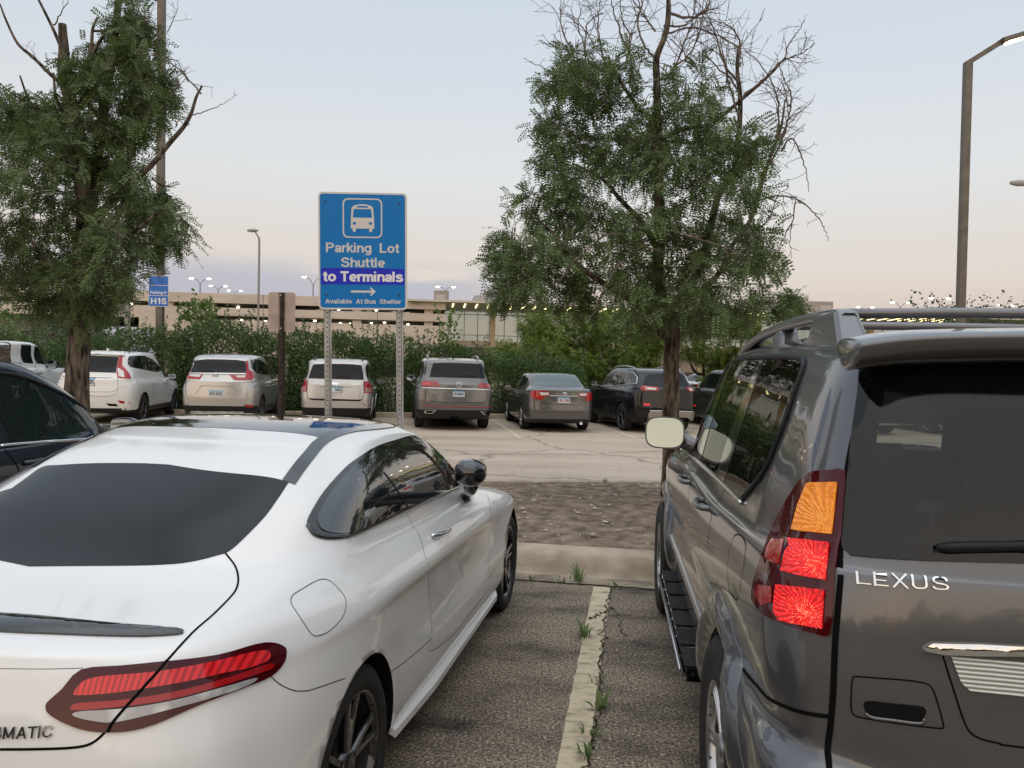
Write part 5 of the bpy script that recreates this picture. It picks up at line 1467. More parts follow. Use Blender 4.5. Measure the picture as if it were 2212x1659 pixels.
def crv_like():
    psi = R(-8.1); ro = .96; wb = 2.66
    c = Car('silver sport utility with angular red tail lamps, left of the brown sign post', 'car', place(470, 19.0, ro, psi), psi, 'parked_suv', GRP)
    r = suv(1.85, 4.59, 1.81, wb, ro, .26, 1.10, 1.02, .80, .40, 1.15)
    WH = [(.92, 0), (-.92, 0), (.92, wb), (-.92, wb)]
    c.body(r, .05, P_silver, [(.80, 0), (-.80, 0), (.80, wb), (-.80, wb)], .355, (5, 4), aw=.40, clad=(.50, .42, -.5))
    rearwin(c, [(1692, 930), (1800, 906), (1930, 900), (2070, 912), (2138, 935), (2146, 1000), (2150, 1036), (1900, 1032), (1640, 1028), (1662, 975)], Z1, 1.66)
    for q, k, fn, sx in (([(1690, 925), (1676, 955), (1645, 1005), (1642, 1046), (1768, 1052), (1738, 1092), (1670, 1088), (1608, 1078), (1590, 1058), (1590, 1020), (1612, 1012), (1660, 950)], [(1650, 1048), (1755, 1053), (1735, 1072), (1660, 1066)], Z1, 1),
                     ([(150, 822), (166, 820), (176, 900), (214, 924), (226, 958), (206, 985), (130, 990), (48, 988), (8, 945), (150, 946), (156, 900)], [(60, 950), (150, 950), (140, 966), (80, 966)], Z2, -1)):
        d = Vector((.4 * sx, .9, 0))
        l = c.patch('tail_lamp', c.trace(q, fn), d, M_redlens, .010, .015, .05)
        c.patch('lamp_reflector', c.trace(k, fn), d, M_clearlens, .014, .004, .05, parent=l)
    P = c.trace([(1650, 1036), (1760, 1042), (1880, 1045), (2000, 1046), (2140, 1048)], Z1)
    mb = MB(); c.bead(mb, P, BK, .018, .006); mb.build('trim_strip', M_chrome, c.root)
    ce = c.trace([(1878, 1054)], Z1)[0]
    mb = MB()
    ring_ = [ce + Vector((.075 * math.cos(q) * (1 - .12 * math.sin(q)), -.03, .062 * math.sin(q))) for q in [2 * math.pi * k / 24 for k in range(25)]]
    mb.tube(ring_, .007, 6, cap=False)
    for pts in ([(-.038, .045), (-.026, -.045)], [(.038, .045), (.026, -.045)], [(-.03, .0), (.03, .0)]): mb.tube([ce + Vector((a, -.03, b)) for a, b in pts], .010, 6)
    mb.build('badge', M_chrome, c.root)
    plate(c, [(1820, 1186), (1942, 1190), (1938, 1246), (1816, 1242)], Z1, 'AC9 2070', M_plateink, frame=False)
    seams(c, [[(1618, 1085), (1622, 1200), (1640, 1268)], [(1740, 1150), (1775, 1148), (1990, 1156), (2035, 1162), (2060, 1200)], [(1700, 1225), (1740, 1170), (1770, 1150)]], Z1, BK)
    skirt(c, .95, .45, 2.2, .28, .40, rear=(.90, .27, .50))
    arches(c, WH, .40, .46, .355)
    mb = MB(); mb.box((0, -ro + .03, .34), (1.30, .12, .07), bev=.03); mb.build('skid_plate', M_galv, c.root)
    for q, fn in (([(1565, 1300), (1636, 1302), (1630, 1324), (1572, 1322)], Z1), ([(132, 1198), (214, 1205), (208, 1226), (150, 1222)], Z2)): c.patch('bumper_reflector', c.trace(q, fn), BK, M_redlens, .010, .01, .1)
    sw = c.trace([(190, 815), (230, 806), (275, 812), (330, 855), (378, 938), (310, 940), (240, 925), (200, 885)], Z2)
    for P, d in ((sw, RGT), (mirr(sw), LFT)): c.patch('side_window', P, d, M_glass, .004, .008, .08)
    for s in (1, -1):
        for q in ([(226, 810), (250, 926)], [(275, 815), (318, 938)]):
            P = c.trace(q, Z2)
            mb = MB(); c.seam(mb, P if s > 0 else mirr(P), RGT if s > 0 else LFT, .04, .006); mb.build('door_pillar', M_gloss, c.root)
    for q in ([(1.0, .60, 1.10), (1.0, .64, .8), (1.0, .5, .55)], [(1.0, 1.58, 1.05), (1.0, 1.62, .7), (1.0, 1.58, .42)]):
        mb = MB(); c.seam(mb, q, RGT, .008, .002); mb.build('panel_seam', M_gap, c.root)
    handles(c, (.75, 1.7), .98, P_silver)
    pair_mirror(c, 1.85, 1.12, 1, P_silver)
    mb = MB(); c.bead(mb, c.trace([(1760, 1022), (1830, 1018), (1880, 1030)], Z1), BK, .010, .012); mb.build('rear_wiper', M_black, c.root)
    wheels4(WH, c, .355, .23, 'double', M_alloyd, 5)
    return c
def compass_like():
    psi = R(-8.1); ro = .88; wb = 2.63
    c = Car('pale silver small sport utility behind the left leg of the shuttle sign', 'car', place(726, 19.45, ro, psi), psi, 'parked_suv', GRP)
    r = suv(1.81, 4.40, 1.77, wb, ro, .25, 1.08, 1.05, .83, .30, .9)
    WH = [(.89, 0), (-.89, 0), (.89, wb), (-.89, wb)]
    c.body(r, .04, P_lsilver, [(.78, 0), (-.78, 0), (.78, wb), (-.78, wb)], .345, (5, 4), aw=.39, clad=(.49, .36, -.5))
    rearwin(c, [(738, 852), (850, 846), (950, 846), (1080, 850), (1158, 860), (1170, 920), (1176, 986), (940, 980), (696, 972), (715, 910)], Z2, 1.62)
    for q, k, sx in (([(625, 1000), (650, 984), (686, 986), (684, 1040), (682, 1088), (640, 1088), (612, 1085), (612, 1030)], [(622, 1042), (674, 1038), (672, 1084), (620, 1080)], 1),
                 ([(1178, 998), (1210, 1000), (1238, 1025), (1250, 1060), (1250, 1100), (1210, 1102), (1180, 1100)], [(1186, 1052), (1240, 1058), (1242, 1094), (1186, 1094)], -1)):
        d = Vector((.4 * sx, .9, 0))
        l = c.patch('tail_lamp', c.trace(q, Z2), d, M_redlens, .010, .015, .05)
        c.patch('lamp_reflector', c.trace(k, Z2), d, mat('smoky pink lens', (.34, .16, .15), .12, coat=1), .014, .004, .05, parent=l)
    c.patch('tailgate_bar', c.trace([(786, 1012), (800, 1006), (1060, 1014), (1072, 1022), (1066, 1042), (1050, 1044), (800, 1036), (786, 1030)], Z2), BK, P_lsilver, .022, .03, .08)
    P = c.trace([(886, 1034), (956, 1036)], Z2); c.text('badge_lettering', 'Jeep', P[0], P[1], .085, BK, M_chrome, .026, .006, bold=.02)
    plate(c, [(850, 1042), (985, 1046), (984, 1098), (850, 1094)], Z2, '1490', M_plateink, part=.5)
    seams(c, [[(690, 990), (684, 1085), (690, 1140), (720, 1148), (940, 1154), (1140, 1160), (1168, 1148), (1178, 1105), (1176, 1000)]], Z2, BK, .014)
    c.patch('tailgate_lower_gap', c.trace([(695, 1145), (900, 1152), (1165, 1160), (1140, 1172), (900, 1168), (720, 1162)], Z2), BK, M_black, .003, .004, .1)  # dark strip along the lower edge of the tailgate
    for q in ([(617, 1180), (672, 1182), (655, 1206), (620, 1204)], [(1170, 1190), (1236, 1192), (1232, 1216), (1185, 1214)]): c.patch('bumper_reflector', c.trace(q, Z2), BK, M_redlens, .010, .01, .1)
    skirt(c, .95, .45, 2.2, .26, .36, rear=(.86, .25, .50))
    arches(c, WH, .39, .43, .345, P_lsilver)
    c.patch('high_brake_light', c.trace([(915, 847), (988, 850), (975, 858), (925, 856)], Z2), BK, M_redlens2, .012, .01, .1)
    mb = MB(); c.bead(mb, c.trace([(935, 962), (1000, 958), (1060, 964)], Z2), BK, .012, .012); mb.build('rear_wiper', M_black, c.root)
    sw = c.trace([(1194, 868), (1206, 852), (1225, 870), (1255, 955), (1262, 985), (1230, 978), (1206, 968), (1198, 920)], Z2)
    for P, d in ((sw, RGT), (mirr(sw), LFT)): c.patch('side_window', P, d, M_glass, .004, .008, .08)
    rails(c, -.25, 1.2, .62, 1.9, M_black, .05)
    pair_mirror(c, 1.75, 1.10, 1, M_black)
    handles(c, (.7, 1.6), .96, P_lsilver)
    wheels4(WH, c, .345, .22, 'multi', M_alloy, 5)
    return c
def atlas_like():
    psi = R(-8.6); ro = 1.12; wb = 2.98
    c = Car('large grey sport utility with silver roof rails, right of the shuttle sign', 'car', place(984, 19.35, ro, psi), psi, 'parked_suv', GRP)
    r = suv(1.96, 5.03, 1.86, wb, ro, .27, 1.16, 1.10, .82, .30, .8)
    WH = [(.97, 0), (-.97, 0), (.97, wb), (-.97, wb)]
    c.body(r, .035, P_mid, [(.84, 0), (-.84, 0), (.84, wb), (-.84, wb)], .385, (5, 4), aw=.43, clad=(.52, .42, -.6))
    rearwin(c, [(350, 562), (430, 556), (500, 555), (600, 558), (668, 566), (690, 605), (710, 663), (520, 660), (326, 653), (336, 605)], Z3, 1.71)
    for q, k, sx in (([(275, 682), (300, 678), (378, 684), (394, 714), (385, 721), (275, 719)], [(280, 690), (330, 690), (330, 705), (280, 706)], 1), ([(652, 702), (668, 692), (744, 695), (753, 730), (652, 728)], [(705, 702), (744, 703), (748, 716), (708, 715)], -1)):
        d = Vector((.4 * sx, .9, 0))
        l = c.patch('tail_lamp', c.trace(q, Z3), d, mat('crimson lamp lens', (.30, .02, .02), .1, coat=1), .010, .015, .05)
        c.patch('lamp_reflector', c.trace(k, Z3), d, mat('bright red lens', (.55, .06, .05), .1, coat=1), .014, .004, .05, parent=l)
    chrome(c, [(275, 727), (400, 731), (520, 735), (640, 737), (753, 739)], Z3, BK, .016)
    ce = c.trace([(523, 706)], Z3)[0]
    mb = MB(); rr = .072
    mb.tube([ce + Vector((rr * math.cos(q), -.03, rr * math.sin(q))) for q in [2 * math.pi * k / 24 for k in range(25)]], .007, 6, cap=False)
    for pts in ([(-.028, .060), (0, .010), (.028, .060)], [(-.058, .036), (-.028, -.055), (0, .0), (.028, -.055), (.058, .036)]): mb.tube([ce + Vector((a, -.03, b)) for a, b in pts], .007, 6)
    mb.build('badge', M_chrome, c.root)
    plate(c, [(480, 748), (562, 751), (561, 788), (479, 785)], Z3, 'CN 80810', M_plateink)
    seams(c, [[(322, 740), (325, 790), (345, 815), (520, 822), (690, 823), (711, 795), (716, 742)]], Z3, BK)
    chrome(c, [(275, 846), (400, 851), (520, 854), (745, 856)], Z3, BK, .012, M_redlens, 'reflector_strip')
    skirt(c, .95, .5, 2.5, .28, .42, rear=(.93, .28, .52))
    arches(c, WH, .43, .49, .385)
    for q in ([(290, 880), (372, 875), (345, 898), (295, 898)], [(664, 885), (732, 888), (730, 908), (690, 906)]):
        P = c.trace(q, Z3)
        e = c.patch('exhaust_trim', P, BK, M_chrome, .010, .012, .1); ce = sum(P, Vector()) / 4
        c.patch('exhaust_mouth', [ce + (p - ce) * .72 for p in P], BK, M_gap, .0125, 0, .1, parent=e)
    mb = MB(); mb.box((0, -ro + .06, .34), (.22, .1, .09), bev=.02); mb.build('tow_hitch', M_gap, c.root)
    mb = MB(); c.bead(mb, c.trace([(518, 652), (560, 645), (640, 652)], Z3), BK, .012, .012); mb.build('rear_wiper', M_black, c.root)
    sw = c.trace([(284, 552), (310, 546), (304, 590), (292, 640), (270, 656), (238, 652), (250, 600), (266, 565)], Z3)
    for P, d in ((sw, LFT), (mirr(sw), RGT)): c.patch('side_window', P, d, M_glass, .004, .008, .08)
    rails(c, -.25, 1.5, .66, 2.0, M_galv, .06, .022)
    mb = MB(); p, _ = c.snap((.0, -.1, 2), (0, 0, -1)); mb.prism([p + Vector((-.015, -.08, -.01)), p + Vector((-.015, .10, -.01)), p + Vector((-.015, -.04, .06)), p + Vector((-.015, -.07, .06))], (.03, 0, 0)); mb.build('roof_aerial', M_black, c.root)
    pair_mirror(c, 2.05, 1.22, 1, P_mid, size=(.13, .085))
    handles(c, (.8, 1.9), 1.08, P_mid)
    wheels4(WH, c, .385, .25, 'multi', M_alloy, 10)
    return c
def camry_like():
    psi = R(-8.1); ro = 1.06; wb = 2.78
    c = Car('dark grey saloon right of the large grey sport utility across the road', 'car', place(1216, 19.55, ro, psi), psi, 'parked_saloon', GRP)
    r = sedan(1.81, 4.80, 1.50, wb, ro, .19, .97, 1.10, .90, .77, 1.25, bl=.46)
    WH = [(.90, 0), (-.90, 0), (.90, wb), (-.90, wb)]
    c.body(r, .045, P_gun, [(.78, 0), (-.78, 0), (.78, wb), (-.78, wb)], .335, (5, 4), aw=.375, clad=(.32, .24, -.6))
    c.patch('rear_window', c.trace([(1036, 640), (1150, 633), (1278, 640), (1318, 664), (1368, 722), (1200, 722), (1025, 712), (1028, 675)], Z3), (0, .8, -.6), mat('pale reflecting glass', (.07, .10, .105), .03, spec=.9), .004, .008, .08)
    for q, k, sx in (([(1003, 748), (1020, 744), (1080, 746), (1126, 752), (1131, 778), (1102, 781), (1077, 808), (1030, 800), (1003, 785)], [(1062, 756), (1124, 759), (1125, 775), (1072, 776)], 1), ([(1330, 762), (1380, 757), (1418, 757), (1424, 800), (1392, 815), (1365, 815), (1376, 790), (1322, 781)], [(1330, 766), (1380, 764), (1372, 780), (1330, 778)], -1)):
        d = Vector((.4 * sx, .9, 0))
        l = c.patch('tail_lamp', c.trace(q, Z3), d, M_redlens, .010, .015, .05)
        c.patch('lamp_reflector', c.trace(k, Z3), d, M_clearlens, .014, .004, .05, parent=l)
    ce = c.trace([(1230, 768)], Z3)[0]
    mb = MB()
    for rx, rz, oz in ((.062, .042, 0), (.026, .040, 0), (.044, .016, .018)): mb.tube([ce + Vector((rx * math.cos(q), -.03, oz + rz * math.sin(q))) for q in [2 * math.pi * k / 24 for k in range(25)]], .006, 6, cap=False)
    mb.build('badge', M_chrome, c.root)
    plate(c, [(1185, 790), (1266, 793), (1266, 830), (1185, 827)], Z3, 'JNJ 596', M_platered, frame=False)
    seams(c, [[(1076, 806), (1095, 832), (1210, 838), (1330, 841), (1352, 818)]], Z3, BK)
    P = c.trace([(1132, 779), (1230, 783), (1322, 782)], Z3); mb = MB(); c.bead(mb, P, BK, .008, .006); mb.build('trim_strip', M_chrome, c.root)
    skirt(c, .9, .45, 2.3, .20, .26, rear=(.80, .20, .34))
    sw = c.trace([(992, 640), (985, 670), (960, 712), (930, 715), (940, 690), (962, 645)], Z3)
    for P, d in ((sw, LFT), (mirr(sw), RGT)): c.patch('side_window', P, d, M_glass, .004, .008, .08)
    pair_mirror(c, 1.75, 1.0, 1, P_gun)
    handles(c, (.6, 1.55), .84, P_gun)
    mb = MB(); mb.lathe([(-.09, .0), (-.09, .032), (-.10, .034), (-.10, .04), (.2, .04)], 'Y', 16, (.52, -ro + .14, .24)); mb.build('exhaust_tip', M_chrome, c.root)
    wheels4(WH, c, .335, .22, 'multi', M_alloy, 10)
    return c
def cherokee_like():
    psi = R(-13); ro = .98; wb = 2.72
    c = Car('black sport utility behind the right tree trunk, with a silver lower bumper', 'car', place(1446, 19.95, ro, psi), psi, 'parked_suv', GRP)
    r = suv(1.86, 4.64, 1.71, wb, ro, .26, 1.14, 1.08, .79, .42, 1.2)
    WH = [(.93, 0), (-.93, 0), (.93, wb), (-.93, wb)]
    c.body(r, .04, P_black, [(.80, 0), (-.80, 0), (.80, wb), (-.80, wb)], .37, (5, 4), aw=.415, clad=(.60, .46, -.55))
    rearwin(c, [(1772, 650), (1800, 636), (1900, 628), (2020, 637), (2055, 665), (2085, 720), (1900, 722), (1757, 706)], Z3, 1.56, Vector((0, .85, -.5)))
    for q, k, sx in (([(1735, 738), (1752, 712), (1850, 722), (1868, 735), (1850, 748), (1760, 745)], [(1766, 722), (1846, 730), (1840, 742), (1770, 738)], 1), ([(2040, 730), (2062, 720), (2104, 726), (2112, 752), (2070, 754)], [(2055, 730), (2098, 732), (2100, 744), (2070, 746)], -1)):
        d = Vector((.4 * sx, .9, 0))
        l = c.patch('tail_lamp', c.trace(q, Z3), d, M_redlens, .010, .015, .05)
        c.patch('lamp_reflector', c.trace(k, Z3), d, M_clearlens, .014, .004, .05, parent=l)
    for q in ([(1757, 832), (1803, 833), (1800, 846), (1760, 845)], [(2095, 838), (2125, 840), (2122, 853), (2098, 852)]): c.patch('bumper_reflector', c.trace(q, Z3), BK, mat('glowing reflector', (.6, .03, .03), .1, emit=(.8, .03, .03), estr=.35), .012, .01, .1)  # red glow put into the reflector material; it holds no bulb
    skirt(c, .95, .45, 2.25, .26, .46, rear=(.90, .26, .60))
    arches(c, WH, .415, .49, .37)
    c.patch('bumper_insert', c.trace([(1780, 942), (1790, 905), (1802, 882), (1900, 884), (2100, 886), (2115, 945), (2085, 950), (2040, 925), (1840, 920), (1810, 940)], Z3), BK, mat('brushed bumper silver', (.34, .31, .29), .35, .7), .014, .02, .1)
    chrome(c, [(1802, 880), (1900, 882), (2000, 884), (2100, 886)], Z3, BK, .012)
    mb = MB()
    for x in (-.55, .55):
        mb = MB(); mb.lathe([(-.06, .035), (-.06, .05), (.1, .05)], 'Y', 16, (x, -ro + .06, .36)); mb.build('exhaust_tip', M_gap, c.root)
    P = c.trace([(1798, 812), (1850, 814)], Z3); c.text('badge_lettering', 'Jeep', P[0], P[1], .07, BK, M_alloyd, .01, .004)
    sw = c.trace([(1503, 718), (1530, 680), (1562, 640), (1620, 620), (1690, 624), (1716, 650), (1712, 700), (1640, 706), (1560, 714)], Z3)
    for P, d in ((sw, LFT), (mirr(sw), RGT)):
        c.patch('side_window', P, d, mat('sky reflecting side glass', (.03, .035, .037), .02, spec=.9), .004, .008, .06)
        mb = MB(); c.bead(mb, P + [P[0]], d, .010, .006, smooth=0); mb.build('window_trim', M_chrome, c.root)
    for s in (-1, 1):
        for q in ([(1605, 622), (1575, 712)], [(1682, 624), (1664, 704)]):
            P = c.trace(q, Z3); mb = MB(); c.seam(mb, P if s < 0 else mirr(P), LFT if s < 0 else RGT, .05, .006); mb.build('door_pillar', M_gloss, c.root)
    rails(c, -.25, 1.35, .64, 1.9, M_galv, .045, .02)
    pair_mirror(c, 1.85, 1.15, 1, P_black, size=(.11, .085))
    handles(c, (.8, 1.7), 1.04, P_black)
    wheels4(WH, c, .37, .24, 'five', M_alloyd, 5)
    return c
def boxy_white():
    psi = R(-8.1); ro = .75; wb = 3.0
    O = Vector((-13.15, 18.75, 0))
    c = Car('boxy white off-roader with upright windows at the far left edge', 'car', O, psi, 'parked_off_roader', GRP)
    P_w3 = paint('cool white lacquer', (.76, .76, .76), 0, .35)
    r = suv(1.80, 4.5, 2.03, wb, ro, .36, 1.30, 1.32, .90, .14, .7, wsb=.60)
    WH = [(.96, 0), (-.96, 0), (.96, wb), (-.96, wb)]
    c.body(r, .03, P_w3, [(.82, 0), (-.82, 0), (.82, wb), (-.82, wb)], .41, (5, 4), aw=.48)
    for q, m, nm in (([(-60, 780), (100, 780), (128, 800), (136, 1010), (120, 1020), (-60, 1018)], mat('tan tinted glass', (.11, .085, .065), .05, spec=.9), 'quarter_window'), ([(262, 815), (380, 818), (408, 1030), (400, 1042), (290, 1030)], M_glass, 'door_window'), ([(430, 832), (540, 838), (586, 1000), (584, 1040), (565, 1052), (458, 1040)], M_glass, 'door_window')):
        P = c.trace(q, ZL)
        for Q, d in ((P, RGT), (mirr(P), LFT)):
            c.patch('window_surround', [sum(Q, Vector()) / len(Q) + (p - sum(Q, Vector()) / len(Q)) * 1.08 for p in Q], d, M_black, .004, .006, .1)
            c.patch(nm, Q, d, m, .008, .006, .1)
    for q in ([(235, 770), (262, 1050), (255, 1200)], [(420, 800), (440, 1060), (430, 1240)], [(-20, 1028), (150, 1036), (270, 1044)]):
        P = c.trace(q, ZL); mb = MB(); c.seam(mb, P, RGT, .014, .002); mb.build('panel_seam', M_gap, c.root)
    handles(c, (.55, 1.45), 1.18, M_black)
    pair_mirror(c, 2.0, 1.38, 1, M_black, size=(.12, .12))
    for s in (1, -1):
        for y in (0, wb):
            mb = MB(); mb.tube([(s * .93, y + .60 * math.cos(R(a)), .41 + .56 * math.sin(R(a))) for a in range(10, 171, 16)], .07, 8); mb.build('arch_trim', M_black, c.root)
    wheels4(WH, c, .41, .26, 'five', M_alloyd, 5)
    return c
def near_dark():
    psi = R(9.4); wb = 2.72; ro = .98
    O = lot(-4.52, 2.90)
    c = Car('blue black sport utility parked left of the white coupe, cut by the picture edge', 'car', O, psi, 'parked_suv', 'cars parked in the near bays')
    r = suv(1.86, 4.65, 1.75, wb, ro, .22, 1.15, 1.06, .80, .45, 1.1, wsb=.62)
    WH = [(.93, 0), (-.93, 0), (.93, wb), (-.93, wb)]
    c.body(r, .04, P_navy, [(.80, 0), (-.80, 0), (.80, wb), (-.80, wb)], .36, (6, 5), aw=.40)
    P = c.trace([(0, 245), (120, 262), (260, 298), (420, 352), (600, 430), (800, 535), (1060, 655), (1090, 690), (1130, 800), (1175, 930), (1180, 972), (1130, 985), (700, 1015), (150, 1050), (100, 930), (60, 850), (0, 735)], ZD)
    back = [Vector((P[0].x, .95, P[0].z - .01))]
    for Q, d in ((P, RGT), (mirr(P), LFT)): c.patch('door_window', Q, d, M_glass2, .005, .008, .06)
    rw_ = [(.9, .85, 1.56), (.9, .2, 1.54), (.9, -.2, 1.45), (.9, -.35, 1.30), (.9, .0, 1.205), (.9, .95, 1.20)]
    for s in (1, -1): c.patch('door_window', [(s * a, b, e) for a, b, e in rw_], RGT if s > 0 else LFT, M_glass2, .005, .008, .06)
    chrome(c, [(0, 1075), (150, 1058), (700, 1020), (1150, 988)], ZD, RGT, .011)
    chrome(c, [(-30, 208), (120, 222), (260, 255), (440, 318), (620, 400), (820, 505), (1080, 635)], ZD, RGT, .012, M_black, 'window_seal')
    q = c.trace([(1085, 660), (1250, 760), (1275, 940), (1180, 975), (1160, 870)], ZD); c.patch('mirror_sail', q, RGT, M_black, .007, .006, .05)
    seams(c, [[(25, 1085), (80, 1150), (150, 1230), (200, 1310), (240, 1400)]], ZD, RGT)
    mb = MB(); P = c.trace([(285, 1275), (430, 1240), (590, 1245)], ZD); o = Vector((.035, 0, 0))
    mb.tube(smooth_open([P[0], P[0].lerp(P[1], .3) + o, P[1] + o * 1.2, P[1].lerp(P[2], .7) + o, P[2]], 4), .016, 8); mb.build('door_handle', P_navy, c.root)
    # door mirror standing off the door
    base = c.trace([(1262, 860)], ZD)[0]; eye = c.loc(EYEV)
    for s in (1, -1):
        b0 = base if s > 0 else mirr([base])[0]; cen = b0 + Vector((s * .17, .06, .03))
        mb = MB(); L = [(-.0, .93), (.015, 1.0), (.07, .98), (.13, .8), (.19, .42), (.20, .05)]; n = 24; vs = []
        for dy, sc in L:
            for k in range(n):
                q = 2 * math.pi * k / n; cx, sx = math.cos(q), math.sin(q)
                vs.append(cen + Vector((math.copysign(abs(cx) ** .6, cx) * .125 * sc, dy - .08, math.copysign(abs(sx) ** .6, sx) * .085 * sc)))
        mb.add(vs, [[i * n + k, i * n + (k + 1) % n, (i + 1) * n + (k + 1) % n, (i + 1) * n + k] for i in range(len(L) - 1) for k in range(n)], 0, True)
        mb.tube([b0 - Vector((s * .04, 0, 0)), cen + Vector((0, .02, -.03))], .04, 8)
        mo = mb.build('door_mirror', P_navy, c.root)
        g = MB(); g.add([cen + Vector((math.copysign(abs(math.cos(q)) ** .6, math.cos(q)) * .115, -.078, math.copysign(abs(math.sin(q)) ** .6, math.sin(q)) * .075)) for q in [2 * math.pi * k / n for k in range(n)]], [list(range(n))])
        g.build('mirror_glass', M_mirror, mo)
    wheels4(WH, c, .36, .23, 'multi', M_alloyd, 7)
    return c
def plain_suv(lab, O, psi, pm, H=1.72, Wd=1.85, name='parked_suv', grp=GRP):
    wb = 2.7; ro = .95
    c = Car(lab, 'car', O, psi, name, grp)
    r = suv(Wd, 4.6, H, wb, ro, .25, 1.10, 1.02, .80, .38, 1.0)
    WH = [(Wd / 2, 0), (-Wd / 2, 0), (Wd / 2, wb), (-Wd / 2, wb)]
    c.body(r, .04, pm, [(.80, 0), (-.80, 0), (.80, wb), (-.80, wb)], .36, (4, 4), aw=.405)
    c.patch('rear_window', [(-.62, -1, 1.55), (.62, -1, 1.55), (.72, -1, 1.15), (-.72, -1, 1.15)], BK, M_glass, .004, .01, .1)
    for s in (1, -1):
        c.patch('side_window', [(s, -.35, 1.30), (s, -.1, 1.52), (s, .6, H - .16), (s, 1.25, H - .17), (s, 1.65, 1.36), (s, 1.95, 1.17), (s, .2, 1.17)], (-s, 0, 0), M_glass, .004, .008, .1)
        c.patch('tail_lamp', [(s * .60, -1, 1.08), (s * .98, -1, 1.12), (s * .98, -1, .92), (s * .72, -1, .92)], (-s * .4, .9, 0), M_redlens, .01, .015, .06)
    skirt(c, .95, .45, 2.2, .26, .40, rear=(.86, .25, .48))
    c.patch('windscreen', [(-.66, 3, 1.18), (.66, 3, 1.18), (.55, 3, H - .14), (-.55, 3, H - .14)], (0, -1, 0), M_glass, .004, .01, .1)
    handles(c, (.7, 1.65), .98, pm); pair_mirror(c, 1.85, 1.12, 1, pm)
    wheels4(WH, c, .36, .23, 'multi', M_alloy, 7)
    return c
def plain_saloon(lab, O, psi, pm, grp=GRP):
    wb = 2.75; ro = 1.05
    c = Car(lab, 'car', O, psi, 'parked_saloon', grp)
    r = sedan(1.82, 4.75, 1.47, wb, ro, .19, .95, 1.06, .88, .75, 1.2, bl=.46)
    WH = [(.90, 0), (-.90, 0), (.90, wb), (-.90, wb)]
    c.body(r, .045, pm, [(.78, 0), (-.78, 0), (.78, wb), (-.78, wb)], .33, (4, 4), aw=.37)
    c.patch('rear_window', [(-.66, -.6, 1.10), (.66, -.6, 1.10), (.54, .1, 1.38), (-.54, .1, 1.38)], (0, .6, -.8), M_glass, .004, .008, .1)
    for s in (1, -1):
        c.patch('side_window', [(s, .0, 1.12), (s, .4, 1.32), (s, .8, 1.38), (s, 1.3, 1.36), (s, 1.7, 1.16), (s, 1.95, 1.0), (s, .3, 1.03)], (-s, 0, 0), M_glass, .004, .008, .1)
        c.patch('tail_lamp', [(s * .52, -1, .98), (s * .92, -1, .98), (s * .92, -1, .82), (s * .60, -1, .84)], (-s * .4, .9, 0), M_redlens, .01, .015, .06)
    c.patch('windscreen', [(-.62, 3, .99), (.62, 3, .99), (.5, 3, 1.36), (-.5, 3, 1.36)], (0, -.8, -.6), M_glass, .004, .008, .1)
    handles(c, (.6, 1.55), .84, pm); pair_mirror(c, 1.75, .98, 1, pm)
    wheels4(WH, c, .33, .22, 'multi', M_alloy, 10)
    return c
volvo_like(); crv_like(); compass_like(); atlas_like(); camry_like(); cherokee_like(); boxy_white(); near_dark()
plain_suv('black sport utility mostly hidden behind the dark grey off-roader', Vector((6.75, 21.55, 0)), R(-8.1), P_black)
plain_suv('pale silver sport utility seen through the off-roader rear window', Vector((9.9, 21.9, 0)), R(-8.1), P_lsilver)
plain_saloon('white saloon seen through the off-roader rear window', Vector((12.9, 22.3, 0)), R(-8.1), P_white)
plain_saloon('white saloon far back among the bushes beyond the hedge', Vector((8.7, 36, 0)), R(60), P_white, 'cars parked beyond the hedge')
# ---------------------------------------------------------------- leaves, trees, hedge
def leaf_mat(name, a, b, c, rough=.55):
    if name in MATS: return MATS[name]
    m = mat(name, b, rough, spec=.35)
    t, bs, nn = nodes(m)
    g = nn('ShaderNodeNewGeometry')
    r = ramp_node(t, [(.0, a), (.5, b), (1.0, c)])
    t.links.new(g.outputs['Random Per Island'], r.inputs[0]); t.links.new(r.outputs[0], bs.inputs['Base Color'])
    tr = nn('ShaderNodeBsdfTranslucent'); mx = nn('ShaderNodeMixShader'); mx.inputs[0].default_value = .25
    o = next(n for n in t.nodes if n.type == 'OUTPUT_MATERIAL')
    t.links.new(r.outputs[0], tr.inputs[0]); t.links.new(bs.outputs[0], mx.inputs[1]); t.links.new(tr.outputs[0], mx.inputs[2]); t.links.new(mx.outputs[0], o.inputs[0])
    return m
L_locust = leaf_mat('locust leaf', (.085, .128, .048), (.128, .185, .068), (.175, .240, .088))
L_light = leaf_mat('light green locust leaf', (.085, .145, .025), (.15, .22, .036), (.22, .29, .055))  # lighter, yellower leaf green of the trees beyond the hedge
L_hedge = leaf_mat('hedge leaf', (.050, .092, .030), (.080, .138, .042), (.120, .180, .058))
L_shoot = leaf_mat('poplar leaf', (.10, .165, .045), (.15, .225, .06), (.20, .27, .085))
L_far = leaf_mat('far tree leaf', (.045, .070, .035), (.065, .095, .045), (.085, .12, .055))
M_bark = noisy(mat('tree bark', (.1, .075, .055), .95, spec=.2), 15, (.036, .028, .022), (.215, .172, .135), lo=.40, hi=.62, bump=1.0, bscale=26, stretch=(1, 1, .30))
def _bark():
    t, b, nn = nodes(M_bark)
    for n in t.nodes:
        if n.type == 'BUMP': n.inputs['Distance'].default_value = .05
_bark()
M_twig = noisy(mat('bare twig bark', (.13, .10, .08), .9, spec=.2), 20, (.10, .078, .066), (.22, .175, .145))
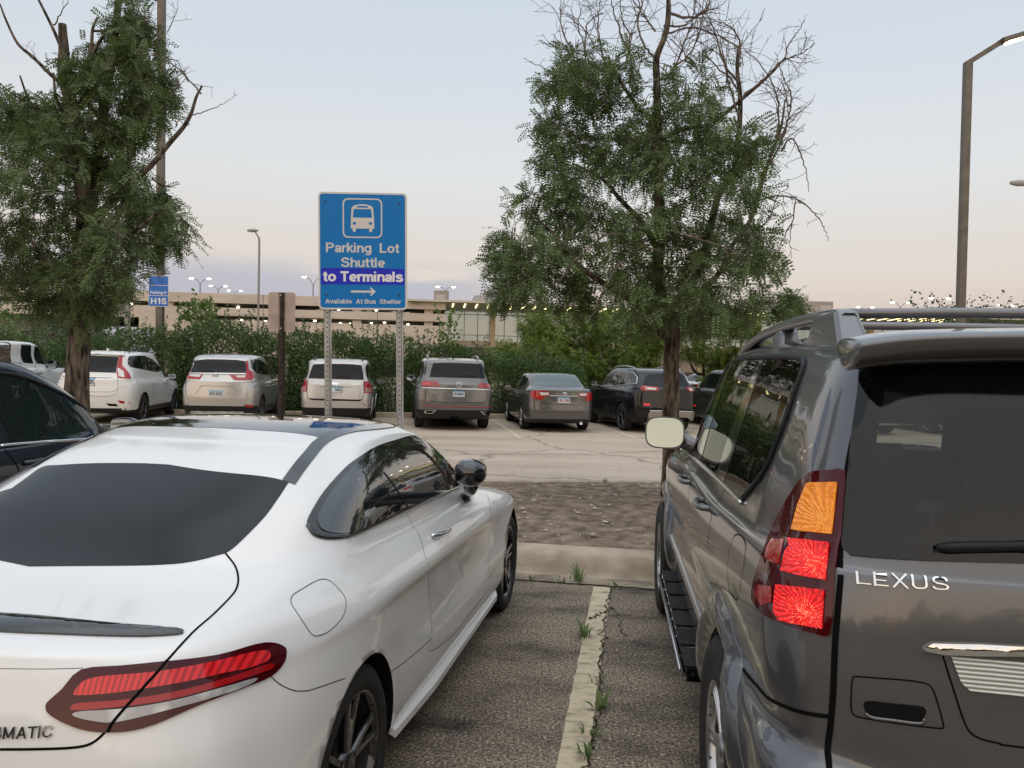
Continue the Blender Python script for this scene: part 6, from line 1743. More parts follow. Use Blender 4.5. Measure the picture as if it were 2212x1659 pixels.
def frames(P, D):
    """orthonormal frames with first axis D"""
    D = D / np.linalg.norm(D, axis=1, keepdims=True)
    up = np.tile([0., 0, 1.], (len(D), 1)); a = np.cross(D, up); n = np.linalg.norm(a, axis=1, keepdims=True)
    a = np.where(n < .05, [1., 0, 0], a / np.maximum(n, 1e-6)); b = np.cross(a, D)
    return D, a, b
def compound_leaves(P, D, rng, pairs=7, L=.20, ll=.052, lw=.020):
    """feathery leaves: for each base point P and direction D, paired leaflets"""
    n = len(P); D, A, B = frames(P, D)
    roll = rng.uniform(-.9, .9, n)[:, None]
    A2 = A * np.cos(roll) + B * np.sin(roll); B2 = np.cross(A2, D)
    s = rng.uniform(.7, 1.2, n)[:, None]
    V = []
    for k in range(pairs):
        t = (k + 1.2) / (pairs + .6)
        base = P + D * (L * t) * s + np.array([0, 0, -1.]) * (.035 * t * t) * s
        for sg in (-1, 1):
            d = D * .45 + A2 * sg * .9 + B2 * rng.uniform(-.25, .25, n)[:, None]
            d /= np.linalg.norm(d, axis=1, keepdims=True)
            w = np.cross(d, B2 + A2 * rng.uniform(-.4, .4, n)[:, None]); w /= np.maximum(np.linalg.norm(w, axis=1, keepdims=True), 1e-6)
            l = ll * s * (1 - .35 * abs(t - .5)); ww = lw * s
            V.append(np.stack([base, base + d * l * .5 + w * ww * .5, base + d * l, base + d * l * .5 - w * ww * .5], axis=1))
    V = np.concatenate(V, axis=0).reshape(-1, 3)
    return V, np.arange(len(V)).reshape(-1, 4)
def simple_leaves(P, D, rng, l=.08, w=.045):
    n = len(P); D, A, B = frames(P, D)
    r = rng.uniform(-3.14, 3.14, n)[:, None]; W = A * np.cos(r) + B * np.sin(r)
    s = rng.uniform(.6, 1.3, n)[:, None]
    V = np.stack([P, P + D * l * .5 * s + W * w * .5 * s, P + D * l * s, P + D * l * .5 * s - W * w * .5 * s], axis=1).reshape(-1, 3)
    return V, np.arange(len(V)).reshape(-1, 4)
class Tubes:
    """many tapering twigs in one array"""
    def __init__(s, n=5): s.n = n; s.V = []; s.F = []; s.k = 0
    def add(s, pts, r0, r1):
        pts = np.asarray(pts, float); m = len(pts); n = s.n
        t = np.gradient(pts, axis=0); t /= np.maximum(np.linalg.norm(t, axis=1, keepdims=True), 1e-9)
        ref = np.array([.31, .85, .42]); a = np.cross(t, ref); a /= np.maximum(np.linalg.norm(a, axis=1, keepdims=True), 1e-6); b = np.cross(t, a)
        rr = (r0 + (r1 - r0) * np.linspace(0, 1, m))[:, None]
        q = 2 * math.pi * np.arange(n) / n
        V = pts[:, None, :] + a[:, None, :] * (np.cos(q)[None, :, None] * rr[:, None]) + b[:, None, :] * (np.sin(q)[None, :, None] * rr[:, None])
        s.V.append(V.reshape(-1, 3))
        i = np.arange(m - 1)[:, None] * n; k = np.arange(n)[None, :]
        s.F.append((np.stack([i + k, i + (k + 1) % n, i + n + (k + 1) % n, i + n + k], axis=-1).reshape(-1, 4)) + s.k)
        s.k += m * n
    def arrays(s): return np.concatenate(s.V), np.concatenate(s.F)
def wander(p, d, L, rng, n=7, curl=.25, droop=0.0, lift=0.0):
    pts = [np.array(p, float)]; d = np.array(d, float); d /= np.linalg.norm(d)
    ax = rng.normal(size=3) * curl
    for k in range(n):
        d = d + np.cross(ax, d) * .35 / max(1, n / 5) + rng.normal(size=3) * curl * .28 + np.array([0, 0, -droop + lift]) / n
        d /= np.linalg.norm(d); pts.append(pts[-1] + d * L / n)
    return np.array(pts)
def trunk_mesh(name, paths, m, parent, n=14, rough=.06, seed=1):
    """trunk and limbs: [(points, radii)]"""
    mb = MB(); rng = random.Random(seed)
    from mathutils import noise
    for pts, rr in paths:
        P = smooth_open(pts, 5); k = len(rr); R_ = []
        for i in range(len(P)):
            t = i / (len(P) - 1) * (k - 1); a = int(min(t, k - 2)); R_.append(rr[a] + (rr[a + 1] - rr[a]) * (t - a))
        b = len(mb.v); nn_ = n if rr[0] > .05 else 7
        mb.tube(P, R_, nn_)
        if rr[0] > .05:
            for i in range(b, len(mb.v)):
                v = Vector(mb.v[i]); ring_i = (i - b) // nn_
                c0 = P[min(ring_i, len(P) - 1)]; dv = v - c0
                if dv.length > 1e-6:
                    f = noise.noise((v.x * 9, v.y * 9, v.z * 2.2)) * rough * 2.2
                    mb.v[i] = tuple(c0 + dv * (1 + f))
    return mb.build(name, m, parent)
def locust(label, clumps, limbs, bare, Y0, seed, group=None, dens=1.0, base=None, thin=-999):
    """honey locust. clumps: (px, py, radius px, dy); limbs/bare: polylines of pixels with depth offsets"""
    rng = np.random.RandomState(seed)
    k = Y0 / 1662.0
    o = at(base[0], base[1], Y0); o.z = .15
    root = empty('locust_tree', label, 'tree', o, 0, group)
    inv = np.array(o)
    def W(px, py, dy): return np.array(at(px, py, Y0 + dy)) - inv
    paths = []
    for pts, rr in limbs:
        paths.append(([Vector(W(*p)) for p in pts], rr))
    trunk_mesh('trunk', paths, M_bark, root, seed=seed)
    # twigs with leaves
    tw = Tubes(4); LP = []; LD = []
    for (px, py, r, dy) in clumps:
        c = W(px, py, dy); rad = r * k
        nt = int(max(8, 35 * dens * (.55 if py < thin else 1) * (rad / .45) ** 2))
        for _ in range(nt):
            u = rng.normal(size=3); u /= np.linalg.norm(u); u[1] *= 1.0
            p = c + u * rad * rng.uniform(.1, .75) * np.array([1, 1, .75])
            d = u * np.array([1, 1, .5]) + np.array([0, 0, .15])
            L = rng.uniform(.22, .55) * (rad / .45) ** .3
            q = wander(p, d, L, rng, 6, .35, .9)
            tw.add(q, .0045, .0015)
            nl = rng.randint(6, 11)
            for j in range(nl):
                t = rng.uniform(.1, 1.0) * 6; a = int(min(t, 5)); pp = q[a] + (q[a + 1] - q[a]) * (t - a)
                dd = (q[a + 1] - q[a]); dd = dd / np.linalg.norm(dd) * .6 + rng.normal(size=3) * .65 + np.array([0, 0, -.25])
                LP.append(pp); LD.append(dd)
    V1, F1 = tw.arrays()
    V2, F2 = compound_leaves(np.array(LP), np.array(LD), rng)
    V = np.concatenate([V1, V2]); Fq = np.concatenate([F1, F2 + len(V1)])
    np_mesh('crown', V, Fq, [M_twig, L_locust], np.concatenate([np.zeros(len(F1)), np.ones(len(F2))]), False, root)
    # dead wood
    if bare:
        for pts, r0, r1, nside, sl in bare:
            tb = Tubes(5)
            P = np.array([tuple(p) for p in smooth_open([Vector(W(*p)) for p in pts], 6)])
            P = P + rng.normal(size=P.shape) * .006
            tb.add(P, r0, r1)
            for _ in range(nside):
                i = rng.randint(len(P) // 5, len(P) - 1); t = P[i] - P[i - 1]; t /= np.linalg.norm(t)
                d = t * .8 + rng.normal(size=3) * .75
                L = sl * rng.uniform(.4, 1.2); rb = max(.003, (r0 + (r1 - r0) * i / len(P)) * .5)
                q = wander(P[i], d, L, rng, 7, .30, .12, .1); tb.add(q, rb, .0022)
                for _ in range(rng.randint(1, 4)):
                    j = rng.randint(1, len(q) - 1); d2 = (q[j] - q[j - 1]); d2 = d2 / np.linalg.norm(d2) + rng.normal(size=3) * .7
                    tb.add(wander(q[j], d2, L * rng.uniform(.25, .6), rng, 5, .3, .15), rb * .55, .002)
            V, Fq = tb.arrays()
            np_mesh('dead_branch', V, Fq, M_twig, None, True, root)
    return root
def pz(fn, pts, dy=0.0):
    return [(*fn(a, b), dy + (c[0] if c else 0)) for a, b, *c in pts]
# --- right tree
RT = ZT2
cl = [(900, 480, 190), (1050, 440, 150), (1120, 520, 110), (640, 400, 150), (500, 300, 90), (430, 350, 80), (740, 330, 90), (560, 430, 120),
      (440, 680, 130), (520, 780, 140), (620, 700, 150), (760, 620, 150), (900, 660, 170), (1050, 640, 170), (1130, 740, 140), (1290, 700, 110), (1370, 730, 90), (1240, 800, 90),
      (360, 760, 80), (420, 900, 140), (560, 900, 150), (700, 860, 170), (860, 860, 190), (1010, 860, 170), (1150, 900, 150), (1280, 950, 110),
      (270, 1000, 110), (380, 1040, 140), (520, 1080, 160), (680, 1090, 180), (840, 1080, 190), (1000, 1100, 180), (1140, 1130, 160), (1280, 1160, 130), (1380, 1230, 110),
      (150, 1200, 80), (240, 1210, 120), (360, 1260, 150), (500, 1260, 170), (660, 1290, 190), (820, 1290, 200), (980, 1300, 200), (1130, 1310, 170), (1340, 1290, 90),
      (80, 1290, 50), (200, 1380, 90), (300, 1390, 120), (440, 1420, 130), (600, 1440, 140), (760, 1470, 150), (920, 1480, 170), (1080, 1480, 170), (1220, 1490, 140), (1350, 1510, 120), (1470, 1490, 80), (1560, 1490, 40),
      (760, 1560, 110), (900, 1570, 130), (1040, 1570, 130), (1180, 1570, 110), (480, 1470, 90), (140, 1470, 45), (390, 420, 60), (330, 620, 45)]
rngc = np.random.RandomState(8)
clumps = []
for x, y, r in cl:
    for _ in range(2):
        X, Yp = RT(x + rngc.uniform(-.35, .35) * r, y + rngc.uniform(-.35, .35) * r)
        clumps.append((X, Yp, r * .78343 / 1.8227 * rngc.uniform(.40, .64), rngc.uniform(-1, 1) * (1.15 if r > 100 else .6)))
T = lambda pts, dy=0: pz(RT, pts, dy)
limbs = [([(1448, 1160, 0), (1449, 1010, 0), (1449, 900, 0), (1450, 800, 0), (1452, 720, 0), (1446, 680, 0)], [.135, .105, .098, .094, .092, .085]),
         (T([(925, 1700), (905, 1560, .02), (880, 1400, .05), (890, 1150, .05), (885, 900, .0), (880, 650, 0), (875, 400, 0), (875, 290, 0), (920, 170, 0), (935, 50, 0), (930, -60, 0)]), [.085, .08, .07, .062, .055, .048, .042, .038, .033, .028, .022]),
         (T([(905, 1680), (860, 1590), (780, 1530, -.2), (650, 1450, -.4), (480, 1330, -.6), (360, 1180, -.7), (250, 1080, -.8)]), [.065, .055, .045, .036, .026, .018, .010]),
         (T([(910, 1620), (960, 1560, -.1), (1040, 1490, -.3), (1110, 1450, -.5), (1200, 1440, -.7)]), [.05, .042, .034, .024, .014]),
         (T([(920, 1640), (1000, 1480, .1), (1100, 1330, .2), (1160, 1080, .25), (1190, 970, .3), (1260, 870, .3), (1285, 700, .3), (1295, 500, .3), (1280, 350, .3), (1285, 230, .3)]), [.06, .052, .048, .044, .040, .036, .032, .028, .022, .015]),
         (T([(1060, 1500, .1), (1190, 1370, .3), (1250, 1240, .5), (1350, 1100, .6), (1400, 930, .6), (1450, 780, .6), (1500, 640, .6), (1520, 500, .6)]), [.036, .034, .032, .028, .024, .02, .016, .010]),
         (T([(880, 1250), (800, 1120, .2), (690, 1000, .4), (600, 900, .5), (450, 820, .5)]), [.045, .036, .028, .02, .010]),
         (T([(885, 800), (840, 600, -.2), (780, 540, -.2), (700, 420, -.3), (650, 330, -.3)]), [.04, .032, .026, .018, .010]),
         (T([(890, 700), (1000, 650, .2), (1150, 620, .3), (1290, 510, .3), (1440, 380, .3), (1520, 290, .3)]), [.035, .03, .026, .022, .016, .010])]
B = lambda p, r0=.016, r1=.004, n=6, sl=.5: (T(p), r0 * 1.1, r1 * 1.2, int(n * 1.7), sl)
bare = [B([(930, 60), (1040, 90), (1120, 60), (1140, 0), (1150, -60)], .018), B([(910, 130), (1000, 130), (1110, 60), (1200, 40)], .014, .003, 5, .3), B([(900, 180), (1050, 140), (1180, 180), (1280, 240), (1310, 330)], .012),
        B([(880, 300), (820, 240), (780, 120), (800, 20), (800, -60)], .015), B([(870, 160), (800, 60), (770, -40)], .012), B([(880, 400), (940, 380), (1010, 230), (1060, 80), (1075, -40)], .016), B([(940, 360), (1050, 260), (1100, 130), (1110, 0)], .013),
        B([(740, 420), (750, 310), (700, 180), (660, 60), (640, -40)], .016), B([(720, 320), (740, 200), (700, 90), (690, -30)], .012), B([(640, 380), (600, 260), (580, 130), (590, 0)], .012), B([(560, 640), (540, 520), (520, 360), (515, 220), (530, 120), (600, 60)], .016), B([(520, 260), (480, 120), (500, 40)], .009),
        B([(450, 260), (400, 150), (390, 50), (400, -20)], .010, .003, 4, .3), B([(430, 250), (370, 240), (290, 210)], .009, .003, 4, .25), B([(400, 400), (330, 350), (240, 310)], .008, .003, 3, .2),
        B([(1285, 330), (1290, 200), (1220, 120), (1130, 110)], .013), B([(1290, 420), (1220, 330), (1180, 200), (1150, 110), (1100, 60)], .015, .003, 9), B([(1300, 500), (1250, 400), (1140, 300), (1090, 200)], .013, .003, 8), B([(1290, 600), (1240, 420), (1210, 280), (1180, 150)], .014, .003, 8),
        B([(1310, 480), (1400, 410), (1480, 330), (1540, 290), (1600, 270), (1670, 220)], .015, .003, 6, .35), B([(1520, 300), (1540, 220), (1590, 150), (1620, 100)], .009, .003, 3, .25), B([(1600, 270), (1630, 180)], .006, .003, 2, .2),
        B([(1400, 900), (1460, 760), (1490, 600), (1470, 450), (1400, 330), (1320, 250)], .015, .003, 8), B([(1450, 780), (1530, 620), (1550, 480), (1510, 380), (1470, 260)], .013, .003, 8), B([(1420, 860), (1500, 720), (1540, 560), (1510, 420)], .012, .003, 8),
        B([(1380, 960), (1440, 820), (1480, 680), (1480, 540), (1420, 430)], .012, .003, 7), B([(1500, 760), (1550, 700), (1600, 770), (1630, 880), (1640, 970)], .011, .003, 5, .25),
        B([(1320, 1190), (1430, 1110), (1480, 990), (1540, 940)], .010, .003, 4, .3), B([(1400, 1000), (1480, 985), (1570, 1000), (1660, 1060), (1710, 1130), (1738, 1210)], .011, .003, 5, .25), B([(1570, 1010), (1560, 1110), (1520, 1180), (1470, 1330)], .008, .003, 4, .25), B([(1560, 1110), (1545, 1200), (1550, 1300)], .006, .002, 2, .2),
        B([(940, 1160, -.9), (1060, 1195, -1.0), (1200, 1240, -1.1), (1305, 1285, -1.2)], .013, .005, 2, .2), B([(960, 1110, -.8), (1060, 1180, -.9), (1100, 1205, -.9)], .009, .003, 1, .2),
        B([(700, 1180, -1.1), (620, 1180, -1.2), (540, 1240, -1.2), (440, 1330, -1.2), (380, 1440, -1.2)], .011, .004, 3, .2), B([(740, 1270, -1.2), (650, 1380, -1.3), (590, 1500, -1.3), (530, 1620, -1.3)], .011, .005, 1, .2),
        B([(930, 1275, -1.1), (820, 1240, -1.2), (700, 1230, -1.2), (560, 1310, -1.2)], .009, .003, 2, .2)]
locust('right locust tree with a bare twiggy top, its trunk behind the off-roader side mirror', clumps, limbs, bare, 9.1, 5, 'locust trees on the dirt island', 1.05, base=(1449, 1010), thin=130)
# --- left tree
LT = ZT1
cl = [(650, 60, 50), (670, 110, 70), (720, 180, 80), (640, 230, 80), (560, 240, 60), (700, 300, 110), (760, 380, 80), (640, 330, 80), (450, 380, 70), (400, 350, 40), (680, 430, 110), (770, 480, 70), (600, 470, 90), (740, 530, 90),
      (620, 600, 100), (700, 640, 70), (560, 650, 70), (500, 420, 50),
      (40, 480, 90), (90, 560, 100), (30, 620, 110), (150, 620, 110), (260, 600, 80), (320, 560, 60), (220, 700, 110), (100, 720, 120), (300, 690, 90), (380, 640, 70), (430, 680, 60),
      (60, 850, 150), (200, 850, 150), (340, 830, 130), (450, 800, 90), (560, 780, 90), (660, 850, 80), (30, 960, 150), (170, 980, 170), (320, 970, 160), (450, 960, 130), (570, 930, 100), (700, 960, 100), (770, 980, 70),
      (60, 1120, 170), (220, 1130, 170), (380, 1120, 170), (520, 1100, 140), (650, 1080, 120), (770, 1090, 90), (850, 1090, 50), (80, 1270, 160), (230, 1270, 170), (380, 1270, 160), (520, 1250, 150), (660, 1240, 140), (760, 1230, 80), (870, 1200, 70), 
      (60, 1390, 110), (180, 1400, 120), (300, 1400, 130), (440, 1400, 140), (580, 1380, 120), (640, 1390, 70),  (200, 1500, 80), (300, 1510, 60), (420, 1500, 80), (500, 1510, 60), (440, 1570, 50), (-100, 700, 150), (-120, 950, 180), (-130, 1200, 180), (-80, 1380, 120)]
clumps = []
for x, y, r in cl:
    for _ in range(2):
        X, Yp = LT(x + rngc.uniform(-.35, .35) * r, y + rngc.uniform(-.35, .35) * r)
        clumps.append((X, Yp, r * .7837 / 1.8227 * rngc.uniform(.40, .64), rngc.uniform(-1, 1) * (1.0 if r > 100 else .5)))
T = lambda pts, dy=0: pz(LT, pts, dy)
limbs = [([(164, 1010, 0), (166, 900, 0), (168, 800, 0), (172, 730, 0), (176, 670, 0), (180, 610, 0)], [.17, .145, .135, .13, .128, .125]),
         (T([(415, 1560), (420, 1300), (430, 1050), (410, 850), (390, 740), (385, 640), (365, 560), (340, 460), (320, 350), (322, 260), (318, 190), (314, 122)]), [.125, .115, .11, .10, .095, .085, .08, .075, .068, .062, .052, .044]),
         (T([(425, 1150), (470, 950, .1), (490, 780, .1), (505, 640, .1), (530, 480, .1), (555, 330, .1), (575, 180, .1), (590, 60, .1), (600, -80, .1)]), [.09, .075, .066, .06, .054, .05, .045, .04, .034]),
         (T([(470, 1200, .1), (520, 1060, -.2), (590, 980, -.3), (680, 900, -.4), (760, 830, -.5), (850, 720, -.5), (920, 640, -.5), (960, 570, -.5), (985, 490, -.5), (1015, 430, -.5)]), [.05, .045, .041, .037, .033, .029, .025, .021, .017, .012]),
         (T([(400, 540), (430, 490), (500, 400), (560, 340), (620, 280)]), [.05, .045, .038, .03, .02]),
         (T([(500, 590, .1), (430, 500, -.1), (370, 400, -.1), (340, 310, -.1), (300, 220, -.1), (260, 130, -.1), (190, -10, -.1)]), [.034, .03, .028, .025, .022, .018, .014]),
         (T([(380, 430), (430, 370), (455, 290), (500, 210), (545, 150)]), [.034, .03, .025, .02, .012]),
         (T([(400, 400), (455, 260), (465, 150), (490, 85)]), [.024, .022, .018, .012]), (T([(470, 155), (510, 155), (540, 145)]), [.016, .014, .010]),
         (T([(320, 430), (250, 370), (170, 290), (90, 220), (30, 100), (0, 20)]), [.026, .023, .02, .017, .013, .010]),
         (T([(310, 560), (280, 480), (268, 365)]), [.022, .018, .012]), (T([(200, 590), (140, 490), (100, 380)]), [.018, .015, .010]),
         (T([(360, 560), (280, 580), (180, 530), (90, 490), (0, 420)]), [.02, .017, .014, .011, .007]), (T([(360, 740), (270, 720), (170, 750), (90, 790)]), [.024, .02, .016, .010]),
         (T([(400, 1440), (320, 1360, -.3), (240, 1320, -.4), (150, 1200, -.5)]), [.06, .046, .034, .018]), (T([(430, 1440), (520, 1220, -.3), (580, 1120, -.4), (600, 1030, -.4)]), [.05, .044, .034, .02]),
         (T([(640, 1180, -.6), (720, 1130, -.7), (815, 1050, -.8)]), [.026, .022, .016]), (T([(660, 560, -.3), (710, 500, -.3), (755, 430, -.3)]), [.018, .015, .010]), (T([(765, 895, -.5), (810, 930, -.5), (850, 935, -.5)]), [.014, .012, .010])]
B = lambda p, r0=.010, r1=.003, n=4, sl=.3: (T(p), r0, r1, n, sl)
bare = [B([(960, 580, -.5), (1030, 560, -.5), (1110, 530, -.5), (1195, 475, -.5)], .008, .002, 1, .15), B([(1010, 470, -.5), (960, 410, -.5), (880, 330, -.5), (780, 280, -.5), (700, 270, -.4)], .011, .003, 8, .3), B([(940, 410, -.5), (900, 320, -.5), (850, 290, -.5)], .007), B([(880, 320, -.5), (890, 420, -.5), (850, 480, -.5)], .006),
        B([(690, 40), (740, 110), (800, 150), (790, 60)], .008), B([(840, 160), (880, 80), (895, 0)], .007, .002, 4, .2), B([(780, 300), (800, 200), (790, 100)], .007), B([(565, 100), (540, 40), (560, -20)], .006, .002, 2, .2),
        B([(270, 130), (310, 60), (345, 0)], .010, .004, 1, .2), B([(240, 370), (170, 300), (100, 240)], .006, .002, 3, .2), B([(230, 270), (240, 330), (260, 380)], .005, .002, 1, .1),
        B([(510, 1095, -1.0), (560, 1150, -1.0), (620, 1190, -1.0), (650, 1200, -1.0)], .010, .004, 2, .2), B([(600, 1180, -1.0), (600, 1260, -1.0), (610, 1320, -1.0)], .006, .002, 1, .1),
        B([(260, 575, -.4), (400, 590, -.5), (520, 630, -.5), (640, 720, -.5)], .007, .002, 3, .2), B([(880, 640, -.5), (900, 605, -.5), (925, 600, -.5)], .008, .004, 0, .1), B([(430, 190), (400, 150)], .005, .002, 1, .1)]
locust('left locust tree, thick trunk and broken dead limbs above the leaves', clumps, limbs, bare, 9.6, 9, 'locust trees on the dirt island', 1.05, base=(166, 870), thin=300)

# --- shrubs of the hedge behind the far cars
def shrub(name, label, cat, o, wx, wy, h, n, lm, rng, lsz=(.085, .045), spikes=8, group=None, spike_h=.7):
    root = empty(name, label, cat, o, 0, group)
    tw = Tubes(4); P = []; D = []
    for k in range(int(26 * wx)):
        a = rng.uniform(0, 6.28); r = rng.uniform(0, 1) ** .5
        b = np.array([math.cos(a) * r * wx * .35, math.sin(a) * r * wy * .35, 0])
        tip = np.array([math.cos(a) * r * wx * .5 + rng.normal() * .1, math.sin(a) * r * wy * .5, h * (1 - .35 * r * r) * rng.uniform(.7, 1.0)])
        tw.add(np.array([b, b * .5 + tip * .5 + rng.normal(size=3) * .08, tip]), .014, .004)
    m = 0
    while m < n:
        q = rng.uniform(-1, 1, (n, 3)); q[:, 2] = rng.uniform(0, 1, n)
        rr = np.abs(q[:, 0]) ** 2.6 + np.abs(q[:, 1]) ** 2.6 + (np.maximum(q[:, 2], 0)) ** 3.5
        keep = (rr < 1.0) & (rr > .30)
        q = q[keep]
        f = np.sin(q[:, 0] * wx * 4.1 + o[0]) * .5 + np.sin(q[:, 2] * h * 5.3 + q[:, 0] * 3 + o[0] * 2) * .5 + np.sin(q[:, 1] * 4 + q[:, 0] * wx * 2) * .35
        q = q[rng.uniform(-1.5, .5, len(q)) < f]
        p = q * np.array([wx * .56, wy * .56, h])
        P.append(p); D.append(q * np.array([1, 1, .6]) + rng.normal(size=q.shape) * .6 + np.array([0, 0, .3])); m += len(q)
    for k in range(spikes):
        a = np.array([rng.uniform(-.5, .5) * wx, rng.uniform(-.45, .45) * wy, h * rng.uniform(.78, .9)])
        q = wander(a, [rng.normal() * .14, rng.normal() * .14, 1], spike_h * rng.uniform(.5, 1.2), rng, 6, .12)
        tw.add(q, .007, .002)
        for j in range(22):
            t = rng.uniform(0, 6); i = int(min(t, 5)); pp = q[i] + (q[i + 1] - q[i]) * (t - i)
            P.append(pp[None]); D.append((rng.normal(size=3) * .8 + np.array([0, 0, .45]))[None])
    P = np.concatenate(P); D = np.concatenate(D)
    V2, F2 = simple_leaves(P, D, rng, *lsz)
    V1, F1 = tw.arrays()
    np_mesh('foliage', V2, F2, lm, None, False, root)
    np_mesh('stems', V1, F1, M_twig, None, True, root)
    return root
rng = np.random.RandomState(12)
spots = [(-15.0, 2.2, 'behind the white off-roader'), (-12.6, 2.2, 'between the white off-roader and the white estate car'), (-10.6, 2.45, 'left of the row marker post'), (-8.6, 2.75, 'behind the silver car with angular lamps'), (-6.7, 2.6, 'right behind the brown sign post'),
         (-5.0, 2.5, 'behind the pale silver car'), (-3.3, 2.45, 'between the two legs of the shuttle sign'), (-1.5, 2.2, 'behind the large grey sport utility'), (.3, 1.95, 'left behind the dark saloon'), (1.9, 1.85, 'right behind the dark saloon')]
for i, (u, h, where) in enumerate(spots):
    p = row(u, 5.2 + .3 * math.sin(i * 2.1), 0.0)
    shrub('hedge_shrub', 'dark green hedge shrub ' + where, 'shrub', p, 2.7, 1.9, h * 1.05, 11000, L_hedge, rng, (.095, .046), 16, 'hedge shrubs behind the cars across the road', .75)
def row_at(px, Y, z=0.0):
    p = at(px, 790, Y); return Vector((p.x, p.y, z))
shrub('poplar_shoot', 'tall pale leafy poplar shoots above the hedge, right of the row marker', 'shrub', row_at(425, 25.6), 1.5, 1.2, 3.6, 2100, L_shoot, rng, (.13, .085), 12, None, .9)
shrub('poplar_shoot', 'slim bright green sapling above the hedge, in front of the glass terminal wall', 'shrub', row_at(966, 25.6), .75, .7, 3.15, 600, L_shoot, rng, (.13, .085), 4, None, .8)
# --- lighter trees beyond the hedge
def small_tree(label, px, Y, h, w, n, lm, rng, name='locust_tree', low=.22, lsz=None, group='trees beyond the hedge', trunk_r=.10, z0=0.0):
    o = row_at(px, Y, z0)
    root = empty(name, label, 'tree', o, 0, group)
    limbs = [([Vector((0, 0, -.1)), Vector((.05, 0, h * .25)), Vector((-.03, .02, h * .55)), Vector((.02, 0, h * .88))], [trunk_r, trunk_r * .8, trunk_r * .5, trunk_r * .15])]
    cl = []
    for k in range(13):
        a = rng.uniform(0, 6.28); z = h * rng.uniform(low, .92); r = w * .5 * (1 - ((z / h - .5) * 1.25) ** 2) * rng.uniform(.45, .95)
        c = np.array([math.cos(a) * r, math.sin(a) * r, z]); cl.append((c, w * rng.uniform(.13, .24)))
        limbs.append(([Vector((0, 0, z * .55)), Vector(c * .5 + np.array([0, 0, z * .12])), Vector(c)], [trunk_r * .45, trunk_r * .28, trunk_r * .1]))
    cl.append((np.array([0, 0, h * .9]), w * .16))
    trunk_mesh('trunk', limbs, M_bark, root, 8)
    P = []; D = []
    for c, r in cl:
        m = int(n / len(cl)); q = rng.normal(size=(m, 3)); q /= np.linalg.norm(q, axis=1, keepdims=True)
        q *= rng.uniform(.25, 1, (m, 1)) ** .5 * np.array([1.15, 1.15, .8])
        P.append(c + q * r * (1 + .25 * np.sin(q[:, :1] * 7 + q[:, 2:] * 5))); D.append(q + rng.normal(size=q.shape) * .5 + np.array([0, 0, -.2]))
    P = np.concatenate(P); D = np.concatenate(D)
    if lsz: V, Fq = simple_leaves(P, D, rng, *lsz)
    else: V, Fq = compound_leaves(P, D, rng, 5, .26, .075, .034)
    np_mesh('crown', V, Fq, lm, None, False, root)
    return root
for px, Y, h, w, lab in ((1150, 30, 3.7, 3.0, 'yellow green locust tree beyond the hedge, left of the other light trees'), (1240, 31, 3.9, 3.0, 'light green locust tree straight above the dark saloon'), (1330, 33, 4.2, 3.4, 'light green locust tree behind the black sport utility roof rail'),
                        (1400, 30, 3.2, 2.4, 'low light green locust tree just left of the right tree trunk'), (1520, 31, 4.0, 3.4, 'light green locust tree just right of the right tree trunk'), (1600, 28.5, 3.7, 2.5, 'light green locust tree above the off-roader side windows')):
    small_tree(lab, px, Y, h, w, 4600, L_light, rng)
small_tree('dark tree showing over the roof of the off-roader, behind the tall lamp post', 2090, 40, 5.3, 7.0, 2200, L_far, rng, 'broadleaf_tree', .5, (.20, .12), trunk_r=.14)
small_tree('bright green bush beside the left picture edge below the parking deck', -10, 27, 3.6, 2.2, 1500, L_shoot, rng, 'broadleaf_tree', .35, (.13, .08))
small_tree('dark round tree seen under the deck left of the left trunk', 108, 62, 4.4, 5.6, 1500, L_far, rng, 'broadleaf_tree', .2, (.34, .2), trunk_r=.16)
small_tree('mid green tree under the deck, close beside the left trunk', 205, 40, 4.0, 5.0, 1800, L_far, rng, 'broadleaf_tree', .2, (.24, .14), trunk_r=.16)
small_tree('far grey green tree under the deck between the others', 150, 120, 8.0, 13.0, 1500, L_far, rng, 'broadleaf_tree', .2, (.7, .45), trunk_r=.25)
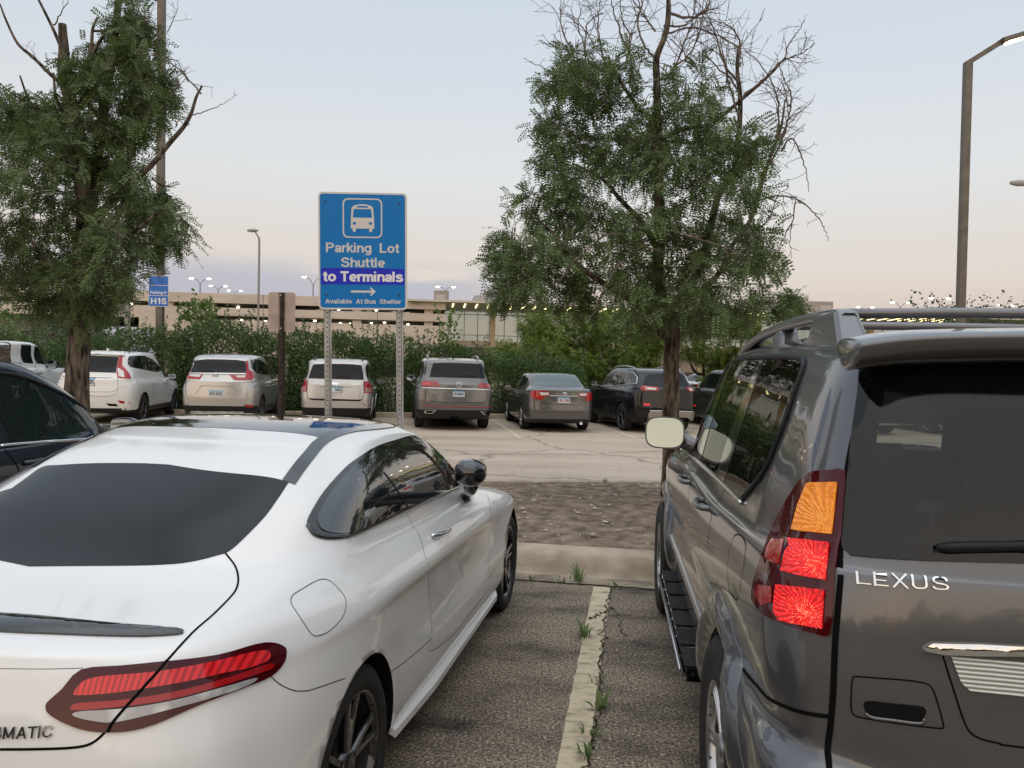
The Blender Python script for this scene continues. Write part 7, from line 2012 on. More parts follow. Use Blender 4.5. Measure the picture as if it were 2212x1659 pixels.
# ---------------------------------------------------------------- signs
M_signblue = mat('sign blue', (.006, .185, .52), .4, spec=.2)
M_signviolet = mat('sign violet patch', (.022, .032, .52), .4, spec=.2)
M_signwhite = mat('sign white', (.66, .63, .59), .4)
M_signbright = mat('fresh sign white', (.80, .80, .80), .35)
M_signback = noisy(mat('bare sign back', (.4, .33, .28), .5, .3), 6, (.42, .34, .29), (.56, .46, .40))
def rrect(x0, z0, x1, z1, r, n=6):
    P = []
    for cx, cz, a in ((x1 - r, z1 - r, 0), (x0 + r, z1 - r, 90), (x0 + r, z0 + r, 180), (x1 - r, z0 + r, 270)):
        for k in range(n + 1):
            q = R(a + 90 * k / n); P.append((cx + r * math.cos(q), cz + r * math.sin(q)))
    return P
def slab(mb, P, y0, t, mi=0): mb.prism([(x, y0, z) for x, z in P], (0, t, 0), mi)
def channel_post(name, m, x, y, z0, z1, parent, lean=0.0, w=.075, hole_step=.0508):
    """rolled U-channel post with a row of punched holes"""
    mb = MB(); prof = [(-w * .5, -.008), (-w * .30, -.008), (-w * .2, .026), (w * .2, .026), (w * .30, -.008), (w * .5, -.008), (w * .5, -.004), (w * .27, -.004), (w * .16, .031), (-w * .16, .031), (-w * .27, -.004), (-w * .5, -.004)]
    prof = [(a, -b) for a, b in prof]
    n = len(prof); vs = [(x + a, y + b, z0) for a, b in prof] + [(x + a, y + b, z1) for a, b in prof]
    mb.add(vs, [[k, (k + 1) % n, (k + 1) % n + n, k + n] for k in range(n)] + [list(range(n))[::-1], [k + n for k in range(n)]])
    o = mb.build(name, m, parent)
    hb = MB(); z = z0 + .05
    while z < z1 - .03:
        c = [(x + .0075 * math.cos(q), y - .0318, z + .0075 * math.sin(q)) for q in [2 * math.pi * k / 8 for k in range(8)]]
        hb.add(c, [list(range(8))[::-1]]); z += hole_step
    tag(hb.build('post_holes', M_gap, o), kind='stuff')
    return o
def shuttle_sign():
    Y = 8.05
    cz = ZS(722, 874); c = at(*cz, Y)
    root = empty('shuttle_sign', 'tall blue shuttle bus sign with white lettering on two grey posts', 'sign', (c.x + .035, c.y, .14), R(5))
    root.rotation_euler = (0, -R(1.3), R(5))
    s = .914 / 1040; h0 = c.z - .14
    X = lambda a: (a - 720) * s
    Zz = lambda b: h0 - (b - 874) * s
    mb = MB(); slab(mb, rrect(X(203), Zz(1565), X(1240), Zz(183), .045), -.004, .006); b = mb.build('sign_board', M_signwhite, root)
    mb = MB(); slab(mb, rrect(X(222), Zz(1542), X(1216), Zz(204), .03), -.0052, .001); mb.build('sign_face', M_signblue, b)
    mb = MB(); slab(mb, [(X(232), Zz(1268)), (X(1206), Zz(1268)), (X(1206), Zz(1076)), (X(232), Zz(1076))], -.0062, .0008); mb.build('sign_patch', M_signviolet, b)
    mb = MB()
    o = rrect(X(486), Zz(718), X(948), Zz(252), .055); i = rrect(X(502), Zz(702), X(932), Zz(268), .045)
    n = len(o)
    vs = [(x, -.0066, z) for x, z in o] + [(x, -.0066, z) for x, z in i]
    mb.add(vs, [[k, (k + 1) % n, (k + 1) % n + n, k + n] for k in range(n)])
    # bus: silhouette built from strips round its window, destination box and head lamps
    def poly(P, y=-.0066, mi=0): mb.add([(X(a), y, Zz(b_)) for a, b_ in P], [list(range(len(P)))[::-1]], mi)
    top = [(590, 372), (598, 355), (620, 338), (665, 325), (715, 320), (770, 325), (815, 338), (836, 355), (843, 372)]
    poly(top + [(851, 485), (583, 485)][:0] + [(843, 378), (590, 378)])
    poly([(590, 378), (615, 378), (604, 480), (583, 480)]); poly([(818, 378), (843, 378), (851, 480), (830, 480)])
    poly([(583, 480), (851, 480), (856, 607), (580, 607)])
    for x in (602, 794):
        poly([(x, 605), (x + 38, 605), (x + 38, 630), (x + 32, 644), (x + 19, 650), (x + 6, 644), (x, 630)])
    for x in (623, 811):
        mb.add([(X(x) + 19 * s * math.cos(q), -.0072, Zz(546) + 19 * s * math.sin(q)) for q in [2 * math.pi * k / 16 for k in range(16)]], [list(range(16))[::-1]], 1)
    P = rrect(X(651), Zz(361), X(781), Zz(341), .006, 3); mb.add([(x, -.0072, z) for x, z in P], [list(range(len(P)))[::-1]], 1)
    mb.build('bus_symbol', [M_signwhite, M_signblue], b)
    def line(txt, a0, a1, base, cap, m, bold=.004, y=-.0056):
        mb = MB(); flat_text(mb, txt, (X(a0), y, Zz(base)), (1, 0, 0), (0, 0, 1), (a1 - a0) * s, cap * s, .0008, 0, bold)
        mb.build('sign_lettering', m, b)
    line('Parking  Lot', 290, 1148, 890, 113, M_signwhite)
    line('Shuttle', 465, 980, 1062, 112, M_signwhite)
    line('to Terminals', 255, 1193, 1232, 120, M_signbright, .02, -.0066)
    line('Available  At Bus  Shelter', 280, 1170, 1493, 54, M_signwhite)
    mb = MB()
    poly([(580, 1338), (842, 1338), (842, 1363), (580, 1363)], -.0060)
    poly([(800, 1312), (812, 1296), (870, 1350), (836, 1350)], -.0062); poly([(836, 1350), (870, 1350), (812, 1404), (800, 1388)], -.0062)
    mb.build('arrow_symbol', M_signwhite, b)
    for (a, q) in ((285, 297), (1145, 303), (297, 1390), (1145, 1392), (716, 298), (725, 933), (730, 1389)):
        mb = MB(); r = .010 if a in (285, 1145, 297) else .006
        mb.lathe([(-.012, 0), (-.012, r * .8), (-.005, r)], 'Y', 12, (X(a), 0, Zz(q))); mb.build('bolt', M_rust if r > .008 else M_galv, b)
    for a in (298, 1145): channel_post('post', M_galv, X(a), .012 + .03, 0, Zz(215), root)
shuttle_sign()
def brown_post_sign():
    Y = 8.9; c = at(*Z2(478, 395), Y)
    root = empty('small_sign', 'brown perforated post holding the bare tan back of a small sign', 'sign', (c.x, c.y, .15), 0)
    root.rotation_euler = (0, -R(.6), R(2))
    h0 = c.z - .15; w = .155; hh = .2285
    mb = MB(); slab(mb, rrect(-w, h0 - hh, w, h0 + hh, .035), .012, .004); mb.build('sign_panel', M_signback, root)
    channel_post('post', M_rust, .0, .008, 0, h0 + hh - .008, root, w=.086)
    for z in (h0 + .19, h0 - .19):
        mb = MB(); mb.lathe([(-.034, 0), (-.034, .010), (-.026, .010)], 'Y', 10, (0, 0, z)); mb.build('bolt', M_galv, root)
brown_post_sign()

# ---------------------------------------------------------------- lamp posts
M_pole = noisy(mat('bronze pole paint', (.10, .09, .075), .5, .3), 5, (.12, .105, .088), (.165, .145, .120))
M_polegrey = mat('grey pole', (.30, .28, .26), .5, .4)
M_lamp = mat('lamp glow', (.9, .8, .5), .3, emit=(1.0, .80, .48), estr=9.0)
M_lampoff = mat('lamp bowl', (.35, .34, .33), .3)
def row_marker():
    Y = 24.6; b = at(345, 860, Y)
    root = empty('lamp_post', 'tall square brown lamp post with the blue H16 row marker on it', 'lamp post', (b.x, b.y, 0), 0)
    root.rotation_euler = (0, -R(.35), 0)
    mb = MB(); mb.box((0, 0, 6.5), (.20, .20, 13.0)); mb.build('pole', M_pole, root)
    mb = MB(); mb.box((0, 0, .18), (.42, .42, .36), bev=.02); mb.build('base', M_conc, root)
    mb = MB(); mb.tube([(0, 0, 12.9), (-.6, 0, 13.1), (-1.2, 0, 13.15)], .06, 8); mb.build('arm', M_pole, root)
    mb = MB(); mb.box((-1.6, 0, 13.12), (.8, .35, .14), bev=.04); mb.build('lamp_head', M_lampoff, root)
    x0, x1 = -.315, .315
    z = lambda py: 1.73 + (767.2 - py) / 1662 * (Y - .12)
    mb = MB(); mb.prism([(x, -.115, q) for x, q in rrect(x0, z(662.5), x1, z(596), .03)], (0, .01, 0)); s = mb.build('row_marker', M_signwhite, root)
    mb = MB()
    for p0, p1 in ((661.3, 639.6), (638.2, 617.5), (616.3, 597.2)):
        mb.prism([(x, -.117, q) for x, q in rrect(x0 + .012, z(p0), x1 - .012, z(p1), .02)], (0, .002, 0))
    mb.build('marker_face', mat('marker blue', (.02, .15, .52), .4), s)
    mb = MB(); flat_text(mb, 'H16', (x0 + .075, -.119, z(657)), (1, 0, 0), (0, 0, 1), .50, z(644) - z(657), .001, 0, .01)
    flat_text(mb, 'Parking H', (x0 + .06, -.119, z(635.5)), (1, 0, 0), (0, 0, 1), .50, .095, .001, 0, .0)
    mb.build('marker_lettering', M_signbright, s)
row_marker()
def tall_lamp():
    Y = 24.0; b = at(2072, 800, Y); b.z = 0
    root = empty('lamp_post', 'tall lamp post with a bent arm and lit lamp at the top right corner', 'lamp post', (b.x, b.y, 0), 0)
    top = at(2091, 135, Y); h = top.z; dx = top.x - b.x
    root.rotation_euler = (0, math.atan2(dx, h), 0)
    mb = MB(); mb.box((0, 0, h / 2), (.205, .205, h)); mb.build('pole', M_pole, root)
    a = at(2163, 90, Y) - b; hd = at(2222, 72, Y) - b
    k = Matrix.Rotation(-math.atan2(dx, h), 3, 'Y')
    a = k @ a; hd = k @ hd
    mb = MB(); d = (a - Vector((0, 0, h))).normalized()
    mb.box(tuple((Vector((-.06, 0, h - .06)) + a) / 2), ((a - Vector((-.06, 0, h - .06))).length, .15, .15), M=d.to_track_quat('X', 'Z').to_matrix()); mb.build('arm', M_pole, root)
    d2 = (hd - a).normalized(); m3 = d2.to_track_quat('X', 'Z').to_matrix()
    mb = MB(); mb.box(tuple(a + d2 * .42), (.95, .38, .15), bev=.03, M=m3); ho = mb.build('lamp_head', M_pole, root)
    mb = MB(); mb.box(tuple(a + d2 * .44 + m3 @ Vector((0, 0, -.085))), (.62, .30, .05), bev=.02, M=m3); mb.build('lamp_glass', M_lamp, ho)
tall_lamp()
def cobra(label, px, pbase, ptop, tip, Y, r=.09, lit=False, hl=.75, right=True):
    b = at(px, pbase, Y); t = at(px, ptop, Y); e = at(*tip, Y)
    root = empty('lamp_post', label, 'lamp post', (b.x, b.y, 0), 0)
    h = t.z; d = Vector((e.x - b.x, 0, e.z))
    mb = MB(); sg = 1 if d.x > 0 else -1
    pts = smooth_open([(0, 0, 0), (0, 0, h * .5), (0, 0, h), (d.x * .12, 0, h + (d.z - h) * .55), (d.x * .45, 0, h + (d.z - h) * .92), (d.x - sg * hl * .6, 0, d.z)], 5)
    mb.tube(pts, [r + (r * .45 - r) * i / (len(pts) - 1) for i in range(len(pts))], 10); mb.build('pole', M_polegrey, root)
    mb = MB(); q = Vector((d.x - sg * hl * .25, 0, d.z - .02))
    mb.lathe([(-hl * .5, .0), (-hl * .48, .07), (-hl * .1, .13), (hl * .25, .12), (hl * .5, .03), (hl * .5, 0)], 'X', 12, tuple(q)); mb.build('lamp_head', M_lamp if lit else M_lampoff, root)
cobra('grey curved lamp post seen between the brown post and the row marker', 557, 735, 530, (540, 497), 52, .085, hl=.75)
cobra('grey lamp post rising behind the left locust tree, its arm reaching right', 275, 720, 330, (352, 260), 34, .13, hl=.75)
cobra('lamp arm reaching in from the right picture edge', 2330, 700, 410, (2192, 394), 30, .09, hl=.7)

# ---------------------------------------------------------------- garage and terminal
BH = R(-6.0)
BU = Vector((math.cos(BH), -math.sin(BH), 0)); BN = Vector((math.sin(BH), math.cos(BH), 0))
BO = Vector((0, 82, 0))
def fac(px, py, off=0.0):
    """pixel -> (along, height) on the facade plane pushed back by off"""
    d = ray(px, py); o = BO + BN * off
    t = (o - EYEV).dot(BN) / d.dot(BN); p = EYEV + d * t
    return (p - o).dot(BU), p.z
M_prec = noisy(mat('precast concrete', (.48, .42, .37), .85), .25, (.56, .475, .42), (.66, .57, .50), detail=6, stretch=(1, 1, 3.0))
def _grooves():
    t, b, nn = nodes(M_prec)
    tcn = nn('ShaderNodeTexCoord'); sp = nn('ShaderNodeSeparateXYZ'); t.links.new(tcn.outputs['Object'], sp.inputs[0])
    mm = nn('ShaderNodeMath', operation='MULTIPLY'); mm.inputs[1].default_value = 1.15; t.links.new(sp.outputs['Z'], mm.inputs[0])
    fr = nn('ShaderNodeMath', operation='FRACT'); t.links.new(mm.outputs[0], fr.inputs[0])
    rr = ramp_node(t, [(.0, (.0, .0, .0)), (.05, (1, 1, 1))]); t.links.new(fr.outputs[0], rr.inputs[0])
    bp = nn('ShaderNodeBump'); bp.inputs['Strength'].default_value = .4; bp.inputs['Distance'].default_value = .04
    t.links.new(rr.outputs[0], bp.inputs['Height']); t.links.new(bp.outputs[0], b.inputs['Normal'])
_grooves()
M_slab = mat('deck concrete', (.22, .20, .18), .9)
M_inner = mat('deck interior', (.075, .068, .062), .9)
M_deckl = mat('deck light', (1, .9, .7), .4, emit=(1.0, .86, .60), estr=14.0)
def bbox(mb, u0, u1, z0, z1, d0, d1, mi=0):
    """box in building axes"""
    P = [(u0, d0, z0), (u1, d0, z0), (u1, d1, z0), (u0, d1, z0), (u0, d0, z1), (u1, d0, z1), (u1, d1, z1), (u0, d1, z1)]
    mb.add(P, [[0, 1, 5, 4], [1, 2, 6, 5], [2, 3, 7, 6], [3, 0, 4, 7], [4, 5, 6, 7], [3, 2, 1, 0]], mi)
def garage():
    root = empty('parking_garage', 'long low tan parking garage with open decks behind the hedge', 'building', BO, -BH)
    uL = fac(-700, 700)[0]; uM = fac(300, 700)[0]; uS = fac(440, 700)[0]; uR = fac(962, 700)[0]
    z = lambda dy: EYE + dy * 82 / 1662 * 1.0
    top, o1t, o1b, o2t, o2b = z(131), z(111), z(102), z(85.5), z(76.5)
    def part(name, m, *bx):
        mb = MB()
        for b in bx: bbox(mb, *b)
        return mb.build(name, m, root)
    part('parapet', M_prec, (uL, uR, o1t, top, 0, .25))
    part('parapet', M_prec, (uS, uR, o2t, o1b, 0, .25))
    part('parapet', M_prec, (uS, uR, z(2), o2b, 0, .25))
    part('parapet', M_prec, (uL, uM, z(77), o1b, 0, .25))
    part('parapet', M_prec, (uM, uS, z(50), o1b, 0, .25))
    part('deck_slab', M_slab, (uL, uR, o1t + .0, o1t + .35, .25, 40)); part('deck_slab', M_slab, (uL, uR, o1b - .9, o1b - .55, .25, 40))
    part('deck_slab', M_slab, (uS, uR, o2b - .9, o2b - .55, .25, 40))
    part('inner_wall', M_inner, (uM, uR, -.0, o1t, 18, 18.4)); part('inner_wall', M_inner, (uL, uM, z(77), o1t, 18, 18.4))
    k = uS
    while k < uR:
        part('column', M_prec, (k, k + .9, 0, o1t, .35, 1.1)); k += 7.45
    k = uL
    while k < uS:
        part('column', M_prec, (k, k + .8, z(77) if k < uM else 0, o1t, .35, 1.1)); k += 7.45
    u0, u1 = fac(92, 720)[0], fac(112, 720)[0]
    part('column', mat('brown brick', (.13, .075, .06), .9), (u0, u1, 0, z(77), 1.5, 3)); part('wall', mat('pale grey wall', (.36, .36, .37), .8), (uL, u0, z(40), z(77), 3, 3.3)); part('wall', mat('grey wall', (.24, .235, .23), .8), (uL, u0, 0, z(36), 3, 3.3))
    rng = random.Random(7)
    def lights(px0, px1, n, zz, row2=0):
        for i in range(n):
            px = px0 + (px1 - px0) * (i + rng.uniform(-.2, .2)) / max(1, n - 1); u = fac(px, 700)[0]; dd = rng.uniform(1.2, 13)
            mb = MB(); mb.box((u, dd, zz - .13 - rng.uniform(0, .12)), (.26, .26, .12), bev=.04); mb.build('ceiling_light', M_deckl, root)
    lights(500, 900, 15, o1t - .0); lights(470, 900, 18, o2t); lights(260, 440, 7, o1t); lights(5, 40, 3, o1t)
    for px in (568, 700, 815):
        u = fac(px, 650)[0]; part('panel_joint', mat('dark joint', (.16, .14, .125), .9), (u, u + .06, z(2), top, -.006, .0))  # dark upright joints between the facade panels
    return root
garage()
def double_lamp(px, py, ybase, Y, label):
    """twin-armed lamp on the upper deck; py = head height"""
    t = at(px, py, Y); b = at(px, ybase, Y)
    root = empty('twin_lamp', label, 'lamp post', b, 0, 'twin lamps on the garage and terminal roofs')
    h = t.z - b.z; w = .95
    mb = MB(); mb.tube([(0, 0, 0), (0, 0, h * .72)], .055, 6)
    for s in (1, -1): mb.tube([(0, 0, h * .70), (s * w * .45, 0, h * .93), (s * w, 0, h)], .035, 5)
    mb.build('pole', mat('dark lamp pole', (.05, .05, .055), .5, .4), root)
    for s in (1, -1):
        mb = MB(); mb.lathe([(-.28, 0), (-.26, .05), (0, .085), (.26, .05), (.28, 0)], 'X', 10, (s * w * 1.15, 0, h)); mb.build('lamp_head', M_deckl, root)
TL_ = [(432, 602, 641, 96, 'twin lamp above the poplar shoots, tallest of the three beside the left tree'), (471, 618, 645, 118, 'middle one of three twin lamps right of the row marker'), (507, 628, 648, 140, 'lowest of the three twin lamps, left of the curved lamp post'),
       (676, 599, 655, 92, 'twin lamp just left of the shuttle sign'), (715, 622, 655, 115, 'twin lamp half hidden by the shuttle sign'), (962, 620, 645, 110, 'twin lamp over the square roof unit right of the shuttle sign'),
       (1868, 664, 690, 120, 'twin lamp above the off-roader roof rail, leftmost there'), (1944, 654, 690, 105, 'twin lamp above the off-roader roof, second from the left'), (2028, 645, 690, 95, 'twin lamp left of the tall lamp post'), (2172, 659, 690, 125, 'twin lamp right of the tall lamp post'), (1800, 672, 690, 135, 'small twin lamp behind the roof units above the off-roader')]
for a in TL_: double_lamp(*a)
def terminal():
    root = empty('terminal_building', 'glass fronted terminal with an overhanging roof and lit soffit strips', 'building', BO, -BH)
    def part(name, m, *bx):
        mb = MB()
        for b in bx: bbox(mb, *b)
        return mb.build(name, m, root)
    F_ = lambda px, py: fac(px, py)
    z = lambda dy: EYE + dy * 82 / 1662
    u0 = F_(884, 700)[0]; uA = F_(941, 700)[0]; uE = F_(2700, 700)[0]
    M_roof = mat('pale roof edge', (.60, .54, .49), .6); M_soff = mat('soffit panels', (.56, .51, .46), .7)
    # roof: thin front lip, soffit falling to the back, pointed left end swept down
    mb = MB()
    zt, zl = z(131.5), z(127)
    P = [(u0 - .3, -.6, zt), (uE, -.6, zt), (uE, 16, zt), (u0 + 2.5, 16, zt), (u0 - .3, -.6, zl), (uE, -.6, zl), (uE, 7.5, z(119)), (u0 + 3.2, 7.5, z(119))]
    mb.add(P, [[0, 1, 5, 4], [0, 3, 2, 1], [0, 4, 7, 3], [1, 2, 6, 5], [2, 3, 7, 6]], 0); mb.add([P[4], P[5], P[6], P[7]], [[0, 1, 2, 3]], 1)
    mb.build('roof', [M_roof, M_soff], root)
    mb = MB(); mb.prism([(u0 - .2, -.5, zl), (uA - .2, 6.4, z(118)), (uA - .2, 6.4, z(102)), (u0 + 1.0, -.3, z(122))], (0, .5, 0)); mb.build('roof_wing', M_roof, root)
    # glass wall set back
    gb = 7.6
    M_gl = mat('terminal glazing', (.20, .235, .235), .08, spec=.8, emit=(.58, .60, .52), estr=.34)  # glow put into the glass to brighten it; no lamp behind
    uG = fac(944, 700, gb)[0]; zg = lambda dy: EYE + dy * (82 + gb) / 1662
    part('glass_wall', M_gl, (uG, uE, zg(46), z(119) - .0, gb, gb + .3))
    mb = MB(); k = uG; i = 0
    while k < F_(2400, 700)[0]:
        bbox(mb, k, k + .07, zg(46), z(118.5), gb - .08, gb - .002); k += 1.55
    for dy in (58, 102): bbox(mb, uG, uE, zg(dy), zg(dy) + .07, gb - .07, gb - .003)
    mb.build('mullions', mat('glazing bars', (.13, .14, .14), .4, .5), root)
    part('floor_band', M_prec, (uG - .3, uE, zg(34), zg(46), gb - .9, gb + .6))
    part('lower_wall', mat('pale lower wall', (.50, .47, .44), .8), (uG + .5, uE, .2, zg(34), gb + 1.5, gb + 1.9))
    part('plinth', mat('dark plinth', (.12, .115, .11), .8), (uG + .5, uE, 0, zg(-11), gb + .9, gb + 1.5))
    M_col = mat('cream column', (.56, .46, .35), .7)
    for px in (946, 1056, 1166, 1276, 1386, 1500, 1620, 1742, 1862, 1985, 2105, 2230): u = fac(px, 700, gb)[0]; part('column', M_col, (u, u + .62, 0, z(118.6), gb - 1.6, gb - .95))
    # light strips under the roof, running front to back
    M_strip = mat('soffit strip', (1, .9, .6), .4, emit=(1.0, .80, .42), estr=2.6)
    k = fac(944, 700)[0] + .35
    while k < F_(2080, 700)[0]:
        zz = lambda d: zl + (z(119) - zl) * (d + .6) / 8.1 - .05
        mb = MB()
        mb.add([(k, .3, zz(.3) - .015), (k + .13, .3, zz(.3) - .015), (k + .13, 3.6, zz(3.6) - .015), (k, 3.6, zz(3.6) - .015), (k, .3, zz(.3) + .05), (k + .13, .3, zz(.3) + .05), (k + .13, 3.6, zz(3.6) + .05), (k, 3.6, zz(3.6) + .05)],
               [[3, 2, 1, 0], [0, 1, 5, 4], [2, 3, 7, 6], [1, 2, 6, 5], [3, 0, 4, 7]])
        mb.build('soffit_light', M_strip, root); k += 1.27
    # office block with small windows to the right of the right tree
    ob = 6.3
    ua, ub = fac(1790, 700, ob)[0], fac(1990, 700, ob)[0]
    part('office_wall', mat('tan office wall', (.45, .37, .30), .8), (ua, ub, 2.2, zg(70), ob, ob + 1.2))
    k = ua + .5
    while k < ub - 1.0:
        w = 1.0 if int((k - ua) * 7) % 3 else 1.7
        fr = part('window_frame', mat('tan office trim', (.33, .27, .22), .7), (k - .12, k + w + .12, 3.0, 4.5, ob - .06, ob - .002))
        mb = MB(); bbox(mb, k, k + w * .47, 3.15, 4.35, ob - .08, ob - .062); bbox(mb, k + w * .53, k + w, 3.15, 4.35, ob - .08, ob - .062); mb.build('pane', M_glass, fr); k += w + .9
    # boxes on the roof
    M_unit = noisy(mat('roof unit cladding', (.30, .26, .24), .7), 1.5, (.28, .245, .225), (.33, .29, .265)); M_unit2 = mat('roof unit panel', (.42, .38, .35), .7); M_grille = mat('pale louvre', (.38, .37, .38), .6, .3)
    def unit(x0, x1, y0, y1, d, m, dep=5):
        a0, b0 = fac(x0, y1, d); a1, b1 = fac(x1, y0, d)
        return part('roof_unit', m, (a0, a1, zt - .1, b1, d, d + dep))
    q = unit(937, 970, 628, 654, 3, M_unit)
    a0, b0 = fac(941, 648, 2.98); a1, b1 = fac(962, 636, 2.98); mb = MB(); bbox(mb, a0, a1, b0, b1, 2.97, 2.999); mb.build('unit_panel', M_unit2, q)
    unit(1025, 1100, 640, 660, 9, M_grille); unit(1047, 1081, 629, 642, 11, mat('roof ductwork', (.30, .29, .29), .6, .3), 3)
    mb = MB()
    a, b_ = fac(1047, 630, 10.5); a2, _ = fac(1084, 630, 10.5)
    for k in range(6): mb.tube([(a + (a2 - a) * k / 5, 10.4, b_ - .8), (a + (a2 - a) * k / 5, 10.4, b_ + .25)], .03, 5)
    for h in (.25, -.1): mb.tube([(a, 10.4, b_ + h), (a2, 10.4, b_ + h)], .03, 5)
    mb.build('roof_railing', M_polegrey, root)
    unit(1732, 1800, 652, 680, 4, M_unit); a0, b0 = fac(1772, 676, 3.98); a1, b1 = fac(1796, 660, 3.98); mb = MB(); bbox(mb, a0, a1, b0, b1, 3.97, 3.999); mb.build('unit_panel', M_unit2, root)
    unit(1647, 1686, 663, 680, 5, M_unit2); 
terminal()
def copy_tree(o, parent=None):
    c = o.copy(); COL.objects.link(c)
    if parent is not None: c.parent = parent
    for ch in list(o.children): copy_tree(ch, c)
    return c
roofcars = [o for o in bpy.data.objects if o.name.startswith('parked_suv') and o.parent is None and 'pale silver sport utility seen' in o['label']]
if roofcars:
    src = roofcars[0]
    for px, py, Y, rz, lab in ((790, 650, 96, 1.2, 'car on the garage roof half hidden by the shuttle sign'), (1135, 657, 98, 1.45, 'car on the terminal roof left of the right tree'), (1012, 654, 102, .4, 'car on the terminal roof beside the grey louvred unit'), (318, 634, 100, 1.5, 'car on the garage roof right of the left tree'), (1905, 683, 96, 1.4, 'car on the roof deck above the off-roader rail')):
        c = copy_tree(src); c['label'] = lab; c['group'] = 'cars on the roof decks'
        p = at(px, py, Y); c.location = (p.x, p.y, p.z - 1.75); c.rotation_euler = (0, 0, rz)
# far wood on the horizon under the deck and to the right
# ---------------------------------------------------------------- small things on the ground
def weed(o, n, h, spread, label, rng, wide=.012, grp='weeds along the yellow line and the gutter', lean=.6):
    vs = []; fs = []
    for _ in range(n):
        a = rng.uniform(0, 6.28); L = h * rng.uniform(.5, 1.15); w = wide * rng.uniform(.6, 1.3)
        b = np.array([math.cos(a), math.sin(a), 0]) * rng.uniform(0, spread); d = np.array([math.cos(a), math.sin(a), 0]); s = np.array([-d[1], d[0], 0]); k = len(vs); ln = lean * rng.uniform(.3, 1.4)
        for t, ww in ((0, .35), (.3, 1.0), (.6, .9), (.85, .5), (1, .03)):
            p = b + d * L * ln * t * t * 1.0 + np.array([0, 0, L * (t - .38 * ln * t * t)])
            vs += [p - s * w * ww, p + s * w * ww]
        for i in range(4): fs.append([k + 2 * i, k + 2 * i + 1, k + 2 * i + 3, k + 2 * i + 2])
    ob = np_mesh('weed', np.array(vs), np.array(fs), L_shootw, smooth=True)
    ob.location = o
    return tag(ob, label, 'weed', grp)
L_shootw = leaf_mat('weed leaf', (.09, .15, .045), (.14, .22, .065), (.20, .26, .10))
rng = np.random.RandomState(31)
for (a, b), n, h, sp, lab, wd in (((1058, 672), 15, .16, .04, 'upright grassy weed in the gutter left of the yellow line', .007), ((1088, 965), 13, .13, .035, 'leafy weed across the yellow line, the largest on it', .011), ((1160, 1350), 9, .10, .04, 'broad leafed weed on the right edge of the yellow line', .014),
                                  ((1128, 1490), 14, .05, .05, 'low mossy weed right of the yellow line near the bottom', .006), ((1103, 1605), 16, .06, .05, 'lowest tuft beside the yellow line at the picture bottom', .006), ((1258, 695), 12, .045, .10, 'low weed in the gutter joint right of the yellow line', .006), ((980, 668), 12, .05, .11, 'low weed in the gutter joint left of the grassy weed', .006), ((800, 655), 8, .06, .06, 'small weed in the gutter beside the white coupe front wheel', .006), ((1168, 1195), 10, .03, .06, 'small weed in the crack along the yellow line', .005)):
    weed(atz(*Z8(a, b), .004), n, h, sp, lab, rng, wd)
# crack beside the line and the gutter joint
def ribbon(name, P, w, m, rng, z):
    vs = []
    for i, p in enumerate(P):
        q = P[min(i + 1, len(P) - 1)] - P[max(i - 1, 0)]; q.normalize(); s = Vector((-q.y, q.x, 0)); ww = w * rng.uniform(.35, 1.4)
        vs += [Vector((p.x, p.y, z)) - s * ww, Vector((p.x, p.y, z)) + s * ww]
    mb = MB().add(vs, [[2 * i, 2 * i + 1, 2 * i + 3, 2 * i + 2] for i in range(len(P) - 1)])
    return tag(mb.build(name, m), kind='structure')
M_crack = mat('crack soil', (.055, .050, .032), .95, spec=.1)
def crackline(pts, w, z=.0075, jit=.012):
    P = smooth_open([atz(*Z8(a, b), 0) for a, b in pts], 14); return ribbon('crack', [p + Vector((rng.normal() * jit, rng.normal() * jit, 0)) for p in P], w, M_crack, rng, z)
crackline([(1225, 700), (1205, 800), (1190, 950), (1165, 1080), (1165, 1200), (1175, 1330), (1130, 1470), (1110, 1600), (1090, 1700)], .005)
crackline([(1110, 870), (1150, 850), (1215, 820)], .006); crackline([(1225, 800), (1265, 850), (1300, 960)], .004, .0035)
P = [lot(u, 6.035 + rng.normal() * .006) for u in np.arange(-6, 6, .04)]; ribbon('gutter_joint', P, .010, M_crack, rng, .0065)
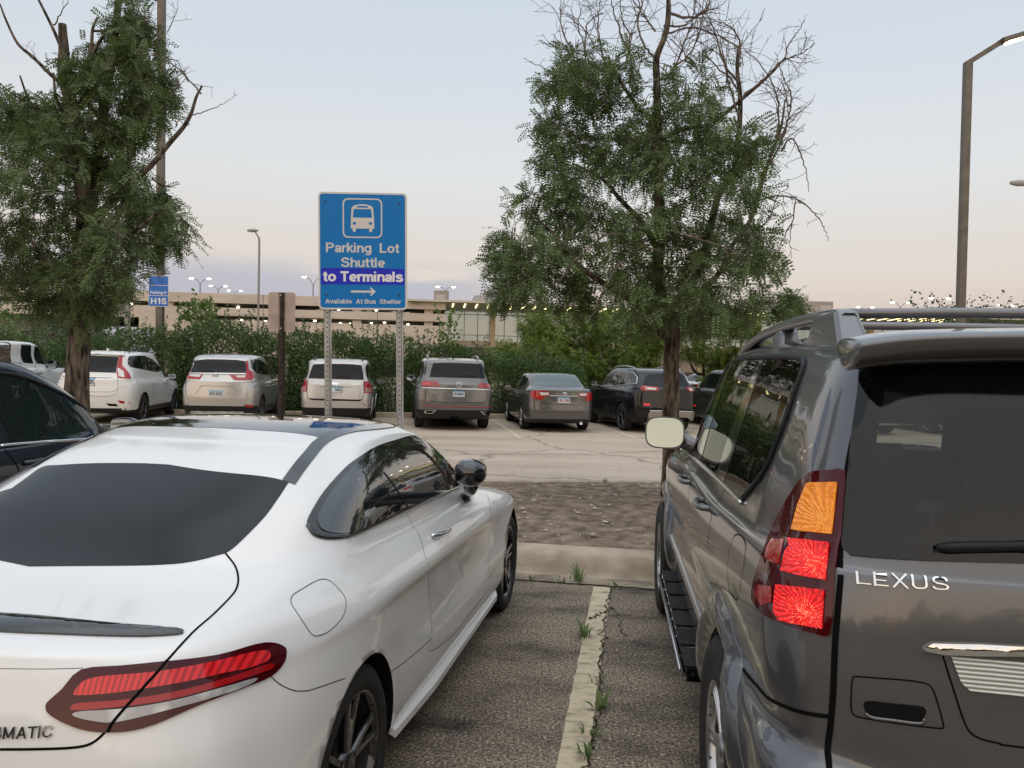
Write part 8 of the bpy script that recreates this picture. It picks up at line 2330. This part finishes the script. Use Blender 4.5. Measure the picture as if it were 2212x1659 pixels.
# stones, litter and dry grass on the island
M_stone = noisy(mat('limestone', (.42, .37, .30), .9), 20, (.36, .31, .25), (.56, .51, .43))
def rock(p, r, rng):
    bm = bmesh.new(); bmesh.ops.create_icosphere(bm, subdivisions=2, radius=1)
    k = rng.uniform(.7, 1.3, 3); f = rng.normal(size=(6, 3))
    for v in bm.verts:
        q = np.array(v.co); s = 1 + .22 * np.sin(f @ q * 1.7).mean() * 2
        v.co = Vector((q[0] * r * k[0] * s, q[1] * r * k[1] * s, q[2] * r * .55 * s))
    bm.verts.index_update(); V = [v.co.copy() for v in bm.verts]; Fq = [[v.index for v in fc.verts] for fc in bm.faces]; bm.free()
    o = MB().add(V, Fq, 0, False).build('stone', M_stone); o.location = p; o.rotation_euler = (0, 0, rng.uniform(0, 6))
    return o
for (a, b), r, lab in (((818, 232), .055, 'largest tan stone on the dirt, beside the coupe front wing'), ((1197, 119), .045, 'tan stone at the far kerb in the middle of the dirt'), ((1405, 156), .035, 'pale stone near the far kerb right of centre'), ((1478, 157), .05, 'tan stone next to the off-roader front wing'), ((833, 133), .045, 'tan stone by the far kerb at the coupe bonnet'), ((1115, 215), .022, 'small pale stone in the middle of the dirt'), ((780, 320), .022, 'white pebble close to the coupe front wheel arch'), ((897, 343), .024, 'white flat pebble left of centre on the dirt'), ((878, 388), .024, 'white pebble just below the flat one'), ((1057, 320), .018, 'white pebble in the centre of the dirt strip'), ((1128, 411), .028, 'white scrap stone near the front kerb'), ((1215, 252), .024, 'pale pebble right of the middle of the dirt')):
    p = atz(*Z8(a, b), .19); o = rock((p.x, p.y, .185), r, rng); tag(o, lab, 'stone', 'loose stones on the dirt island')
def island_scatter():
    V = []; Fq = []; n0 = 0
    base = np.array([[1, 0, 0], [-1, 0, 0], [0, 1, 0], [0, -1, 0], [0, 0, .6], [0, 0, -.6]]); tri = np.array([[0, 2, 4], [2, 1, 4], [1, 3, 4], [3, 0, 4], [2, 0, 5], [1, 2, 5], [3, 1, 5], [0, 3, 5]])
    for i in range(2600):
        u = rng.uniform(-9, 9); t = rng.uniform(.02, .98); v = 6.6 + (far_edge(u) - .2 - 6.6) * t; p = lot(u, v); r = .006 + .021 * rng.uniform() ** 3
        if rng.uniform() < .06: r *= 1.8
        m = base * r * rng.uniform(.6, 1.4, (6, 3)); a = rng.uniform(0, 6.28); c, s = math.cos(a), math.sin(a)
        m = m @ np.array([[c, s, 0], [-s, c, 0], [0, 0, 1]]); m = m + np.array([p.x, p.y, .148 + .05 * math.sin(math.pi * t) ** .5 + .004]); V.append(m); Fq.append(tri + n0); n0 += 6
    tag(np_mesh('gravel', np.concatenate(V), np.concatenate(Fq), M_stone), kind='stuff')
    V = []; Fq = []; n0 = 0
    for i in range(9000):
        u = rng.uniform(-9, 9); t = rng.uniform(.02, .98); v = 6.58 + (far_edge(u) - .17 - 6.58) * t
        if math.sin(u * 3.1 + v * 2.3) + math.sin(u * 1.3 - v * 4.1) < rng.uniform(-1.4, 1.3): continue
        p = lot(u, v); z = .140 + .05 * math.sin(math.pi * t) ** .5; a = rng.uniform(0, 6.28); L = rng.uniform(.03, .09); w = rng.uniform(.0015, .0045); tilt = rng.uniform(.05, .8)
        d = np.array([math.cos(a) * math.cos(tilt), math.sin(a) * math.cos(tilt), math.sin(tilt)]); s = np.array([-math.sin(a), math.cos(a), 0])
        o = np.array([p.x, p.y, z]); V.append(np.stack([o - s * w, o + s * w, o + d * L * .6 + s * w * .8 - np.array([0, 0, L * .03]), o + d * L - np.array([0, 0, L * .15])])); Fq.append(np.array([[0, 1, 2, 3]]) + n0); n0 += 4
    tag(np_mesh('dry_grass', np.concatenate(V), np.concatenate(Fq), leaf_mat('dry grass blade', (.11, .12, .045), (.22, .18, .10), (.32, .26, .16))), kind='stuff')
island_scatter()
# kerb and rough grass behind the far row
def far_kerb():
    mb = MB(); vs = []; us = [-40 + 1.0 * k for k in range(81)]
    prof = [(3.5, 0), (3.52, .13), (3.55, .15), (3.66, .15), (3.68, .06)]
    for u in us: vs += [row(u, v, z) for v, z in prof]
    n = len(prof); mb.add(vs, [[i * n + k, (i + 1) * n + k, (i + 1) * n + k + 1, i * n + k + 1] for i in range(len(us) - 1) for k in range(n - 1)])
    tag(mb.build('kerb', M_conc), kind='structure')
    V = []; Fq = []; n0 = 0
    for i in range(26000):
        if i < 6000: q = row(rng.uniform(-20, 14), rng.uniform(3.7, 6.5))
        else:
            a = rng.uniform(1180, 1480); Y = 24.5 + 14 * rng.uniform() ** 1.3; q = at(a, 790, Y)
        a = rng.uniform(0, 6.28); L = rng.uniform(.12, .40); w = .010; d = np.array([math.cos(a) * .35, math.sin(a) * .35, 1]); s = np.array([-math.sin(a), math.cos(a), 0]); o = np.array([q.x, q.y, -.02])
        V.append(np.stack([o - s * w, o + s * w, o + d * L * .6 + s * w * .6, o + d * L])); Fq.append(np.array([[0, 1, 2, 3]]) + n0); n0 += 4
    tag(np_mesh('grass', np.concatenate(V), np.concatenate(Fq), leaf_mat('grass blade', (.07, .10, .035), (.12, .15, .055), (.20, .20, .10))), kind='stuff')
far_kerb()

def added_tree_line():
    """low wood added unseen behind the viewer, so dark paint and glass have something to mirror"""
    V = []; Fq = []; n0 = 0; rg = np.random.RandomState(77)
    P = []; D = []
    for k in range(60):
        x = -75 + 150 * k / 59; h = rg.uniform(5.5, 9.5); y = -38 + rg.uniform(-3, 3); m = 4200
        q = rg.normal(size=(m, 3)); q /= np.linalg.norm(q, axis=1, keepdims=True); q *= rg.uniform(.15, 1, (m, 1)) ** .6 * (1 + .22 * np.sin(q[:, :1] * 5 + k) * np.cos(q[:, 2:] * 6 + k))
        P.append(q * np.array([2.6, 2.4, h * .52]) + np.array([x, y, h * .5])); D.append(q + rg.normal(size=q.shape) * .5)
    V, Fq = simple_leaves(np.concatenate(P), np.concatenate(D), rg, .30, .20)
    tag(np_mesh('added_wood', V, Fq, L_far), kind='stuff')
added_tree_line()
